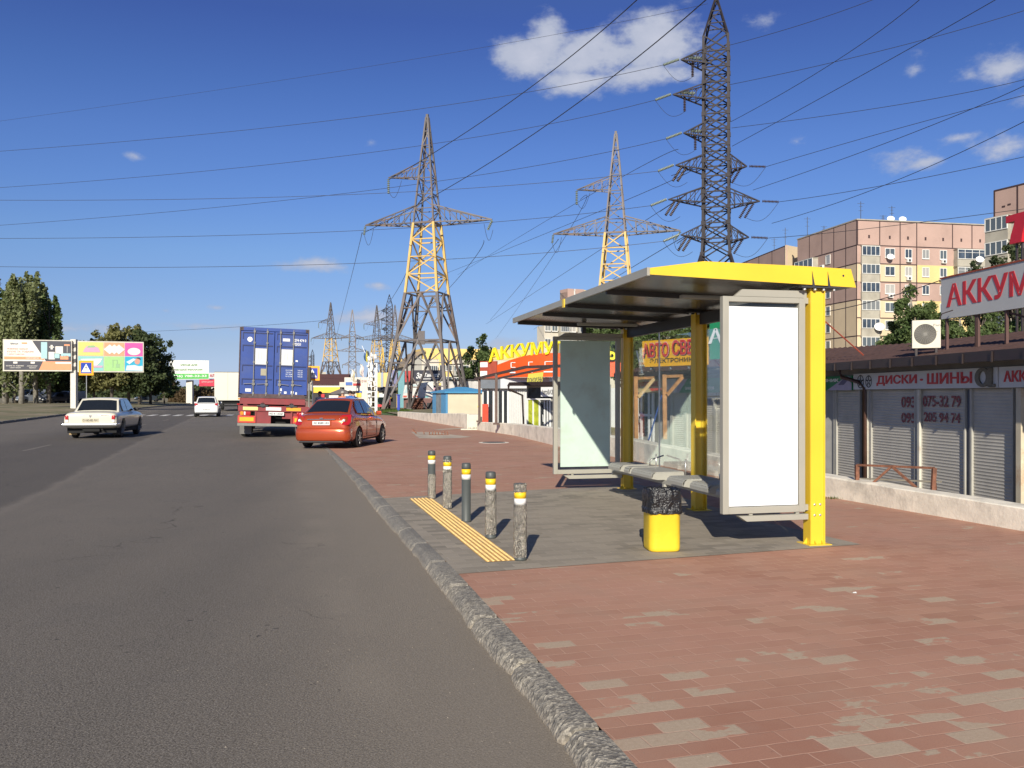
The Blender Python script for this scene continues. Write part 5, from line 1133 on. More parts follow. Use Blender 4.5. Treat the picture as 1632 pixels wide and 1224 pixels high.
for y in (1.3, 2.6, 3.9):
    for x in (-1.0, 1.0):
        g = MB(); r_ = .50; g.lathe([(.3, -.17), (.46, -.17), (r_, -.12), (r_, .12), (.46, .17), (.3, .17)], (x, y, r_), 30, axis='x'); o = g.build('wheel', M_TYRE, TR); g = MB(); g.lathe([(.28, -.15), (.3, -.1), (.3, .1), (.28, .15)], (x, y, r_), 20, axis='x'); g.build('rim', M_LGR, o)
for s in (-1, 1): g = MB(); g.bx(min(s*1.2, s*.78), max(s*1.2, s*.78), .62, .64, .10, .5); g.build('mud_flap', mat('grey_flap', (.16, .155, .145), .8, var=.1), TR)
CT = thing('shipping_container', 'blue steel shipping container with four door rods and white posters', 'container', (-8.72, 31.3, 0), math.atan(.268)); CT.rotation_euler.y = R(1.6); CT.location = TR.location + Vector((0.0, 0, 1.445)); 
M_CB = mat('container_blue', (.022, .060, .26), .45, var=.14, scale=1.5, stain=.35, stain_col=(.10, .12, .20)); M_CF = mat('container_frame_rust', (.085, .055, .055), .7, var=.35, scale=6)
M_CBD = mat('container_dark_blue', (.012, .024, .10), .5, var=.2)
H_ = 2.56; W_ = 1.225; LC = 6.06; g = MB(); zig = []
y = .12
while y < LC-.1: zig += [(0, y), (0, y+.07), (.035, y+.11), (.035, y+.18)]; y += .22
for s in (-1, 1):
    vs = []; 
    for dx, yy in zig: vs += [(s*(W_-.01-dx), yy, .12), (s*(W_-.01-dx), yy, H_-.08)]
    g.add(vs, [(2*i, 2*i+1, 2*i+3, 2*i+2) for i in range(len(zig)-1)])
g.bx(-W_+.03, W_-.03, .1, LC, H_-.06, H_-.03); g.bx(-W_+.03, W_-.03, LC-.05, LC-.01, .1, H_-.05); g.build('side_walls', M_CB, CT)
g = MB()
for s in (-1, 1): g.bx(s*W_-.035 if s > 0 else -W_-.0, s*W_ if s > 0 else -W_+.035, 0, .10, .12, H_-.12); g.bx(s*W_-.06 if s > 0 else -W_, s*W_ if s > 0 else -W_+.06, .1, LC, 0, .12); g.bx(s*W_-.06 if s > 0 else -W_, s*W_ if s > 0 else -W_+.06, .1, LC, H_-.08, H_)
g.bx(-W_+.13, W_-.13, 0, .10, .0, .15); g.build('corner_frame', M_CF, CT)
g = MB(); g.bx(-W_+.13, W_-.13, .0, .10, H_-.12, H_); g.build('door_header', M_CB, CT)
for sx in (-1, 1):
    for sy in (0, 1):
        for sz in (0, 1):
            g = MB(); x0 = -W_ if sx < 0 else W_-.13; y0 = -.01 if sy == 0 else LC-.15; z0 = 0 if sz == 0 else H_-.12; g.bx(x0, x0+.13, y0, y0+.16, z0, z0+.12); g.bx(x0+.035, x0+.095, y0-.003, y0-.001, z0+.03, z0+.09, mi=1); g.build('corner_casting', [M_CF, M_BLK], CT)
for s in (-1, 1):
    x0, x1 = (-W_+.04, -.012) if s < 0 else (.012, W_-.04); z0, z1 = .15, H_-.12
    g = MB(); g.bx(x0, x1, .035, .075, z0, z1)
    for za, zb_ in ((.20, .68), (.76, 1.18), (1.26, 1.90), (1.98, 2.36)):
        for zq, hh in ((zb_, .035),): g.bx(x0+.07, x1-.05, .018, .0345, zq-.02, zq+.02, mi=1)
        g.bx(x0+.07, x0+.10, .02, .0345, zb_-.22, zb_-.02, mi=1)
    d = g.build('door', [M_CB, M_CBD], CT)
    for xr in ((x0+.48, x0+.93) if s < 0 else (x0+.20, x0+.66)):
        g = MB(); g.tube([(xr, -.005, z0-.08), (xr, -.005, z1+.08)], .017, 8)
        for zz in (z0+.02, .62, 1.30, 2.0, z1-.03): g.bx(xr-.035, xr+.035, -.012, .034, zz-.035, zz+.035)
        g.tube([(xr, -.02, .52), (xr+(-.34 if s < 0 else .32), -.03, .50 if s < 0 else .49)], .012, 6); g.bx(xr-.05, xr+.05, -.02, .03, .46, .55)
        g.build('lock_rod', M_LGR, d)
    g = MB(); xm = x0+.50 if s < 0 else x0+.22; g.bx(xm+.02, xm+.42, .012, .016, 1.22, 1.80); o = g.build('poster', mat('paper_white', (.66, .66, .62), .7, var=.05), d)
    g = MB()
    for k in range(2): g.bx(xm+.13+k*.10, xm+.15+k*.10, .009, .0115, 1.42, 1.66)
    g.build('print', mat('faint_grey', (.5, .5, .48), .7), o)
g = MB(); g.lathe([(.09, 0), (.09, .004)], (-W_+.36, .028, 2.12), 20, axis='y'); g.build('white_disc', M_WHITE, CT)
g = MB(); letters(g, '274 474 0', flat((.70, .026, 2.10), (1, 0, 0), (0, 0, 1), .42, .10)); letters(g, '22G1', flat((.70, .026, 1.96), (1, 0, 0), (0, 0, 1), .23, .10)); g.bx(.29, .54, .026, .03, 2.10, 2.20); g.build('lettering', M_WHITE, CT)
g = MB()
for k, w in enumerate(('MAX GR 30480', 'TARE 2200', 'NET 28280', 'MAX GR 30480')): letters(g, w, flat((.42, .026, 1.02-k*.075), (1, 0, 0), (0, 0, 1), .24 if k != 1 else .2, .045)); letters(g, 'TARE 2200', flat((.84, .026, 1.02-k*.075), (1, 0, 0), (0, 0, 1), .18, .045))
g.build('weight_lettering', mat('faded_white', (.5, .55, .65), .6), CT)
g = MB()
for x0, x1, za, zb_ in ((-.98, -.78, .22, .33), (.20, .30, .27, .37), (.20, .28, .2, .22), (.38, .47, .18, .26), (.62, .72, .18, .28), (.78, .84, .16, .24), (.76, .84, 1.36, 1.42)): g.bx(x0, x1, .026, .030, za, zb_)
g.build('sticker', M_WHITE, CT); g = MB(); g.bx(-.46, -.26, .022, .032, .82, 1.07); g.build('data_plate', mat('plate_beige', (.34, .31, .22), .6), CT)
g = MB(); g.bx(-.45, .45, 3.5, 3.6, 0, .1)
# tractor unit ahead of the container (mostly hidden)
TU = thing('truck_tractor', 'dark truck cab at the front of the container trailer', 'truck', TR.location + Vector((-1.95, 7.3, 0)), math.atan(.268)); M_CAB = mat('cab_dark', (.05, .06, .09), .4, coat=.5)
g = MB(); g.bx(-1.22, 1.22, 0, 2.1, .95, 3.1); g.build('cab', M_CAB, TU, bevel=.08); g = MB(); g.bx(-1.0, 1.0, -2.6, 2.2, .6, .95); g.build('chassis', M_UNDER, TU)
g = MB(); g.bx(-1.1, 1.1, 2.105, 2.115, 1.9, 2.8); g.build('windscreen', M_CGL, TU)
for y in (-1.6, 1.4):
    for x in (-1.05, 1.05): g = MB(); g.lathe([(.46, -.15), (.5, -.1), (.5, .1), (.46, .15)], (x, y, .5), 24, axis='x'); g.build('wheel', M_TYRE, TU)
for s in (-1, 1): g = MB(); g.bx(min(s*1.28, s*1.5), max(s*1.28, s*1.5), 1.9, 2.0, 1.9, 2.7); g.bar((s*1.2, 2.0, 2.7), (s*1.4, 1.95, 2.7), .03); g.build('wing_mirror', M_BPL, TU)
# ---- white box truck further ahead
BT = thing('box_truck', 'white box truck standing ahead and left of the container truck', 'truck', (-28.0, 84.5, 0), math.atan(.268)); M_BOX = mat('box_white', (.66, .63, .52), .5, var=.03, scale=.6)
g = MB(); g.bx(-1.25, 1.25, 0, 7.2, 1.05, 3.86); g.build('cargo_box', M_BOX, BT, bevel=.03); g = MB(); g.bx(-.008, .008, -.008, -.002, 1.1, 3.8); g.bx(-1.26, 1.26, -.012, -.003, 3.80, 3.87); g.bx(-1.26, 1.26, -.012, -.003, 1.02, 1.08); g.build('door_seam', M_LGR, BT)
g = MB(); g.bx(.95, 1.18, -.02, -.009, 1.15, 1.27); g.build('marker_lamp', M_AMB, BT); g = MB(); g.bx(-1.0, 1.0, .3, 9, .7, 1.0); g.bx(-1.2, 1.2, .1, .2, .45, .6); g.build('chassis', M_UNDER, BT)
for s in (-1, 1): g = MB(); g.bx(s*1.0-.14, s*1.0+.14, .08, .098, .62, .74); g.build('tail_lamp', M_TAILR, BT)
for y in (1.6, 8):
    for x in (-1.0, 1.0): g = MB(); g.lathe([(.42, -.15), (.46, -.1), (.46, .1), (.42, .15)], (x, y, .46), 24, axis='x'); g.build('wheel', M_TYRE, BT)
g = MB(); g.bx(-1.15, 1.15, 7.35, 9.2, .8, 2.9); g.build('cab', M_WHC, BT, bevel=.1)
# ---- vans and a dark car parked under the trees
def van(name, label, px, D, paint, L=4.6, H=1.95, rz=0., hatch=False):
    v = thing(name, label, 'van' if not hatch else 'car', (P(px, 0, D).x, D, .43), rz, 'vehicles parked under the trees')
    g = MB(); W_ = .9; sd = [(-L/2, .3, H*.98), (-L/2+.05, .25, H), (L/2-1.75, .25, H), (L/2-1.0, .25, H*.56 if not hatch else H*.64), (L/2-.12, .3, H*.50), (L/2, .35, H*.40)] 
    rings = [[(-W_, y, z0), (-W_, y, z0+(z1-z0)*.6), (-W_*.88 if z1 > H*.7 else -W_*.95, y, z1-.03), (-W_*.6, y, z1), (W_*.6, y, z1), (W_*.88 if z1 > H*.7 else W_*.95, y, z1-.03), (W_, y, z0+(z1-z0)*.6), (W_, y, z0)] for y, z0, z1 in sd]
    ringloft(g, rings); g.build('body', paint, v, smooth=False, bevel=.03)
    y0, y1 = L/2-1.75, L/2-1.0; za, zb_ = H, H*.56; nn = Vector((0, .9, .75)).normalized()
    g = MB(); g.quad(*[Vector(p_) + nn*.03 for p_ in ((-W_*.8, y0+.08, za-.10), (W_*.8, y0+.08, za-.10), (W_*.88, y1-.05, zb_+.06), (-W_*.88, y1-.05, zb_+.06))]); g.build('windscreen', M_CGL, v)
    for s in (-1, 1):
        g = MB(); g.quad((s*.915, y0-.9, H*.6), (s*.915, y0+.35, H*.6), (s*.86, y0-.05, H*.9), (s*.86, y0-.9, H*.9)); g.build('side_window', M_CGL, v)
        g = MB(); g.box((s*.68, L/2-.03, H*.40), (.28, .08, .14)); g.build('headlamp', M_TAILW, v, bevel=.02)
        for y in (-L/2+.85, L/2-.85): g = MB(); g.lathe([(.27, -.09), (.31, -.06), (.31, .06), (.27, .09)], (s*.84, y, .31), 20, axis='x'); g.build('wheel', M_TYRE, v)
    g = MB(); g.bx(-.85, .85, L/2-.02, L/2+.03, .28, .42); g.build('front_bumper', M_BPL, v); g = MB(); g.bx(-.26, .26, L/2+.031, L/2+.04, .45, .56); g.build('number_plate', M_PLATE, v)
    return v
van('parked_van', 'silver van parked under the poplars facing the road', 50, 126, mat('silver_blue', (.40, .44, .50), .35, .3), 4.8, 2.0, math.pi + R(-22)); van('parked_dark_car', 'dark car parked left of the billboard post', 90, 126, mat('dark_navy', (.02, .025, .04), .3, coat=.6), 4.3, 1.55, math.pi + R(-25), True)
van('parked_van', 'pale van parked just left of the billboard post behind the dark car', 109, 128, mat('pale_grey_paint', (.42, .44, .48), .35), 4.6, 1.75, math.pi + R(-25))
van('parked_dark_car', 'dark car parked between tree trunks right of the old saloon', 236, 150, mat('dark_green_paint', (.03, .04, .05), .3, coat=.6), 4.3, 1.5, math.pi + R(-60), True)
# ================================================================ pylons and power lines
M_STEEL = mat('galvanised_steel', (.14, .125, .12), .6, .2, var=.25, scale=.6, stain=.6, stain_col=(.20, .11, .07))
M_PYY = mat('pylon_yellow', (.62, .42, .13), .6, var=.15, scale=.5, stain=.5, stain_col=(.40, .20, .08)); M_PYD = mat('dark_rusty_steel', (.026, .021, .025), .7, var=.3, scale=.5)
M_INS = mat('insulator_glass', (.20, .24, .20), .3, var=.1); M_INSB = mat('insulator_brown', (.07, .045, .04), .4)
def corners(z, prof, yaw):
    Rr = interp(prof, z); return [Vector((Rr*math.cos(yaw + math.pi/2*k + math.pi/4), Rr*math.sin(yaw + math.pi/2*k + math.pi/4), z)) for k in range(4)]
def lattice(zs, prof, yaw, wl, wb, style='x', horiz=True):
    g = MB()
    for i, (z0, z1) in enumerate(zip(zs, zs[1:])):
        a, b = corners(z0, prof, yaw), corners(z1, prof, yaw)
        for k in range(4):
            g.bar(a[k], b[k], wl); k2 = (k+1) % 4
            if style == 'z':
                g.bar(*((a[k], b[k2]) if (i+k) % 2 else (a[k2], b[k])), wb)
            elif style == 'x': g.bar(a[k], b[k2], wb); g.bar(a[k2], b[k], wb)
            elif style == 'k':
                m = (b[k]+b[k2])/2; g.bar(a[k], m, wb*1.3); g.bar(a[k2], m, wb*1.3)
                for t in (.35, .68): 
                    for e, q in ((k, k2), (k2, k)): pl = a[e].lerp(b[e], t); pm = a[e].lerp(m, t); g.bar(pl, pm, wb*.8); g.bar(a[e].lerp(b[e], t+.16), pm, wb*.7)
            if horiz and (i > 0 or style == 'k'): g.bar(b[k] if style == 'k' else a[k], b[k2] if style == 'k' else a[k2], wb)
    return g
def arm(root, z, ang, L, rb, rise, w, m, lift=.3, nseg=5, halfw=None):
    """pointed truss arm: two lower chords, one or two upper ties"""
    d = Vector((math.cos(ang), math.sin(ang), 0)); p = Vector((-d.y, d.x, 0)); g = MB(); hw = halfw or rb*.7
    tip = d*L + Vector((0, 0, z+lift)); lo = [d*rb*.7 + p*s*hw + Vector((0, 0, z)) for s in (-1, 1)]; hi = [d*rb*.62 + p*s*hw*.85 + Vector((0, 0, z+rise)) for s in (-1, 1)]
    for q in lo: g.bar(q, tip, w)
    for q in hi: g.bar(q, tip, w*.9)
    for i in range(1, nseg):
        t = i/nseg; g.bar(lo[0].lerp(tip, t), lo[1].lerp(tip, t), w*.6); g.bar(lo[i % 2].lerp(tip, t), lo[1-i % 2].lerp(tip, t+1/nseg), w*.6)
        for s in (0, 1): g.bar(lo[s].lerp(tip, t), hi[s].lerp(tip, t), w*.6); g.bar(lo[s].lerp(tip, t), hi[s].lerp(tip, max(0, t-1/nseg)), w*.5)
    g.build('cross_arm', m, root); return tip
def insulator(root, a, b, r, n=12, m=None):
    a = Vector(a); b = Vector(b); pts = []; rr = []
    for i in range(n):
        for t, q in ((0, .25), (.25, 1), (.55, .9), (.8, .25)): pts.append(a.lerp(b, (i+t)/n)); rr.append(r*q)
    g = MB(); g.tube(pts, rr, 8); return g.build('insulator', m or M_INS, root)
PROF = [(0, 4.6), (11.4, 2.30), (18.2, 1.45), (24.3, .72), (28.6, .14)]
def pylon_anchor(name, label, loc, yaw, group):
    t = thing(name, label, 'pylon', loc, yaw, group)
    g = lattice([0, 6.8, 11.4], PROF, 0, .26, .13, 'k'); 
    for a_, b_ in ((0, 2), (1, 3)): c_ = corners(6.8, PROF, 0); g.bar(c_[a_], c_[b_], .12)
    for c_ in corners(0, PROF, 0): g.box(c_ + Vector((0, 0, .0)), (.8, .8, .5))
    c_ = corners(6.8, PROF, 0); m_ = (c_[2]+c_[3])/2; g.box(m_ + Vector((.3, 0, .2)), (.7, .05, 1.3))
    g.build('base_section', M_STEEL, t)
    lattice([11.4, 13.2, 14.9, 16.6, 18.2], PROF, 0, .22, .11, 'z').build('yellow_section', M_PYY, t)
    g = lattice([18.2, 19.6, 21.0, 22.6, 24.3, 25.8, 27.2, 28.6], PROF, 0, .15, .08, 'z'); g.bx(-.12, .12, -.12, .12, 28.5, 28.9)
    for k in range(4): a_ = corners(18.2, PROF, 0); g.bar(a_[k], a_[(k+1) % 4], .18)
    g.build('upper_section', M_STEEL, t)
    tips = [arm(t, 18.2, math.pi, 6.6, 1.45, 1.7, .11, M_STEEL, .25, 5), arm(t, 18.2, 0, 6.6, 1.45, 1.7, .11, M_STEEL, .1, 5), arm(t, 22.7, math.pi, 4.1, .8, 1.5, .09, M_STEEL, .3, 4)]
    insulator(t, tips[0] + Vector((0, 0, -.1)), tips[0] + Vector((-.1, -.1, -1.0)), .14, 6); insulator(t, tips[1] + Vector((0, 0, -.1)), tips[1] + Vector((-.6, .5, -.9)), .14, 6); insulator(t, tips[2] + Vector((0, 0, -.1)), tips[2] + Vector((.0, 0, -1.6)), .15, 8)
    # slack jumper loops
    g = MB()
    for tp, dx in ((tips[0], 1.0), (tips[1], -.9), (tips[2], 1.5)):
        pts = [tp + Vector((dx*k/8 - (.1 if dx > 0 else -.1), 0, -1.0 - 1.3*math.sin(math.pi*k/8) + k*.08)) for k in range(9)]; g.tube(pts, .02, 4)
    g.build('jumper_cable', M_DARK, t)
    return t
PG = 'yellow banded lattice pylons'
D1 = 83.5; p1_ = pylon_anchor('lattice_pylon', 'large lattice pylon with yellow middle rising behind the blue roofed shed', (P(681, 0, D1).x, D1, .0), R(-16) , PG)
def cp(loc, yaw, label, s=1.0): return dup(p1_, loc, yaw, label, PG, s)
D2 = 92; cp((P(981.5, 0, D2).x, D2, .1), R(-12), 'yellow banded pylon rising behind the bus shelter roof, left of the dark pylon', 1.03)
D4 = 252; cp((P(527, 0, D4).x, D4, 0), R(-20), 'distant yellow banded pylon just right of the blue container')
D6 = 260; cp((P(600.5, 0, D6).x, D6, 0), R(30), 'slender distant pylon second from the big pylon on its left, behind the white frame tower')
D8 = 262; cp((P(629.5, 0, D8).x, D8, .3), R(20), 'distant pylon seen through the left legs of the big pylon')
# yellow footed pylons a long way behind: only their bright pointed tops show
M_BY2 = mat('bright_yellow_steel', (.75, .50, .08), .6, var=.1)
for i, (px, top, D, lb) in enumerate(((610, 554, 300, 'leftmost bright yellow pointed steel frame between the distant pylons'), (622.5, 553, 300, 'middle bright yellow pointed steel frame among the distant pylons'), (637, 556, 310, 'bright yellow steel frame directly left of the big pylon leg'))):
    h = CH + (HY-top)*D/F; t = thing('yellow_mast', lb, 'mast', (P(px, 0, D).x, D, 0), R(20*i), 'bright yellow pointed frames')
    lattice([0, 4, 7, 10, 13, h], [(0, 1.9), (8, 1.4), (h, .1)], 0, .3, .22, 'x').build('frame', M_BY2, t)
# narrow three armed pylon
D5 = 255; t = thing('lattice_pylon', 'slim distant pylon with three levels of short arms right of the flag', 'pylon', (P(561.5, 0, D5).x, D5, 0), R(10)); t['label'] = 'narrow waisted distant pylon with three levels of arms above the parasols'
pr5 = [(0, 3.3), (8.5, 1.55), (20.5, 1.15), (27, .1)]; lattice([0, 4.5, 8.5], pr5, 0, .25, .14, 'x').build('base_section', M_STEEL, t); lattice([8.5 + 1.5*i for i in range(9)] + [23.5, 27], pr5, 0, .22, .10, 'z').build('upper_section', M_STEEL, t)
for z, L in ((10.5, 2.9), (14.6, 4.4), (18.6, 3.2)):
    for s in (0, math.pi): tp = arm(t, z, s, L, 1.0, 1.1, .13, M_STEEL, .1, 3); insulator(t, tp, tp + Vector((0, 0, -1.0)), .14, 5)
# the dark column pylon
PR3 = [(0, 5.2), (13, 3.3), (16.2, 2.0), (17.5, 1.85), (38.9, 1.75), (43.0, .2)]
ENDS = []
def dark_pylon(label, loc, yaw):
    t = thing('dark_pylon', label, 'pylon', loc, yaw, 'dark column pylons')
    lattice([0, 5, 9.5, 13, 16.2], PR3, 0, .26, .14, 'x').build('base_section', M_PYD, t)
    g = lattice([16.2 + 1.62*i for i in range(14)] + [38.9], PR3, 0, .25, .125, 'x')
    for i in range(14):
        for c_ in corners(16.2 + 1.62*i, PR3, 0): g.box(c_, (.34, .34, .42))
    g.build('column_section', M_PYD, t)
    g = lattice([38.9, 40.3, 41.7, 43.0], PR3, 0, .14, .09, 'z'); g.bx(-.18, .18, -.18, .18, 42.9, 43.4); g.build('peak_section', M_PYD, t)
    aL = math.pi + R(14) - yaw; aR = R(-12) - yaw
    for z, L, s in ((35.9, 4.0, 0), (32.2, 4.9, 0), (28.3, 3.7, 0), (24.9, 4.6, 0), (21.5, 5.4, 0), (17.7, 4.0, 0), (24.9, 3.1, 1), (21.2, 4.4, 1), (17.5, 3.3, 1)):
        a_ = aR if s else aL; d = Vector((math.cos(a_), math.sin(a_), 0)); tp = arm(t, z, a_, L, 1.5, 2.0, .12, M_PYD, .5 if L < 5 else .3, 4)
        up = Vector((0, 0, 1)); pv = Vector((-d.y, d.x, 0))
        e = tp + d*2.0 + Vector((0, 0, -.75)) if not s else tp + d*1.9 + Vector((0, 0, -.15)); insulator(t, tp + d*.25, e, .15, 12, M_INS if not s else M_INSB); ENDS.append(Vector(loc) + Matrix.Rotation(yaw, 3, 'Z') @ e)
        if z < 27:
            for k in (-.22, .22): b_ = tp + Vector((0, 0, -.2)) - d*.9 + d*k*1.2; insulator(t, b_, b_ + (d*-.0 if s else d*1.0) + Vector((0, 0, -1.5)) - (d*.9 if s else d*0), .16, 10, M_INSB)
        elif z > 27: b_ = tp - d*1.3; insulator(t, b_, b_ + Vector((0, 0, -1.7)), .16, 10, M_INSB); b2_ = tp - d*2.4 + up*.3; insulator(t, b2_, b2_ + d*1.6, .2, 10, M_INS)
        g = MB(); g.tube([e.lerp(tp - d*1.3 + Vector((0, 0, -1.7)), k/10) + Vector((0, 0, -1.0*math.sin(math.pi*k/10))) for k in range(11)], .02, 4); g.build('jumper_cable', M_DARK, t)
    return t
D3 = 90; p3_ = dark_pylon('tall dark column pylon with many stacked arms rising above the shelter roof', (P(1141.5, 0, D3).x, D3, 0), R(-16))
dup(p3_, (P(620.5, 0, 330).x, 330, 0), R(10), 'distant dark column pylon, tallest of the far cluster left of the big pylon', 'dark column pylons', .93)
dup(p3_, (P(498, 0, 620).x, 620, 0), R(0), 'very distant small pylon low on the horizon beside the crossing sign right of the container', 'dark column pylons', .8)
# ---- cables: (three picture points with their distances, how far the line runs on past each end)
M_WIRE = mat('aluminium_cable', (.05, .052, .065), .5, .3)
def cable(label, pts, e0=0, e1=0, r=.027, n=30, group='overhead power cables', start=None):
    p = [P(*q) for q in pts]
    if start is not None: p[0] = start
    g = MB(); L = []
    for i in range(n+1):
        t = -e0 + (1+e0+e1)*i/n; L.append(p[0]*(2*(t-.5)*(t-1)) + p[1]*(-4*t*(t-1)) + p[2]*(2*t*(t-.5)))
    g.tube(L, r, 5); o = g.build('power_cable', M_WIRE, origin=p[0]); tag(o, label, 'power cable', group); return o
for k_, (lb, q) in enumerate((('top left arm', [(1056, 101, 89), (560, 188, 104), (0, 241, 121)]), ('second left arm', [(1036, 163, 89), (560, 247, 106), (0, 299, 126)]), ('third left arm', [(1060, 219, 89), (560, 307, 108), (0, 359, 134)]),
              ('fourth left arm', [(1046, 268, 89), (560, 310, 98), (0, 319, 105)]), ('fifth left arm', [(1038, 324, 89), (560, 368, 100), (0, 380, 110)]), ('lowest left arm', [(1068, 385, 89), (560, 420, 97), (0, 425, 107)]))):
    cable(f'cable from the dark pylon {lb} out to the left edge of the sky', q, 0, .5, start=ENDS[k_])
cable('thinnest faint cable crossing the left sky above all others', [(1128, 6, 90), (600, 104, 112), (0, 193, 140)], 0, .4, .018)
for lb, q, e1 in (('dark column top to the upper edge, highest right-hand cable', [(1163, 72, 90), (1275, 40, 84), (1390, 0, 79)], 1.5), ('upper dark column rightwards into the upper right corner', [(1163, 135, 90), (1400, 82, 79), (1632, 17, 72)], .5),
                 ('dark column steeply upward, left of the two steepest', [(1165, 194, 90), (1320, 105, 72), (1465, 0, 60)], .8), ('middle of the dark column to the right edge', [(1166, 204, 90), (1426, 168, 80), (1632, 127, 73)], .5),
                 ('dark column steeply upward, right of the two steepest', [(1167, 233, 90), (1352, 132, 71), (1586, 0, 56)], .8), ('upper right insulator to the right edge', [(1217, 257, 89), (1420, 208, 79), (1632, 152, 71)], .5),
                 ('lower dark column up to the right edge, touching another there', [(1200, 303, 90), (1420, 225, 74), (1632, 137, 62)], .5), ('middle right insulator towards the pink apartment block roof', [(1240, 319, 89), (1400, 297, 81), (1632, 250, 72)], .5),
                 ('low right arm rising over the pink block to the right edge', [(1230, 356, 90), (1400, 299, 74), (1632, 194, 57)], .6), ('lowest right arm passing along the pink block attic', [(1205, 380, 90), (1369, 366, 82), (1632, 333, 73)], .4)):
    cable(f'cable from the {lb}', q, 0, e1, start={'upper right insulator': ENDS[6], 'middle right insulato': ENDS[7], 'lowest right arm pass': ENDS[8]}.get(lb[:21]))
cable('near thick cable from the big pylon upper arm to the upper edge', [(619, 287, 84), (800, 172, 64), (1015, 0, 46)], 0, .8, .03)
cable('near thick cable from the big pylon left arm up past the cloud', [(578, 372, 86), (800, 247, 61), (1125, 0, 38)], 0, .8, .028)
cable('cable dropping from the big pylon right arm down to its left', [(771, 383, 83), (717, 458, 120), (655, 520, 240)], 0, 0, .03)
cable('cable dropping from the middle of the big pylon towards the distant pylons', [(652, 412, 84), (625, 475, 130), (590, 520, 255)], 0, 0, .03)
cable('cable dropping from the big pylon left arm tip towards the container', [(576, 374, 86), (560, 441, 125), (535, 540, 248)], 0, 0, .03)
cable('cable descending from the dark pylon past the middle pylon top', [(1081, 238, 89), (995, 280, 110), (862, 357, 160)], 0, .7, .034)
cable('cable descending from the dark pylon behind the middle pylon waist', [(1070, 280, 89), (960, 335, 115), (700, 440, 240)], 0, .1, .034)
cable('cable descending steeply left from the dark pylon fifth arm', [(1052, 337, 89), (1000, 370, 110), (800, 500, 240)], 0, .1, .034)
cable('cable descending from the dark pylon lowest arm behind the shelter roof edge', [(1079, 388, 89), (985, 440, 125), (850, 525, 300)], 0, 0, .04)
cable('cable slanting down from the middle pylon left arm towards the shop letters', [(889, 382, 92), (850, 430, 130), (790, 500, 240)], 0, .1, .034)
cable('faint cable slanting down from the middle pylon to the round tree', [(925, 318, 92), (880, 410, 120), (790, 540, 260)], 0, 0, .026)
cable('distant cable strung between container roof and the far yellow banded pylon', [(524, 510, 250), (440, 517, 270), (345, 523, 300)], 0, .6, .05)
cable('thin low cable drooping over the low shop roof to the white rooftop sign', [(1311, 498, 21), (1400, 478, 19.3), (1501, 446, 17.65)], .2, 0, .010)
# ================================================================ apartment blocks
def pcol(name, c, v=.06): return mat(name, c, .85, var=v, scale=.35, stain=.25, stain_col=tuple(x*.55 for x in c))
M_PINK = pcol('panel_pink', (.46, .315, .26)); M_PEACH = pcol('panel_cream', (.66, .52, .34)); M_PYEL = pcol('panel_yellow', (.72, .55, .24)); M_SEAMB = mat('panel_seam', (.055, .03, .03), .8)
M_CONCB = mat('balcony_concrete', (.40, .37, .30), .85, var=.12, scale=.8, stain=.5, stain_col=(.25, .22, .18)); M_WFR = mat('window_white', (.72, .71, .66), .5, var=.05); M_PANE = mat('window_pane', (.05, .065, .085), .12, spec=.9, var=.6, scale=.9)
M_BLUEP = mat('turquoise_panel', (.06, .30, .38), .5, var=.1); M_CREAMW = pcol('block_cream', (.60, .55, .45)); M_GREYW = pcol('block_grey', (.38, .37, .33))
_t = M_PANE.node_tree; _b = _t.nodes['Principled BSDF']; _oi = N(_t, 'ShaderNodeObjectInfo'); _src = _b.inputs['Base Color'].links[0].from_socket
_t.links.new(mixrgb(_t, rng(_t, _oi.outputs['Random'], .55, .75), mixrgb(_t, rng(_t, _oi.outputs['Random'], .2, .3), _src, (.10, .12, .13)), (.42, .40, .36)), _b.inputs['Base Color'])
_wc = {}
def wmesh(key, fn):
    if key not in _wc: o = fn(); _wc[key] = o; return None
    return _wc[key]
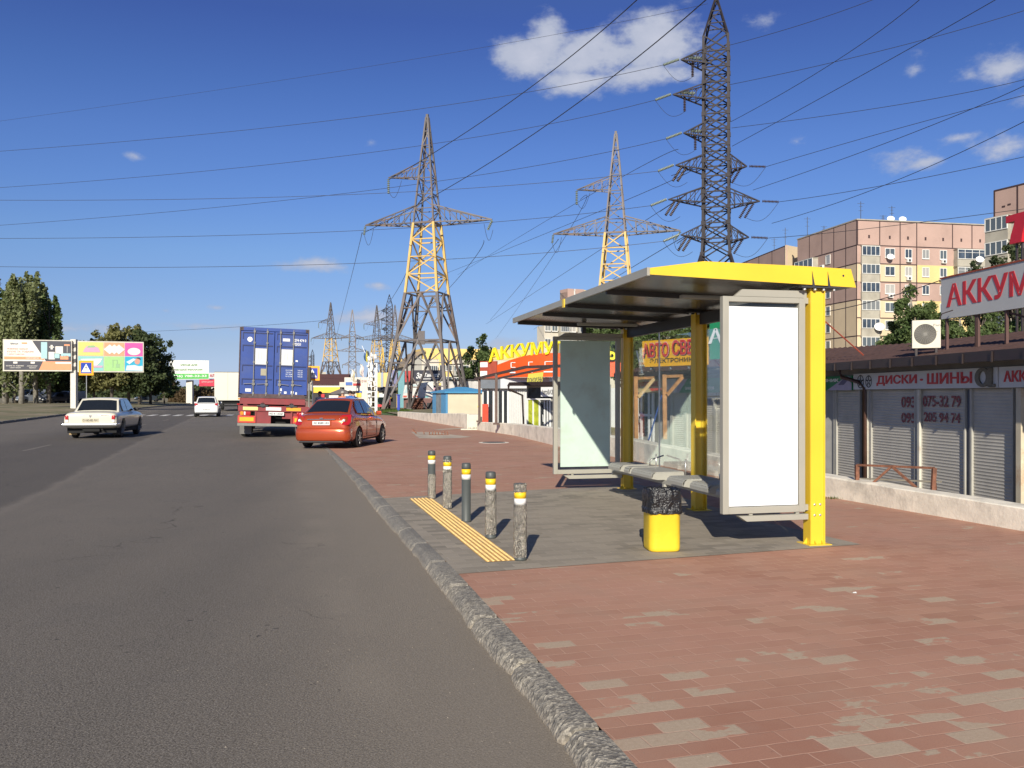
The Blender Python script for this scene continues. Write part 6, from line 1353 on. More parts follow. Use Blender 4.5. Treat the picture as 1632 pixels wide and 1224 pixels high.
class Block:
    def __init__(s, name, label, cat, A, B, z0, z1, depth):
        s.F = Face(A, B); s.r = thing(name, label, cat, (A[0], A[1], z0)); s.F2 = None; s.z0 = z0; s.z1 = z1; s.count = 0
    def bb(s, g, nm, m, **k): return g.build(nm, m, s.r, origin=s.r.location, **k)
    def place(s, kind, F_, u, z, w, h):
        """one window: frame part with its pane as sub-part, copied after the first of each size"""
        key = (kind, round(w, 2), round(h, 2)); ang = math.atan2(F_.x.y, F_.x.x)
        if F_.n.dot(Vector((F_.x.y, -F_.x.x, 0))) < 0: ang += math.pi
        if key not in _wc:
            fr = MB(); pn = MB(); W2 = w/2; t = .09 if w > 1 else .07
            for x0, x1, za, zb in ((-W2, W2, 0, t), (-W2, W2, h-t, h), (-W2, -W2+t, t, h-t), (W2-t, W2, t, h-t)): fr.bx(x0, x1, -.10, .02, za, zb)
            nm_ = {'w': 2, 'l': 4, 'b': 6, 's': 1}[kind]
            for k in range(1, nm_): x = -W2 + w*k/nm_; fr.bx(x-t*.45, x+t*.45, -.095, .02, t, h-t)
            if kind in 'lb': fr.bx(-W2, W2, -.09, .02, h*.66, h*.66+t*.6) if kind == 'b' else None
            if kind == 'w': fr.bx(-W2, W2, -.13, .0, -.09, -.001)
            pn.bx(-W2+t*.5, W2-t*.5, -.05, -.01, t*.5, h-t*.5); _wc[key] = (fr, pn, [])
        fr, pn, first = _wc[key]; loc = F_.p(u, 0, z) - s.r.location
        if not first:
            a = fr.build('window', M_WFR, s.r); b = pn.build('pane', M_PANE, a); first += [a, b]
        else:
            a = first[0].copy(); C.objects.link(a); a.parent = s.r; b = first[1].copy(); C.objects.link(b); b.parent = a
        a.location = loc; a.rotation_euler = (0, 0, ang)
    def loggia(s, F_, u0, u1, z, out, h=1.45, par=1.1, kind='l', m=None):
        """glazed balcony: parapet slab box plus a band of windows above"""
        g = MB(); F_.box(g, u0, u1, -.1, out, z-.1, z+par); F_.box(g, u0+.06, u1-.06, -.05, out-.08, z+par, z+par+h); F_.box(g, u0-.05, u1+.05, -.1, out+.05, z+par+h, z+par+h+.08)
        s.bb(g, 'balcony', m or M_CONCB); s.place(kind, Face2(F_, out), (u0+u1)/2, z+par, u1-u0, h)
class Face2:
    def __init__(s, F_, off): s.x, s.n, s.L = F_.x, F_.n, F_.L; s.A = F_.A + F_.n*off
    p = Face.p; box = Face.box
def panels(b, F_, cuts, rows, colf, seam=.11, proud=.03):
    """colour panels between vertical cuts and horizontal rows, with dark seams"""
    mats_ = [M_PINK, M_PEACH, M_PYEL]; g = MB()
    for i, (u0, u1) in enumerate(zip(cuts, cuts[1:])):
        for j, (za, zb) in enumerate(zip(rows, rows[1:])): F_.box(g, u0, u1, -.2, 0, za, zb, mi=colf(i, j))
    b.bb(g, 'wall', mats_)
def seams(b, F_, vs, hs, w=.16):
    g = MB()
    for u, za, zb in vs: F_.box(g, u-w/2, u+w/2, .001, .02, za, zb)
    for z, u0, u1 in hs: F_.box(g, u0, u1, .001, .022, z-w/2, z+w/2)
    b.bb(g, 'panel_seams', M_SEAMB)
def acunit(b, F_, u, z): g = MB(); F_.box(g, u-.4, u+.4, .05, .4, z, z+.55); F_.box(g, u-.18, u+.18, .401, .41, z+.1, z+.45, mi=1); b.bb(g, 'air_conditioner', [M_WFR, M_DARK])
def dish(b, F_, u, o, z, r=.5):
    c = F_.p(u, o, z); g = MB(); n = 18; d = Vector((-.2, -.8, .5)).normalized(); a = d.cross(Vector((0, 0, 1))).normalized(); e = a.cross(d)
    rings = [[c + (a*math.cos(2*math.pi*k/n) + e*math.sin(2*math.pi*k/n))*r*t + d*(.25*t*t*r) for k in range(n)] for t in (.05, .5, .8, 1)]; ringloft(g, rings); g.bar(c, c - d*.5, .05); b.bb(g, 'satellite_dish', M_WHITE)
def antennas(b, lst):
    g = MB()
    for v, h in lst: g.bar(v, v + Vector((0, 0, h)), .07); [g.bar(v + Vector((-w/2, 0, h*q)), v + Vector((w/2, 0, h*q)), .04) for q, w in ((.55, .7), (.75, .5), (.9, 1.1))]
    b.bb(g, 'antenna', M_DARK)
FH = 2.8
# -- main pink and cream block: corner at column 1366
Ac = (P(1366, 0, 132).x, 132); Bc = (P(1582, 0, 136.5).x, 136.5); Lc = (P(1271, 0, 149).x, 149)
be = Block('apartment_block', 'nine storey pink and cream panel apartment block behind the brown roof', 'apartment block', Ac, Bc, 0, 28.6, 12); FR_ = be.F; FL_ = Face(Lc, Ac)
g = MB(); cs = [Vector((*Ac, 0)), Vector((*Bc, 0)), Vector((*Bc, 0)) - FR_.n*14, Vector((*Lc, 0)) - FL_.n*0 + Vector((2, 3, 0)), Vector((*Lc, 0))]
ct = sum(cs, Vector()) / 5; cs2 = [c + (ct-c).normalized()*.25 for c in cs]; g.prism([Vector((c.x, c.y, 0)) for c in cs2], (0, 0, 28.3)); be.bb(g, 'core', M_CONCB)
rows = [0] + [28.6 - 3.9 - FH*k for k in range(8, -1, -1)] + [28.6]; q = FR_.u; colx = [0, q(1402), q(1434.5), q(1461), q(1518), q(1549), FR_.L]
nr = len(rows) - 1
def cf(i, j):
    k = nr - 1 - j     # 0 = attic
    if k in (0, 1): return 0
    if k == 2: return 1 if i < 3 else 2
    if k == 3: return 0
    return 1 if i < 3 else 2
panels(be, FR_, colx, rows, cf)
vs_ = [(colx[i], rows[0], rows[-1]) for i in (1, 2)] + [(colx[3], rows[-5], rows[-1]), (colx[4], rows[-2], rows[-1]), (colx[5], rows[-2], rows[-1]), (.08, rows[-2], rows[-1])]
hs_ = [(rows[-2], 0, FR_.L), (rows[-3], 0, colx[3]), (rows[-4], colx[1], FR_.L), (rows[-5], 0, colx[3]), (rows[-6], 0, FR_.L), (rows[-7], 0, colx[3]), (28.5, 0, FR_.L)]
seams(be, FR_, vs_, hs_)
for j in range(1, nr-1):
    z = rows[j] ; 
    if z < 3: continue
    for px, w in ((1418, 1.7), (1447.5, 1.25), (1475, 1.25), (1503, 1.25)): be.place('w', FR_, q(px), z + 1.0, w, 1.45)
    be.loggia(FR_, q(1371.5), q(1400), z, .35, 1.5, 1.15)
for j in (nr-2, nr-3, nr-4): be.loggia(FR_, q(1519.5), FR_.L+.6, rows[j], .95, 1.55, 1.0, 'b')
for px, k in ((1447.5, 2), (1447.5, 3), (1503, 2), (1500, 3), (1508, 3), (1418, 4)): acunit(be, FR_, q(px), rows[-1-k] + .35)
g = MB()
for px in (1385, 1418, 1447, 1475, 1503, 1532, 1562): FR_.box(g, q(px)-.15, q(px)+.15, .001, .03, rows[-2]+1.1, rows[-2]+1.6)
be.bb(g, 'attic_vent', M_SEAMB)
dish(be, FR_, q(1416), .5, rows[-3]+1.0, .55); dish(be, FR_, q(1552), 1.3, rows[-3]+.9, .6); dish(be, FR_, q(1397), .7, rows[-7]+1.3, .75)
dish(be, FR_, q(1426), -1, 29.1, .55); dish(be, FR_, q(1445), -1, 29.1, .55)
g = MB(); FR_.box(g, -.1, FR_.L+.1, -.3, .08, 28.55, 28.72); FL_.box(g, -.1, FL_.L+.05, -.3, .08, 28.56, 28.73); be.bb(g, 'parapet_cap', M_CONCB)
antennas(be, [(FR_.p(q(1384), -2, 28.7), 3.2), (FR_.p(q(1420), -2, 28.7), 1.2), (FR_.p(q(1431), -1.5, 28.7), 2.6), (FL_.p(1.5, -1, 28.7), 3.6), (FL_.p(5, -2, 28.7), 1.4)])
ql = FL_.u; cl = [0, ql(1290), ql(1310), ql(1329), ql(1348), FL_.L]
panels(be, FL_, cl, rows, lambda i, j: (0, 0, 1, 0, 1, 1, 1, 1, 1, 1)[nr-1-j])
seams(be, FL_, [(cl[i], rows[0] if i > 2 else rows[-2], rows[-1]) for i in (1, 2, 3, 4)] + [(FL_.L-.1, rows[0], rows[-1])], [(rows[-k], 0, FL_.L) for k in (2, 3, 4, 5, 7, 8)])
for j in range(1, nr-1):
    if rows[j] < 3: continue
    be.place('s', FL_, ql(1320), rows[j]+1.0, 1.3, 1.5)
    be.loggia(FL_, ql(1275), ql(1304), rows[j], 1.0, 1.5, 1.0, 'l')
for k in (2, 3, 4, 5, 6): acunit(be, FL_, ql(1312), rows[-1-k] + .5)
# -- block at the right edge
A2 = (P(1584, 0, 100).x, 100); B2 = (P(1700, 0, 92).x, 92)
bf = Block('apartment_block', 'tall pink and grey block cut off by the right edge of the photo', 'apartment block', A2, B2, 0, 25.4, 10); F2_ = bf.F
g = MB(); F2_.box(g, 0.02, F2_.L, -12, -.2, 0, 25.2); bf.bb(g, 'core', M_CONCB); rw = [0] + [25.4 - 3.6 - FH*k for k in range(7, -1, -1)] + [25.4]
panels(bf, F2_, [0, F2_.u(1622), F2_.L], rw, lambda i, j: 0); seams(bf, F2_, [(.06, 0, 25.4), (F2_.u(1621.5), rw[-2], 25.4)], [(25.35, 0, F2_.L), (rw[-2]+.3, F2_.u(1621), F2_.L)], .2)
for j in range(3, len(rw)-2):
    bf.loggia(F2_, -.6, F2_.u(1613), rw[j]+.35, .7, 1.55, 1.2, 'l'); bf.place('s', F2_, F2_.u(1617), rw[j]+.9, .9, 2.0) ; bf.place('w', F2_, F2_.u(1640), rw[j]+1.3, 1.5, 1.45)
g = MB(); F2_.box(g, F2_.u(1597), F2_.u(1602), .001, .03, 23.2, 23.4); F2_.box(g, F2_.u(1606), F2_.u(1611), .001, .03, 23.3, 23.5); bf.bb(g, 'attic_vent', M_SEAMB)
# -- block just left of the main one
A3 = (P(1172, 0, 176).x, 176); B3 = (P(1253, 0, 152).x, 152); C3 = (P(1285, 0, 156).x, 156)
bg_ = Block('apartment_block', 'pink block end rising just behind the yellow shelter fascia, left of the main block', 'apartment block', A3, B3, 0, 28, 10); F3 = bg_.F; F4 = Face(B3, C3)
r3 = [0] + [28.2 - 3.9 - FH*k for k in range(8, -1, -1)] + [28.2]
panels(bg_, F3, [0, F3.L*.25, F3.L*.5, F3.L*.75, F3.L], r3, lambda i, j: 0 if j > 6 else 1); panels(bg_, F4, [0, F4.L], r3, lambda i, j: 1)
g = MB(); g.prism([Vector((*A3, 0)) + Vector((.4, .3, 0)), Vector((*B3, 0)) + Vector((.2, .4, 0)), Vector((*C3, 0)) + Vector((0, .4, 0)), Vector((*C3, 0)) + Vector((-4, 24, 0))], (0, 0, 27.9)); bg_.bb(g, 'core', M_CONCB)
seams(bg_, F3, [(F3.L*k/4, r3[-2], r3[-1]) for k in (1, 2, 3)], [(r3[-2], 0, F3.L), (28.1, 0, F3.L)])
for j in range(5, len(r3)-2): bg_.loggia(F3, F3.u(1229), F3.u(1247), r3[j], 1.0, 1.5, 1.0, 'l'); bg_.place('w', F3, F3.u(1212), r3[j]+1, 1.6, 1.5)
antennas(bg_, [(F3.p(F3.L*.8, -2, 28.2), 4.0), (F3.p(F3.L*.6, -2, 28.2), 3.0)])
# -- cream block beyond the shelter
A5 = (P(868, 0, 158).x, 158); B5 = (P(1150, 0, 176).x, 176)
bh = Block('apartment_block', 'cream and grey apartment block seen under and above the shelter roof', 'apartment block', A5, B5, 0, 16, 10); F5 = bh.F
g = MB(); F5.box(g, 0, F5.L, -3, -.2, 0, 14.4); F5.box(g, F5.u(905), F5.u(990), -3, -.2, 14.4, 20.9); bh.bb(g, 'core', M_CREAMW)
g = MB(); F5.box(g, F5.u(905), F5.u(931), -3, -.05, 18.3, 21.5); F5.box(g, F5.u(931.2), F5.u(960), -3, -.05, 18.3, 21.4, mi=1); F5.box(g, F5.u(915), F5.u(917), -.05, -.02, 18.3, 21.5, mi=2); bh.bb(g, 'rooftop_housing', [M_PINK, M_PYEL, M_WFR])
seams(bh, F5, [], [(FH*k + 2.2, 0, F5.L) for k in range(2, 6)])
for k in range(2, 6):
    z = FH*k - .6
    for px in (873, 884) if k < 6 else (): bh.place('w', F5, F5.u(px), z, 1.25, 1.4)
    if k < 6: bh.loggia(F5, F5.u(890), F5.u(903), z-1.1, .9, 1.4, 1.0, 'l')
    for px in (912, 938, 962, 1012, 1040, 1070, 1100, 1130): bh.place('w', F5, F5.u(px), z, 1.6, 1.4)
    for px in (920, 980, 1050, 1115): bh.loggia(F5, F5.u(px), F5.u(px+20), z-1.1, .9, 1.4, 1.0, 'l', M_GREYW)
# -- yellow topped block behind the big pylon
A6 = (P(640, 0, 205).x, 205); B6 = (P(850, 0, 215).x, 215)
bi = Block('apartment_block', 'cream block with yellow top storey standing behind the big pylon legs', 'apartment block', A6, B6, 0, 13, 10); F6 = bi.F; u6 = F6.u
M_YT = pcol('yellow_storey', (.80, .58, .20)); g = MB(); F6.box(g, u6(672), F6.L, -12, -.2, 0, 10.3); F6.prism = None; bi.bb(g, 'wall', M_CREAMW)
g = MB(); F6.box(g, u6(674), F6.L, -12, -.1, 10.3, 12.9); F6.box(g, u6(700), u6(720), -.2, -.05, 3, 10.3); bi.bb(g, 'yellow_storey', M_YT)
g = MB(); F6.poly(g, [(u6(645), 0), (u6(672), 0), (u6(672), 11.6), (u6(664), 11.2), (u6(645), 8.6)], -10, -.1); bi.bb(g, 'gable_wing', M_GREYW)
g = MB(); F6.poly(g, [(u6(641), 8.3), (u6(645), 8.3), (u6(668), 11.4), (u6(677), 11.9), (u6(677), 12.4), (u6(664), 12.0)], -11, .6); bi.bb(g, 'sloping_roof', mat('roof_tan', (.30, .23, .15), .8))
for k in range(3):
    for px in (680, 690, 706, 715, 728, 742, 760, 790): bi.place('w', F6, u6(px), 1.9 + FH*k, 1.7, 1.4)
    bi.loggia(F6, u6(683), u6(696), .8+FH*k, .9, 1.3, 1.0, 'l'); bi.loggia(F6, u6(722), u6(736), .8+FH*k, .9, 1.3, 1.0, 'l', M_GREYW)
# -- far low blocks on the horizon left of the pylons
A7 = (P(508, 0, 420).x, 420); B7 = (P(536, 0, 425).x, 425); bj = Block('apartment_block', 'far white block on the horizon behind the distant yellow banded pylon', 'apartment block', A7, B7, 0, 11, 8); F7 = bj.F
g = MB(); F7.box(g, 0, F7.L, -12, -.2, 0, 11.5); F7.box(g, 2, 4, -6, -.3, 11.5, 13); bj.bb(g, 'wall', M_CREAMW)
for k in range(4):
    for m_ in range(4): bj.place('w', F7, 1.2 + m_*2.1, 1+2.7*k, 1.6, 1.4)

# ================================================================ trees
def foliage_mat(name, c0, c1, sc_=1.2):
    m = bpy.data.materials.new(name); m.use_nodes = True; t = m.node_tree; b = t.nodes['Principled BSDF']; tc = N(t, 'ShaderNodeTexCoord')
    n = N(t, 'ShaderNodeTexNoise'); n.inputs['Scale'].default_value = sc_; n.inputs['Detail'].default_value = 6; n.inputs['Roughness'].default_value = .75; t.links.new(tc.outputs['Object'], n.inputs[0])
    t.links.new(mixrgb(t, rng(t, n.outputs[0], .35, .68), c0, c1), b.inputs['Base Color']); b.inputs['Roughness'].default_value = .65; b.inputs['Specular IOR Level'].default_value = .25
    tr = N(t, 'ShaderNodeBsdfTranslucent'); tr.inputs[0].default_value = (c1[0]*1.2, c1[1]*1.2, c1[2]*.7, 1); ms = N(t, 'ShaderNodeMixShader'); ms.inputs[0].default_value = .22
    o = t.nodes['Material Output']; t.links.new(b.outputs[0], ms.inputs[1]); t.links.new(tr.outputs[0], ms.inputs[2]); t.links.new(ms.outputs[0], o.inputs[0]); return m
M_POP = foliage_mat('poplar_leaf', (.085, .110, .045), (.26, .28, .13)); M_OLV = foliage_mat('olive_leaf', (.08, .09, .03), (.27, .25, .10)); M_LF = foliage_mat('green_leaf', (.05, .085, .028), (.16, .21, .075)); M_DK = foliage_mat('dark_leaf', (.032, .05, .022), (.10, .125, .05)); M_BRS_ = foliage_mat('bush_brown', (.07, .045, .025), (.17, .12, .06))
M_BARK = mat('bark', (.12, .10, .08), .9, var=.3, scale=3, bump=.6, bscale=12); M_PBARK = mat('pale_bark', (.26, .24, .20), .9, var=.3, scale=3)
def leafquad(vs, fs, p, s, rr):
    a = Vector((rr.uniform(-1, 1), rr.uniform(-1, 1), rr.uniform(-1, 1))).normalized(); b = a.cross(Vector((rr.uniform(-1, 1), rr.uniform(-1, 1), rr.uniform(-1, 1)))).normalized(); k = len(vs)
    vs += [p + a*s, p + b*s*.62, p - a*s, p - b*s*.62]; fs.append((k, k+1, k+2, k+3))
def tree(name, label, kind, loc, H, Wd, seed, mat_, n=2600, leaf=.22, bark=None, trunk=.18, low=.25, group='trees'):
    rr = random.Random(seed); t = thing(name, label, 'tree', loc, rr.uniform(0, 6), group); bark = bark or M_BARK
    g = MB(); cl = []
    tr = [Vector((0, 0, -.5)), Vector((rr.uniform(-.1, .1), rr.uniform(-.1, .1), H*.35)), Vector((rr.uniform(-.3, .3), rr.uniform(-.3, .3), H*.7)), Vector((0, 0, H*.93))]
    g.tube(tr, [trunk*H/10*1.2, trunk*H/10*.9, trunk*H/10*.5, .03], 8)
    if kind == 'poplar':
        for i in range(30):
            z0 = H*rr.uniform(.08, .72); q = rr.uniform(0, 6.3); w = Wd*.5*rr.uniform(.3, 1.0)*math.sin(math.pi*min(1, .25 + .7*z0/H))**.6; L = H*rr.uniform(.16, .34)
            a = Vector((0, 0, z0)); b = Vector((math.cos(q)*w, math.sin(q)*w, z0+L*.55)); c = Vector((math.cos(q)*w*1.05, math.sin(q)*w*1.05, min(H*1.0, z0+L*1.25)))
            g.tube([a, b, c], [.07, .05, .015], 5)
            for m_ in range(7): f_ = m_/6; cl.append((b.lerp(c, f_) if m_ > 1 else a.lerp(b, .6+.4*m_), (.55*(1-f_)+.30)*Wd/5, 1.9))
    else:
        for i in range(46 if Wd > 5 else 30):
            q = rr.uniform(0, 6.3); v = rr.uniform(-.9, 1); r_ = math.sqrt(max(0, 1-v*v)) * rr.uniform(.55, 1.0); zc = H*(low + (1-low)*(.5+.5*v)*.96)
            e = Vector((math.cos(q)*r_*Wd*.46, math.sin(q)*r_*Wd*.46, zc)); s0 = Vector((0, 0, H*low*.8 + (zc-H*low*.8)*.4)); mid = s0.lerp(e, .55) + Vector((0, 0, .3))
            g.tube([s0, mid, e], [.09, .05, .015], 5); R_ = Wd*rr.uniform(.09, .17)
            cl.append((e, R_, 1.0)); cl.append((mid, R_*.8, 1.0)); cl.append((e + Vector((rr.uniform(-1, 1), rr.uniform(-1, 1), rr.uniform(-.4, 1)))*R_*1.1, R_*.55, 1.0))
    g.build('trunk', bark, t, smooth=True)
    vs, fs = [], []; per = max(12, n//len(cl))
    for c, r_, st_ in cl:
        for k in range(per):
            d = Vector((rr.gauss(0, 1), rr.gauss(0, 1), rr.gauss(0, 1))); d = d.normalized() * r_ * rr.random()**.45; d.z *= st_
            leafquad(vs, fs, c + d, leaf*rr.uniform(.6, 1.25), rr)
    g2 = MB(); g2.add(vs, fs); g2.build('crown', mat_, t, fix=False); return t
TG1 = 'poplars at the left edge'
tp1 = tree('poplar_tree', 'tallest pale poplar standing behind the left half of the wide billboard', 'poplar', (P(34, 0, 112).x, 112, .3), 17.2, 5.0, 1, M_POP, 7000, .26, M_PBARK, group=TG1)
tp2 = tree('poplar_tree', 'dark poplar on the right side of the left clump', 'poplar', (P(78, 0, 116).x, 116, .3), 14.5, 4.6, 2, M_LF, 6000, .26, group=TG1)
dup(tp1, (P(8, 0, 114).x, 114, .3), 2.1, 'poplar cut off by the left edge of the photo', TG1, .97); dup(tp1, (P(57, 0, 118).x, 118, .3), 4.0, 'poplar rising between the tallest poplar and the dark one', TG1, 1.0)
dup(tp2, (P(-12, 0, 120).x, 120, .3), 1.2, 'dark poplar trunk at the very left edge behind the others', TG1, 1.1); dup(tp2, (P(24, 0, 124).x, 124, .3), 3.2, 'dark poplar behind the tallest pale one', TG1, 1.05)
TG2 = 'trees behind the wide billboard'
to1 = tree('broadleaf_tree', 'olive green tree behind the billboard tiles, pale at its top', 'round', (P(178, 0, 118).x, 118, .3), 10.6, 6.6, 3, M_OLV, 7000, .24, low=.16, group=TG2)
to2 = tree('broadleaf_tree', 'dark broad tree with an uneven right side right of the billboard', 'round', (P(240, 0, 128).x, 128, .3), 10.2, 6.8, 4, M_DK, 7000, .25, low=.12, group=TG2)
dup(to1, (P(205, 0, 122).x, 122, .3), 2.0, 'olive tree crown peeking above the right billboard tiles', TG2, 1.02); dup(to1, (P(150, 0, 124).x, 124, .3), 4.4, 'low olive tree behind the crossing sign', TG2, .86)
dup(to2, (P(120, 0, 134).x, 134, .3), 3.0, 'dark tree filling the gap behind the billboard post', TG2, .8); dup(to2, (P(222, 0, 121).x, 121, .3), 5.0, 'dark tree between the olive tree and the broad right-hand one', TG2, 1.0); dup(to2, (P(60, 0, 132).x, 132, .3), 1.0, 'dark low tree under the left billboard half behind the vans', TG2, .85)
dup(to2, (P(92, 0, 136).x, 136, .3), 2.5, 'dark low tree above the parked dark car', TG2, .8); dup(to2, (P(12, 0, 130).x, 130, .3), 3.6, 'dark low tree at the left edge under the billboard', TG2, .85)
dup(to2, (P(262, 0, 140).x, 140, .3), .6, 'smaller dark tree at the right end of the left tree group', TG2, .62)
g = MB(); vs, fs = [], []; rr = random.Random(5)
for i in range(9000):
    x = rr.uniform(0, 1); px = 268 + x*90; D = rr.uniform(160, 172); h = 2.6 + 1.2*noise.noise((x*9, 0, 0)) + (1.5 if x < .15 else 0); leafquad(vs, fs, Vector((P(px, 0, D).x, D, .2 + rr.random()**1.5*h)), .20, rr)
g.add(vs, fs); o = g.build('undergrowth', M_BRS_, fix=False); o['kind'] = 'stuff'; tag(o, 'brown scrub along the far verge under the green billboard', 'scrub')
g = MB(); vs, fs = [], []
for i in range(15000):
    x = rr.uniform(0, 1); px = -60 + x*620; D = rr.uniform(330, 420); h = (5 + 3*noise.noise((x*14, 3, 0)))*(.5 if px > 345 else 1); leafquad(vs, fs, Vector((P(px, 0, D).x, D, rr.random()*h)), .8, rr)
g.add(vs, fs); o = g.build('treeline', M_DK, fix=False); o['kind'] = 'stuff'; tag(o, 'distant dark tree belt on the horizon at the left', 'tree belt')
tr1 = tree('broadleaf_tree', 'dense round dark green tree between the big pylon and the yellow letters', 'round', (P(764, 0, 105).x, 105, 0), 8.4, 4.6, 6, M_LF, 9000, .20, low=.08)
TG3 = 'trees among the apartment blocks'
tb1 = tree('birch_tree', 'tall light tree in front of the pink block, left of the air conditioner', 'round', (P(1452, 0, 62).x, 62, 0), 9.3, 4.0, 8, M_LF, 20000, .12, M_PBARK, low=.3, group=TG3)
dup(tb1, (P(1484, 0, 66).x, 66, 0), 2.4, 'light tree directly behind the left end of the white rooftop sign', TG3, .92); dup(tb1, (P(1426, 0, 70).x, 70, 0), 4.2, 'lower tree at the left side of the tall light tree', TG3, .78)
tb2 = tree('broadleaf_tree', 'dark tree crown above the white rooftop sign in front of the pink block balconies', 'round', (P(1557, 0, 70).x, 70, 0), 12.2, 3.6, 9, M_DK, 7000, .12, low=.3, group=TG3)
dup(tb2, (P(1618, 0, 58).x, 58, 0), 1.0, 'green crown below the huge red letter at the right edge', TG3, .98)
for px, D, s, lb in ((1530, 42, .62, 'low tree under the white rooftop sign, leftmost of three behind the roof ridge'), (1580, 44, .63, 'low tree under the white rooftop sign, middle of three behind the roof ridge'), (1630, 42, .62, 'low tree under the white rooftop sign at the right edge')):
    dup(tb1, (P(px, 0, D).x, D, 0), px*.3, lb, TG3, s)
for px, D, s, lb in ((1010, 60, .92, 'tree behind the left end of the yellow rooftop sign'), (1060, 66, .85, 'tree behind the middle of the yellow rooftop sign'), (1118, 58, .95, 'tree between the yellow and the green rooftop signs'), (965, 72, 1.0, 'tree behind the far shelter post')):
    dup(tb1, (P(px, 0, D).x, D, 0), px*.7, lb, TG3, s)
# ================================================================ billboards and signs on the left
def pm(c, nm=None, **k): return mat(nm or 'print_%02d%02d%02d' % tuple(int(x*99) for x in c), c, .5, var=.04, **k)
def fill(g, f, pts, mi=0, lift=None): g.add([f(u, v) + (lift or Vector((0, 0, 0))) for u, v in pts], [tuple(range(len(pts)))], mi)
def disc(g, f, cu, cv, ru, rv, mi=0, n=20, a0=0, a1=6.2832, lift=None): fill(g, f, [(cu + math.cos(a0+(a1-a0)*k/n)*ru, cv + math.sin(a0+(a1-a0)*k/n)*rv) for k in range(n+1)], mi, lift)
def board(root, BL, BR, TR_, TL, th=.25, m=None, name='panel'):
    BL, BR, TR_, TL = map(Vector, (BL, BR, TR_, TL)); n = (BR-BL).cross(TL-BL).normalized(); n = n if n.y < 0 else -n
    g = MB(); g.prism([BL, BR, TR_, TL], -n*th); o = g.build(name, m or M_WHITE, root, origin=root.location); return bil(BL, BR, TR_, TL), n, o
WB = thing('billboard', 'wide double billboard on a white post with bathroom adverts in bright tiles', 'billboard', P(118, 645, 84)); WB.location.z = .3
g = MB(); a = P(118, 0, 84.5); g.bx(a.x-.26, a.x+.26, 84.3, 84.75, 0, CH + 89*84.5/F); g.build('post', mat('post_white', (.66, .62, .54), .7, var=.08), WB, origin=WB.location)
g = MB()
for yy in (548, 560, 572, 584):
    for px in (115.5, 119.5): b_ = P(px, yy, 84.2); g.bx(b_.x, b_.x+.14, 84.15, 84.3, b_.z-.35, b_.z)
g.build('bracket', M_DARK, WB, origin=WB.location)
fL, nL, oL = board(WB, P(4.5, 591.5, 82.5), P(114.5, 591.8, 84), P(114.5, 542.5, 84), P(4.5, 540.5, 82.5), name='left_panel', m=mat('panel_frame_cream', (.62, .58, .48), .6))
dk, wh, og, cy = pm((.045, .045, .06)), pm((.74, .70, .62)), pm((.80, .30, .14)), pm((.35, .55, .56)); L1_ = nL*.02; L2_ = nL*.035; L3_ = nL*.05
g = MB(); fill(g, fL, [(.02, .32), (.02, .97), (.42, .97), (.58, .46), (.62, .32)], 0, L1_); fill(g, fL, [(.42, .97), (.99, .97), (.99, .32), (.62, .32), (.58, .46)], 1, L1_); fill(g, fL, [(.02, .04), (.02, .315), (.58, .315), (.52, .04)], 1, L1_)
fill(g, fL, [(.52, .04), (.58, .315), (.99, .315), (.99, .04)], 2, L1_); fill(g, fL, [(.02, .37), (.02, .46), (.57, .46), (.61, .40), (.57, .34), (.57, .37)], 2, L2_); fill(g, fL, [(.27, .86), (.35, .86), (.35, .91), (.27, .91)], 2, L2_)
for u0, u1, v0, v1, mi in ((.55, .64, .40, .93, 3), (.66, .75, .38, .62, 0), (.76, .87, .56, .80, 0), (.69, .72, .70, .84, 0), (.67, .74, .76, .79, 0), (.74, .82, .42, .58, 3), (.84, .985, .48, .58, 3), (.83, .95, .38, .50, 2), (.89, .97, .82, .87, 2), (.93, .935, .6, .82, 0), (.76, .99, .24, .30, 0), (.15, .21, .24, .30, 0), (.40, .46, .24, .30, 0)): fill(g, fL, [(u0, v0), (u1, v0), (u1, v1), (u0, v1)], mi, L2_)
g.build('printed_face', [wh, dk, og, cy], oL, origin=WB.location if False else (0, 0, 0)); 
for o_ in list(C.objects)[-1:]: o_.location = -WB.location
def prt(words_, f, n, root, base, m):
    g = MB()
    for w, u0, u1, v0, v1 in words_: letters(g, w, lambda u, v, a=u0, b=u1, c=v0, d=v1: f(a+(b-a)*u, c+(d-c)*v) + n*.055)
    o = g.build('lettering', m, root, origin=base); return o
prt([('Вікол', .11, .22, .84, .90)], fL, nL, oL, WB.location, pm((.2, .2, .22))); prt([('НОВИНКИ СЕЗОНУ', .06, .36, .68, .73), ('КУХНІ ТА ТОВАРИ', .06, .44, .59, .65), ('З ДОСТАВКОЮ', .06, .31, .51, .56)], fL, nL, oL, WB.location, pm((.62, .42, .34)))
prt([('КУХНІ ТА ТОВАРИ', .05, .30, .15, .185), ('З ДОСТАВКОЮ', .10, .26, .09, .12), ('НОВИНКИ СЕЗОНУ', .35, .50, .15, .18), ('РЕМОНТ', .38, .48, .09, .12), ('З ДОСТАВКОЮ', .33, .52, .385, .44)], fL, nL, oL, WB.location, wh)
fR, nR, oR = board(WB, P(123.5, 593, 84), P(229, 593.5, 86.5), P(229, 545, 86.5), P(123.5, 543, 84), name='right_panel', m=mat('panel_frame_cream', (.62, .58, .48), .6))
cols_ = [(.78, .62, .18), (.80, .36, .20), (.66, .10, .36), (.26, .56, .52), (.36, .62, .24), (.03, .40, .58)]; ms_ = [pm(c) for c in cols_] + [pm((.78, .72, .66)), pm((.30, .50, .25)), pm((.62, .30, .22)), pm((.05, .05, .07)), pm((.70, .36, .50)), pm((.60, .70, .72))]
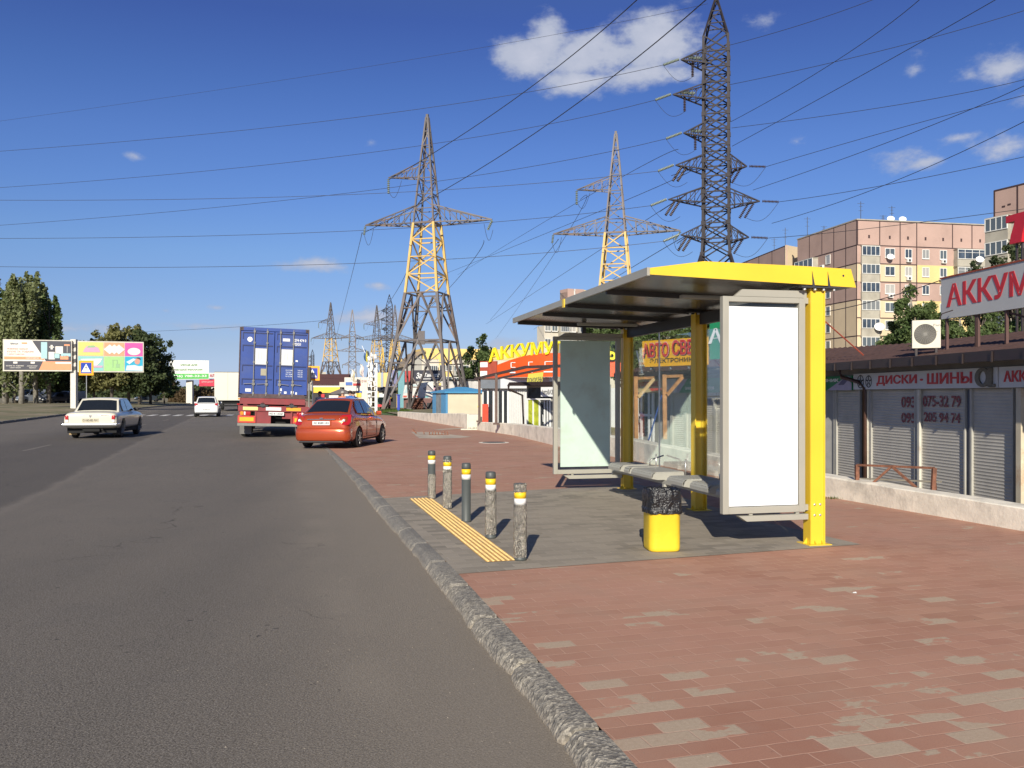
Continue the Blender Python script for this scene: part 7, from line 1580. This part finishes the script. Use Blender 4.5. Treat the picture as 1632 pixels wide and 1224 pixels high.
g = MB(); U = [.01, .385, .395, .70, .71, .985]; tiles = [(U[0], U[1]), (U[2], U[3]), (U[4], U[5])]; o1 = nR*.02; o2 = nR*.035
for k in range(6): (u0, u1) = tiles[k % 3]; v0, v1 = (.53, .96) if k < 3 else (.04, .51); fill(g, fR, [(u0, v0), (u1, v0), (u1, v1), (u0, v1)], k, o1)
fill(g, fR, [(.08, .64), (.34, .64), (.31, .78), (.24, .86), (.14, .84), (.10, .74)], 10, o2); fill(g, fR, [(.14, .78), (.28, .80), (.24, .86), (.16, .85)], 7, nR*.04)
for cu in (.48, .55, .62): fill(g, fR, [(cu, .58), (cu+.09, .74), (cu, .90), (cu-.09, .74)], 6, nR*(.035 + cu*.02))
disc(g, fR, .85, .68, .10, .12, 6, lift=o2); fill(g, fR, [(.77, .68), (.93, .68), (.90, .60), (.80, .60)], 6, nR*.04)
fill(g, fR, [(.04, .42), (.37, .44), (.34, .33), (.28, .20), (.18, .24), (.10, .32)], 6, o2); fill(g, fR, [(.22, .15), (.37, .15), (.37, .21), (.22, .21)], 10, nR*.045)
for q in ((.52, .15, .535, .40), (.52, .38, .60, .40), (.585, .28, .60, .40), (.57, .15, .63, .27)): fill(g, fR, [(q[0], q[1]), (q[2], q[1]), (q[2], q[3]), (q[0], q[3])], 7, o2)
disc(g, fR, .90, .36, .042, .10, 8, lift=nR*.04); disc(g, fR, .915, .43, .04, .06, 9, a0=-.3, a1=2.6, lift=nR*.045); fill(g, fR, [(.72, .06), (.74, .22), (.86, .24), (.93, .20), (.985, .22), (.985, .05)], 11, o2); fill(g, fR, [(.73, .34), (.84, .46), (.88, .42), (.78, .26)], 11, nR*.05)
o = g.build('printed_face', ms_, oR, origin=WB.location)
# pedestrian crossing signs
M_SB = mat('sign_blue', (.01, .045, .36), .4, var=.03); M_SO = mat('sign_amber', (.88, .38, .01), .4, var=.03)
def crossing_sign(px, py, s, D, label, back=False):
    c = P(px, py, D); t = thing('crossing_sign', label, 'road sign', (c.x, D, roadz(D)), 0, 'pedestrian crossing signs'); zc = c.z - roadz(D)
    g = MB(); g.bx(-s/2, s/2, -.02, 0, zc-s/2, zc+s/2); g.build('amber_board', M_SO, t, bevel=.01)
    q = s*.36; g = MB(); g.bx(-q, q, -.03, -.021, zc-q, zc+q); g.build('blue_square', M_SB, t)
    g = MB(); g.add([(-q*.86, -.033, zc-q*.78), (q*.86, -.033, zc-q*.78), (0, -.033, zc+q*.82)], [(0, 1, 2)]); o = g.build('white_triangle', M_WHITE, t)
    g = MB(); y = -.037
    for a, b, w in (((0, .28), (.02, -.08), .17), ((.02, -.08), (.2, -.6), .12), ((.02, -.08), (-.16, -.62), .12), ((0, .18), (.22, -.02), .09), ((0, .18), (-.2, -.02), .09)): g.bar((a[0]*q, y, zc+a[1]*q), (b[0]*q, y, zc+b[1]*q), w*q, .004)
    g.lathe([(.09*q, 0), (.09*q, .004)], (0, y, zc+.42*q), 12, axis='y'); g.build('walking_figure', M_BLK, o)
    g = MB(); g.tube([(0, .04, -.1), (0, .04, zc+s*.4)], .035, 10); g.build('pole', M_BOLT, t); return t
crossing_sign(137.5, 586.5, 1.26, 73.5, 'amber framed pedestrian crossing sign in front of the wide billboard')
crossing_sign(498, 595, .95, 56, 'pedestrian crossing sign half hidden right of the blue container')
c = P(491.5, 597, 55.2); tl = thing('traffic_light', 'dark back of a traffic light beside the right-hand crossing sign', 'traffic light', (c.x, 55.2, 0)); g = MB(); g.bx(-.17, .17, -.12, .12, c.z-.48, c.z+.48); g.build('housing', M_BLK, tl, bevel=.02); g = MB(); g.tube([(0, .15, 0), (0, .15, c.z+.4)], .05, 8); g.build('pole', M_LGR, tl)
g = MB()
for zz in (-.3, 0, .3): g.lathe([(.11, -.02), (.13, -.10)], (0, .24, c.z+zz), 12, axis='y')
g.build('visor', M_BLK, tl)
# green and white advert board, red board
GB = thing('billboard', 'white billboard with green phone number band on a white pillar far down the road', 'billboard', (P(302, 0, 156).x, 156.5, .1))
f, n, o = board(GB, P(270, 605, 155), P(333, 604.5, 157), P(333, 574.5, 157), P(270, 574, 155), name='panel', m=pm((.74, .74, .70)))
g = MB(); fill(g, f, [(.01, .03), (.99, .03), (.99, .30), (.01, .30)], 0, n*.03); g.build('green_band', pm((.10, .48, .09)), o, origin=GB.location)
prt([('МЕСЦЕ ДЛЯ', .28, .70, .70, .80), ('ВАШОЇ РЕКЛАМИ', .17, .83, .47, .57)], f, n, o, GB.location, pm((.12, .30, .08))); prt([('(056) 788-33-33', .05, .94, .09, .24)], f, n, o, GB.location, M_WHITE)
g = MB(); a = P(302, 0, 157); g.bx(a.x-.55, a.x+.55, 156.8, 157.6, 0, 4.3); g.build('pillar', mat('post_white', (.66, .62, .54), .7), GB, origin=GB.location)
RB = thing('billboard', 'small red advert board on a post left of the white box truck', 'billboard', (P(339, 0, 178).x, 178, .1))
f, n, o = board(RB, P(317.5, 615.5, 177), P(343.5, 615.5, 178), P(343.5, 604.5, 178), P(317.5, 604, 177), name='red_panel', m=pm((.62, .04, .08)))
prt([('ШИНЫ ДИСКИ', .15, .85, .45, .75)], f, n, o, RB.location, pm((.75, .4, .4))); f2, n2, o2_ = board(RB, P(333, 603, 177), P(346, 603, 178), P(346, 594, 178), P(333, 594, 177), name='white_panel'); prt([('AUTO', .1, .9, .25, .75)], f2, n2, o2_, RB.location, M_SRED)
g = MB(); a = P(339, 0, 178); g.bx(a.x-.35, a.x+.35, 178.2, 178.9, 0, 4.9); g.build('pillar', mat('post_white', (.66, .62, .54), .7), RB, origin=RB.location)

# ================================================================ market behind the cars
def shed(name, label, px0, px1, y0, y1, D, mw, depth=5, cat='stall', roof=None, group='market stalls beyond the parked car', parts=()):
    A, B = P(px0, 0, D), P(px1, 0, D); z1 = P(0, y1, D).z; t = thing(name, label, cat, (A.x, D, 0), 0, group); W_ = B.x-A.x
    g = MB(); g.bx(0, W_, 0, depth, -.1, z1); g.build('wall', mw, t)
    if roof: g = MB(); g.prism([(-.2, -.3, z1+.002), (-.2, depth+.2, z1+.002), (-.2, depth/2, z1 + roof[1])], (W_+.4, 0, 0)); g.build('roof', roof[0], t)
    for nm, a, b, ya, yb, off, m in parts:
        xa, xb = P(a, 0, D).x - A.x, P(b, 0, D).x - A.x; za, zb = P(0, yb, D).z, P(0, ya, D).z; g = MB(); g.bx(xa, xb, -off, -off+.06 if off > .06 else -.001, za, zb); g.build(nm, m, t)
    return t
M_DK = mat('stall_dark', (.03, .03, .032), .7); M_YB = pm((.78, .55, .05)); M_BRF = mat('roof_maroon', (.10, .045, .04), .7); M_TENT = mat('tent_white', (.66, .64, .58), .7, var=.06); M_STB = pm((.05, .13, .40)); M_TEAL = pm((.12, .30, .34))
t = shed('market_stall', 'stall with yellow banner strip behind the orange car roof, leftmost of the market', 499, 543, 655, 617, 105, M_DK, parts=(('banner', 500, 542, 617, 626, .12, M_YB), ('counter', 505, 520, 634, 640, .2, M_TENT), ('counter', 525, 540, 630, 640, .25, M_TENT), ('goods', 512, 518, 628, 634, .3, M_SRED)))
shed('maroon_roof_building', 'low building with maroon roof behind the yellow bannered stall', 498, 547, 655, 613, 122, M_TENT, 8, 'building', (M_BRF, 1.6))
t = shed('white_kiosk', 'white kiosk with blurred blue and red advert strip left of the white frame tower', 549, 586, 655, 601.5, 98, pm((.64, .60, .50)), parts=(('advert', 551, 562, 609, 614, .08, M_STB), ('advert', 563, 575, 611, 614.5, .08, M_SRED), ('awning', 552, 572, 618, 623, .6, M_TENT), ('doorway', 560, 566, 630, 655, .08, M_DK), ('yellow_poster', 568, 576, 626, 633, .09, M_YB), ('blue_strip', 568, 577, 623, 626, .10, M_STB)))
g = MB(); letters(g, 'МАГАЗИН', bil(P(566, 609, 97.9), P(584, 609, 97.9), P(584, 605, 97.9), P(566, 605, 97.9))); g.build('lettering', pm((.5, .35, .3)), t, origin=t.location)
shed('pale_shop', 'pale shop with pinkish advert strip between the two kiosks', 541, 552, 655, 609, 112, pm((.62, .56, .46)))
t = shed('yellow_shop', 'shop clad in yellow and blue-grey banners right of the white frame tower', 600, 633, 655, 594, 102, pm((.72, .52, .18)), parts=(('blue_banner', 607, 611, 594, 618, .08, pm((.32, .36, .42))), ('blue_banner', 619, 625, 592, 616, .09, pm((.25, .32, .5))), ('violet_banner', 625.5, 633, 590, 617, .1, pm((.16, .16, .30))), ('dark_canopy', 602, 634, 617, 622, .8, M_DK), ('opening', 604, 632, 622, 650, .12, M_DK), ('yellow_awning', 612, 625, 629, 635, .9, M_YB), ('white_door', 604, 610, 624, 648, .2, M_TENT)))
shed('teal_kiosk', 'narrow teal kiosk panel just left of the red poster panel', 634.5, 644.5, 655, 591, 100, M_TEAL)
t = shed('red_panel_shop', 'red poster panel between the teal kiosk and the black sign', 645.5, 657, 655, 591, 97, pm((.42, .035, .03)), 4, parts=(('lower_dark', 645.5, 657, 609, 630, .1, M_DK),))
bsn = thing('black_sign', 'black sign with white slanted script behind the big pylon legs', 'sign', P(657, 609, 95)); f, n, o = board(bsn, P(657.5, 608, 95), P(708, 607, 96), P(708, 590, 96), P(657.5, 590, 95), m=pm((.05, .045, .06)), name='sign_board')
def wrd(f, n, w, u0, u1, v0, v1, sh=.2): return lambda u, v: f(u0+(u1-u0)*u + sh*(v1-v0)*v*.35, v0+(v1-v0)*v) + n*.04
g = MB(); letters(g, 'За', wrd(f, n, 'За', .10, .27, .25, .78)); letters(g, 'Тимарт', wrd(f, n, '', .34, .82, .28, .75)); fill(g, f, [(.32, .18), (.80, .18), (.82, .24), (.34, .24)], 0, n*.04); g.build('lettering', M_WHITE, o, origin=bsn.location)
g = MB(); a, b_ = P(658, 0, 95.3), P(707, 0, 96.3); g.bx(a.x, b_.x, 95.6, 99, 0, CH + 20*96/F - .3); g.build('wall', M_DK, bsn, origin=bsn.location)
hd = thing('hoarding', 'white hoarding with mountain line drawing behind the big pylon feet', 'hoarding', P(645, 655, 91)); f, n, o = board(hd, P(642, 634.5, 91), P(693, 635, 92.5), P(690, 608, 92.5), P(646, 614, 91), m=pm((.74, .73, .68)), name='printed_panel')
g = MB(); fill(g, f, [(.30, .42), (.52, .42), (.62, .52), (.82, .50), (.98, .40), (.82, .86), (.72, .72)], 0, n*.03); g.build('drawing', pm((.38, .34, .33)), o, origin=hd.location)
g = MB(); fill(g, f, [(.0, .38), (.26, .42), (.55, .9), (.28, .98), (.05, .9)], 0, n*.02); fill(g, f, [(.66, .05), (.80, .05), (.80, .13), (.66, .13)], 1, n*.03); fill(g, f, [(.30, .08), (.48, .08), (.48, .18), (.30, .18)], 2, n*.03); fill(g, f, [(.0, .06), (.11, .06), (.11, .2), (.0, .2)], 2, n*.03); g.build('print', [pm((.52, .66, .68)), pm((.15, .45, .48)), pm((.65, .15, .12))], o, origin=hd.location)
g = MB(); a, b_ = P(643, 0, 91.4), P(692, 0, 92.9); g.bx(a.x, b_.x, 91.5, 92.2, 0, CH - .3); g.build('base_wall', pm((.14, .06, .05)), hd, origin=hd.location)
g = MB()
for px in (655, 672, 688): a = P(px, 0, 91.4); g.bx(a.x-.5, a.x+.4, 91.38, 91.49, 0, .75)
g.build('dark_plinth', M_DK, hd, origin=hd.location)
fz = thing('drinks_cooler', 'dark blue drinks coolers between the hoarding and the shed', 'cooler', P(699, 640, 90)); g = MB(); a, b_ = P(691, 0, 90), P(706, 0, 90); g.bx(a.x, b_.x, 90, 90.8, 0, CH+.9); g.build('cabinet', pm((.03, .05, .16)), fz, origin=fz.location)
g = MB(); g.bx(a.x+.45, a.x+.85, 89.95, 89.99, .4, CH+.1); g.build('blue_door', pm((.04, .22, .60)), fz, origin=fz.location); g = MB(); g.bx(a.x, b_.x, 89.94, 89.99, CH+.35, CH+.85); g.build('top_print', pm((.50, .30, .34)), fz, origin=fz.location)
cf_ = thing('metal_fence', 'light corrugated fence behind the blue roofed shed', 'fence', P(700, 640, 88)); g = MB(); x0, x1 = P(703, 0, 88).x, P(765, 0, 88).x; k = 0; x = x0
while x < x1: g.bx(x, x+.28, 88 + (k % 2)*.05, 88.08 + (k % 2)*.05, 0, 3.05); x += .281; k += 1
g.build('sheet', mat('fence_grey', (.50, .48, .45), .6, var=.2, scale=.8), cf_, origin=cf_.location); g = MB(); g.bx(x0, x1, 87.9, 88.3, 3.05, 3.2); g.build('top_rail', M_DK, cf_, origin=cf_.location)
bc = thing('blue_column', 'blue painted column beside the big pylon left foot', 'column', P(635, 655, 78)); g = MB(); a = P(635, 0, 78); g.bx(a.x-.12, a.x+.12, 78, 78.24, 0, CH); g.bx(a.x-.18, a.x+.18, 77.94, 78.3, CH+.001, CH+.08); g.build('shaft', M_SB, bc, origin=bc.location)
# white frame tower hung with goods
wt = thing('display_tower', 'tall white frame tower hung with white and dark goods', 'display frame', P(593, 650, 74)); o_ = wt.location; rr = random.Random(11); zt = CH + 68*74/F
g = MB()
for px in (587.5, 591.5, 598, 600.5): a = P(px, 0, 74); g.bx(a.x-.045, a.x+.045, 74, 74.1, 0, zt - (.9 if px > 597 else 0))
for k in range(9): z = .5 + k*(zt-1.2)/9; g.bx(P(587.5, 0, 74).x, P(600.5, 0, 74).x, 74.02, 74.07, z, z+.05)
g.build('frame', M_WHITE, wt, origin=o_)
for k in range(26):
    px = rr.uniform(586.5, 598); z = rr.uniform(.3, zt-.3) if k < 20 else rr.uniform(zt-1.6, zt); a = P(px, 0, 74); g = MB(); w, h = rr.uniform(.10, .28), rr.uniform(.14, .42); g.box((a.x, 73.93 - k*.004, z), (w, .05, h), rot=Matrix.Rotation(rr.uniform(-.3, .3), 3, 'Y')); g.build('hanging_item', M_TENT if rr.random() < .68 else M_DK, wt, origin=o_)
# flags on thin poles
def flag(px0, y0, px1, y1, D, m1, m2, label, fx, fy):
    t = thing('flag', label, 'flag', P(px0, 650, D), group='flags over the market'); g = MB(); a = P(px0, y0, D); g.bar((a.x, D, 0), a, .05); b = P(px1, y1, D); g.bar(a, b, .04); g.build('pole', M_BOLT, t, origin=t.location)
    for s, m in ((0, m1), (1, m2)):
        vs = []; 
        for i in range(7):
            for j in range(2): tt = (s + j)/2; p = P(fx + 5.5*tt + .7*math.sin(i*1.1), fy + i*3.0 + tt*4, D); p.y += .12*math.sin(i*1.3 + tt*2); vs.append(p)
        g = MB(); g.add(vs, [(2*i, 2*i+1, 2*i+3, 2*i+2) for i in range(6)]); q = g.build('flag_cloth', m, t, origin=t.location, smooth=True); s_ = q.modifiers.new('t', 'SOLIDIFY'); s_.thickness = .02
flag(590, 580, 577, 551, 80, pm((.03, .09, .22)), pm((.55, .48, .05)), 'blue and yellow flag on a leaning pole left of the white frame tower', 580.5, 556)
flag(562, 600, 566, 588, 96, M_TENT, pm((.5, .45, .3)), 'small pale flag drooping over the white kiosk, left of the larger one', 560, 588); flag(580, 600, 577, 580, 92, M_TENT, pm((.60, .50, .48)), 'white and pinkish flag between the kiosk and the white frame tower', 574, 580)
# parasols
def parasol(px, y, r, D, m, label):
    c = P(px, y, D); t = thing('parasol', label, 'parasol', (c.x, D, 0), group='parasols of the market'); g = MB(); n = 16; vs = [(0, 0, c.z)] + [(math.cos(2*math.pi*k/n)*r, math.sin(2*math.pi*k/n)*r, c.z-.42 - (.06 if k % 2 else 0)) for k in range(n)]; g.add(vs, [(0, 1+k, 1+(k+1) % n) for k in range(n)]); o = g.build('canopy', m, t); q = o.modifiers.new('t', 'SOLIDIFY'); q.thickness = .02; g = MB(); g.tube([(0, 0, 0), (0, 0, c.z)], .025, 6); g.build('pole', M_BOLT, t)
parasol(544, 619, 1.1, 70, mat('grey_canvas', (.16, .14, .13), .8), 'grey parasol above the heads behind the orange car'); parasol(612, 616, 1.2, 86, M_DK, 'dark parasol right of the white frame tower')
vn = thing('parked_lorry', 'small lorry with red and green back between the market and the grass', 'lorry', (P(607, 0, 88).x, 88, 0)); g = MB(); g.bx(-.55, .55, 0, 2.4, .35, 1.35); g.build('cargo_bed', pm((.04, .09, .05)), vn, bevel=.02); g = MB(); g.bx(-.5, .5, -.03, -.001, .36, .62); g.build('red_tail', M_SRED, vn); g = MB(); g.bx(-.5, .5, 2.45, 3.6, .35, 1.7); g.build('cab', M_WHC, vn, bevel=.08)
for x in (-.45, .45):
    for y in (.5, 2.9): g = MB(); g.lathe([(.25, -.09), (.28, 0), (.25, .09)], (x, y, .28), 16, axis='x'); g.build('wheel', M_TYRE, vn)
# grass strip and tufts
g = MB(); vs, fs = [], []; rr = random.Random(9)
def blades(cx, cy, z, rx, ry, n, h):
    for i in range(n):
        q = rr.uniform(0, 6.28); d = rr.random()**.5; p = Vector((cx + math.cos(q)*rx*d, cy + math.sin(q)*ry*d, z)); w = .008 if h < .2 else .03; a = Vector((rr.uniform(-1, 1), rr.uniform(-1, 1), 0))*w; tip = p + Vector((rr.uniform(-.4, .4)*h, rr.uniform(-.4, .4)*h, h*rr.uniform(.5, 1))); k = len(vs); vs.extend([p-a, p+a, tip]); fs.append((k, k+1, k+2))
for px, py, rx, ry, n, h in ((766, 684.5, .55, .25, 300, .16), (1330, 795, .2, .1, 60, .05), (905, 716, .5, .12, 90, .06)): x, y = G(px, py); blades(x, y, 0 if px != 676 else -.05, rx, ry, n, h)
for px in range(608, 646, 3): x, y = G(px, 656.0); blades(x, 79, .02, 1.0, 5, 260, .32)
g.add(vs, fs); o = g.build('grass', foliage_mat('grass_blade', (.05, .09, .02), (.12, .17, .04)), fix=False); o['kind'] = 'stuff'; tag(o, 'grass tufts along the kerb, wall foot and pylon strip', 'grass')
g = MB(); x, y = -16.0, 76; g.add([(-13.2, 72, .012), (-9.6, 66.5, .012), (-8.2, 63.5, .012), (-9.5, 80, .012), (-14.5, 90, .012)], [(0, 1, 2, 3, 4)]); struct(g, 'grass_strip', mat('short_grass', (.07, .12, .03), .9, var=.3, scale=2))
vs, fs = [], []; 
for i in range(1500): q = rr.uniform(0, 6.28); d = rr.random()**.5; leafquad(vs, fs, Vector((P(663, 0, 88).x + math.cos(q)*.75*d, 88 + math.sin(q)*.5*d, .1 + 1.15*rr.random())), .09, rr)
bs_ = thing('bush', 'reddish brown dry bush at the foot of the hoarding', 'bush', P(663, 655, 88)); g = MB(); g.add(vs, fs); g.build('foliage', mat('dry_leaf', (.17, .075, .05), .8, var=.3, scale=6), bs_, origin=bs_.location, fix=False); g = MB(); a = P(663, 0, 88)
for k in range(6): g.bar((a.x + .1*(k-3), 88, 0), (a.x + .25*(k-3), 88, .9), .03)
g.build('stem', M_BARK, bs_, origin=bs_.location)
# ================================================================ people behind the orange car
M_SKIN = mat('skin', (.50, .29, .20), .6, var=.05); M_JEAN = mat('jeans', (.03, .045, .09), .8)
def person(label, px, D, H, shirt, hair, rz, rise=.15):
    t = thing('person', label, 'person', (P(px, 0, D).x, D, .0), rz, 'people at the market'); s = H/1.75
    V = [((0, 0, .95), .15, .11), ((0, 0, 1.15), .135, .10), ((0, 0, 1.38), .17, .11), ((0, 0, 1.47), .07, .07), ((0, .01, 1.55), .055, .06), ((0, .015, 1.63), .088, .10), ((0, .01, 1.71), .075, .085),
         ((.18, 0, 1.42), .06, .06), ((.23, .03, 1.15), .045, .045), ((.21, rise, .93), .035, .035), ((.20, rise+.06, .86), .04, .022), ((-.18, 0, 1.42), .06, .06), ((-.23, .03, 1.15), .045, .045), ((-.21, rise, .93), .035, .035), ((-.20, rise+.06, .86), .04, .022),
         ((.09, 0, .86), .09, .09), ((.10, .02, .48), .06, .06), ((.10, -.02, .09), .042, .042), ((.11, .12, .04), .04, .03), ((-.09, 0, .86), .09, .09), ((-.10, .03, .48), .06, .06), ((-.11, .02, .09), .042, .042), ((-.12, .16, .04), .04, .03)]
    E_ = [(0, 1), (1, 2), (2, 3), (3, 4), (4, 5), (5, 6), (2, 7), (7, 8), (8, 9), (9, 10), (2, 11), (11, 12), (12, 13), (13, 14), (0, 15), (15, 16), (16, 17), (17, 18), (0, 19), (19, 20), (20, 21), (21, 22)]
    me = bpy.data.meshes.new('person_body'); me.from_pydata([tuple(c*s for c in v[0]) for v in V], E_, []); o = bpy.data.objects.new('body', me); C.objects.link(o); o.parent = t
    q = o.modifiers.new('k', 'SKIN'); 
    for i, v in enumerate(V): me.skin_vertices[0].data[i].radius = (v[1]*s, v[2]*s); me.skin_vertices[0].data[i].use_root = (i == 0)
    q2 = o.modifiers.new('s', 'SUBSURF'); q2.levels = 2; q2.render_levels = 2
    bpy.context.view_layer.update(); m2 = bpy.data.meshes.new_from_object(o.evaluated_get(bpy.context.evaluated_depsgraph_get())); o.modifiers.clear(); o.data = m2
    for m in (M_SKIN, shirt, M_JEAN): m2.materials.append(m)
    for p in m2.polygons:
        z = p.center.z/s; p.material_index = 2 if z < .93 and abs(p.center.x) < .17*s and z > .1 else 1 if (.93 <= z < 1.49 and not (abs(p.center.x) > .19*s and z < 1.12)) else 0; p.use_smooth = True
    g = MB(); prof = [(.0, 1.745), (.05, 1.74), (.088, 1.70), (.098, 1.66), (.095, 1.62)]; g.lathe([(r_*s, z*s) for r_, z in prof[::-1]], (0, -.012*s if rz < 2 else .0, 0), 16); g.build('hair', hair, t, smooth=True)
    g = MB(); g.box((0, .11*s, 1.625*s), (.025, .03, .04)); g.build('nose', M_SKIN, t, bevel=.008); return t
M_HAIR = mat('dark_hair', (.03, .02, .015), .6)
person('person in a white shirt between the truck and the orange car', 510, 38, 1.74, mat('white_shirt', (.72, .70, .66), .8), M_HAIR, math.pi*.9)
person('person in orange top bending slightly under the grey parasol', 546, 44, 1.78, mat('orange_shirt', (.62, .20, .08), .8), mat('grey_hair', (.35, .33, .30), .7), .3)
person('person in blue jacket and dark hair behind the orange car', 558, 43, 1.80, mat('blue_jacket', (.02, .12, .42), .8), M_HAIR, -.2); person('person in dark blue jacket right of the blue jacketed one', 563, 46, 1.77, mat('navy_jacket', (.03, .05, .12), .8), M_HAIR, .6)
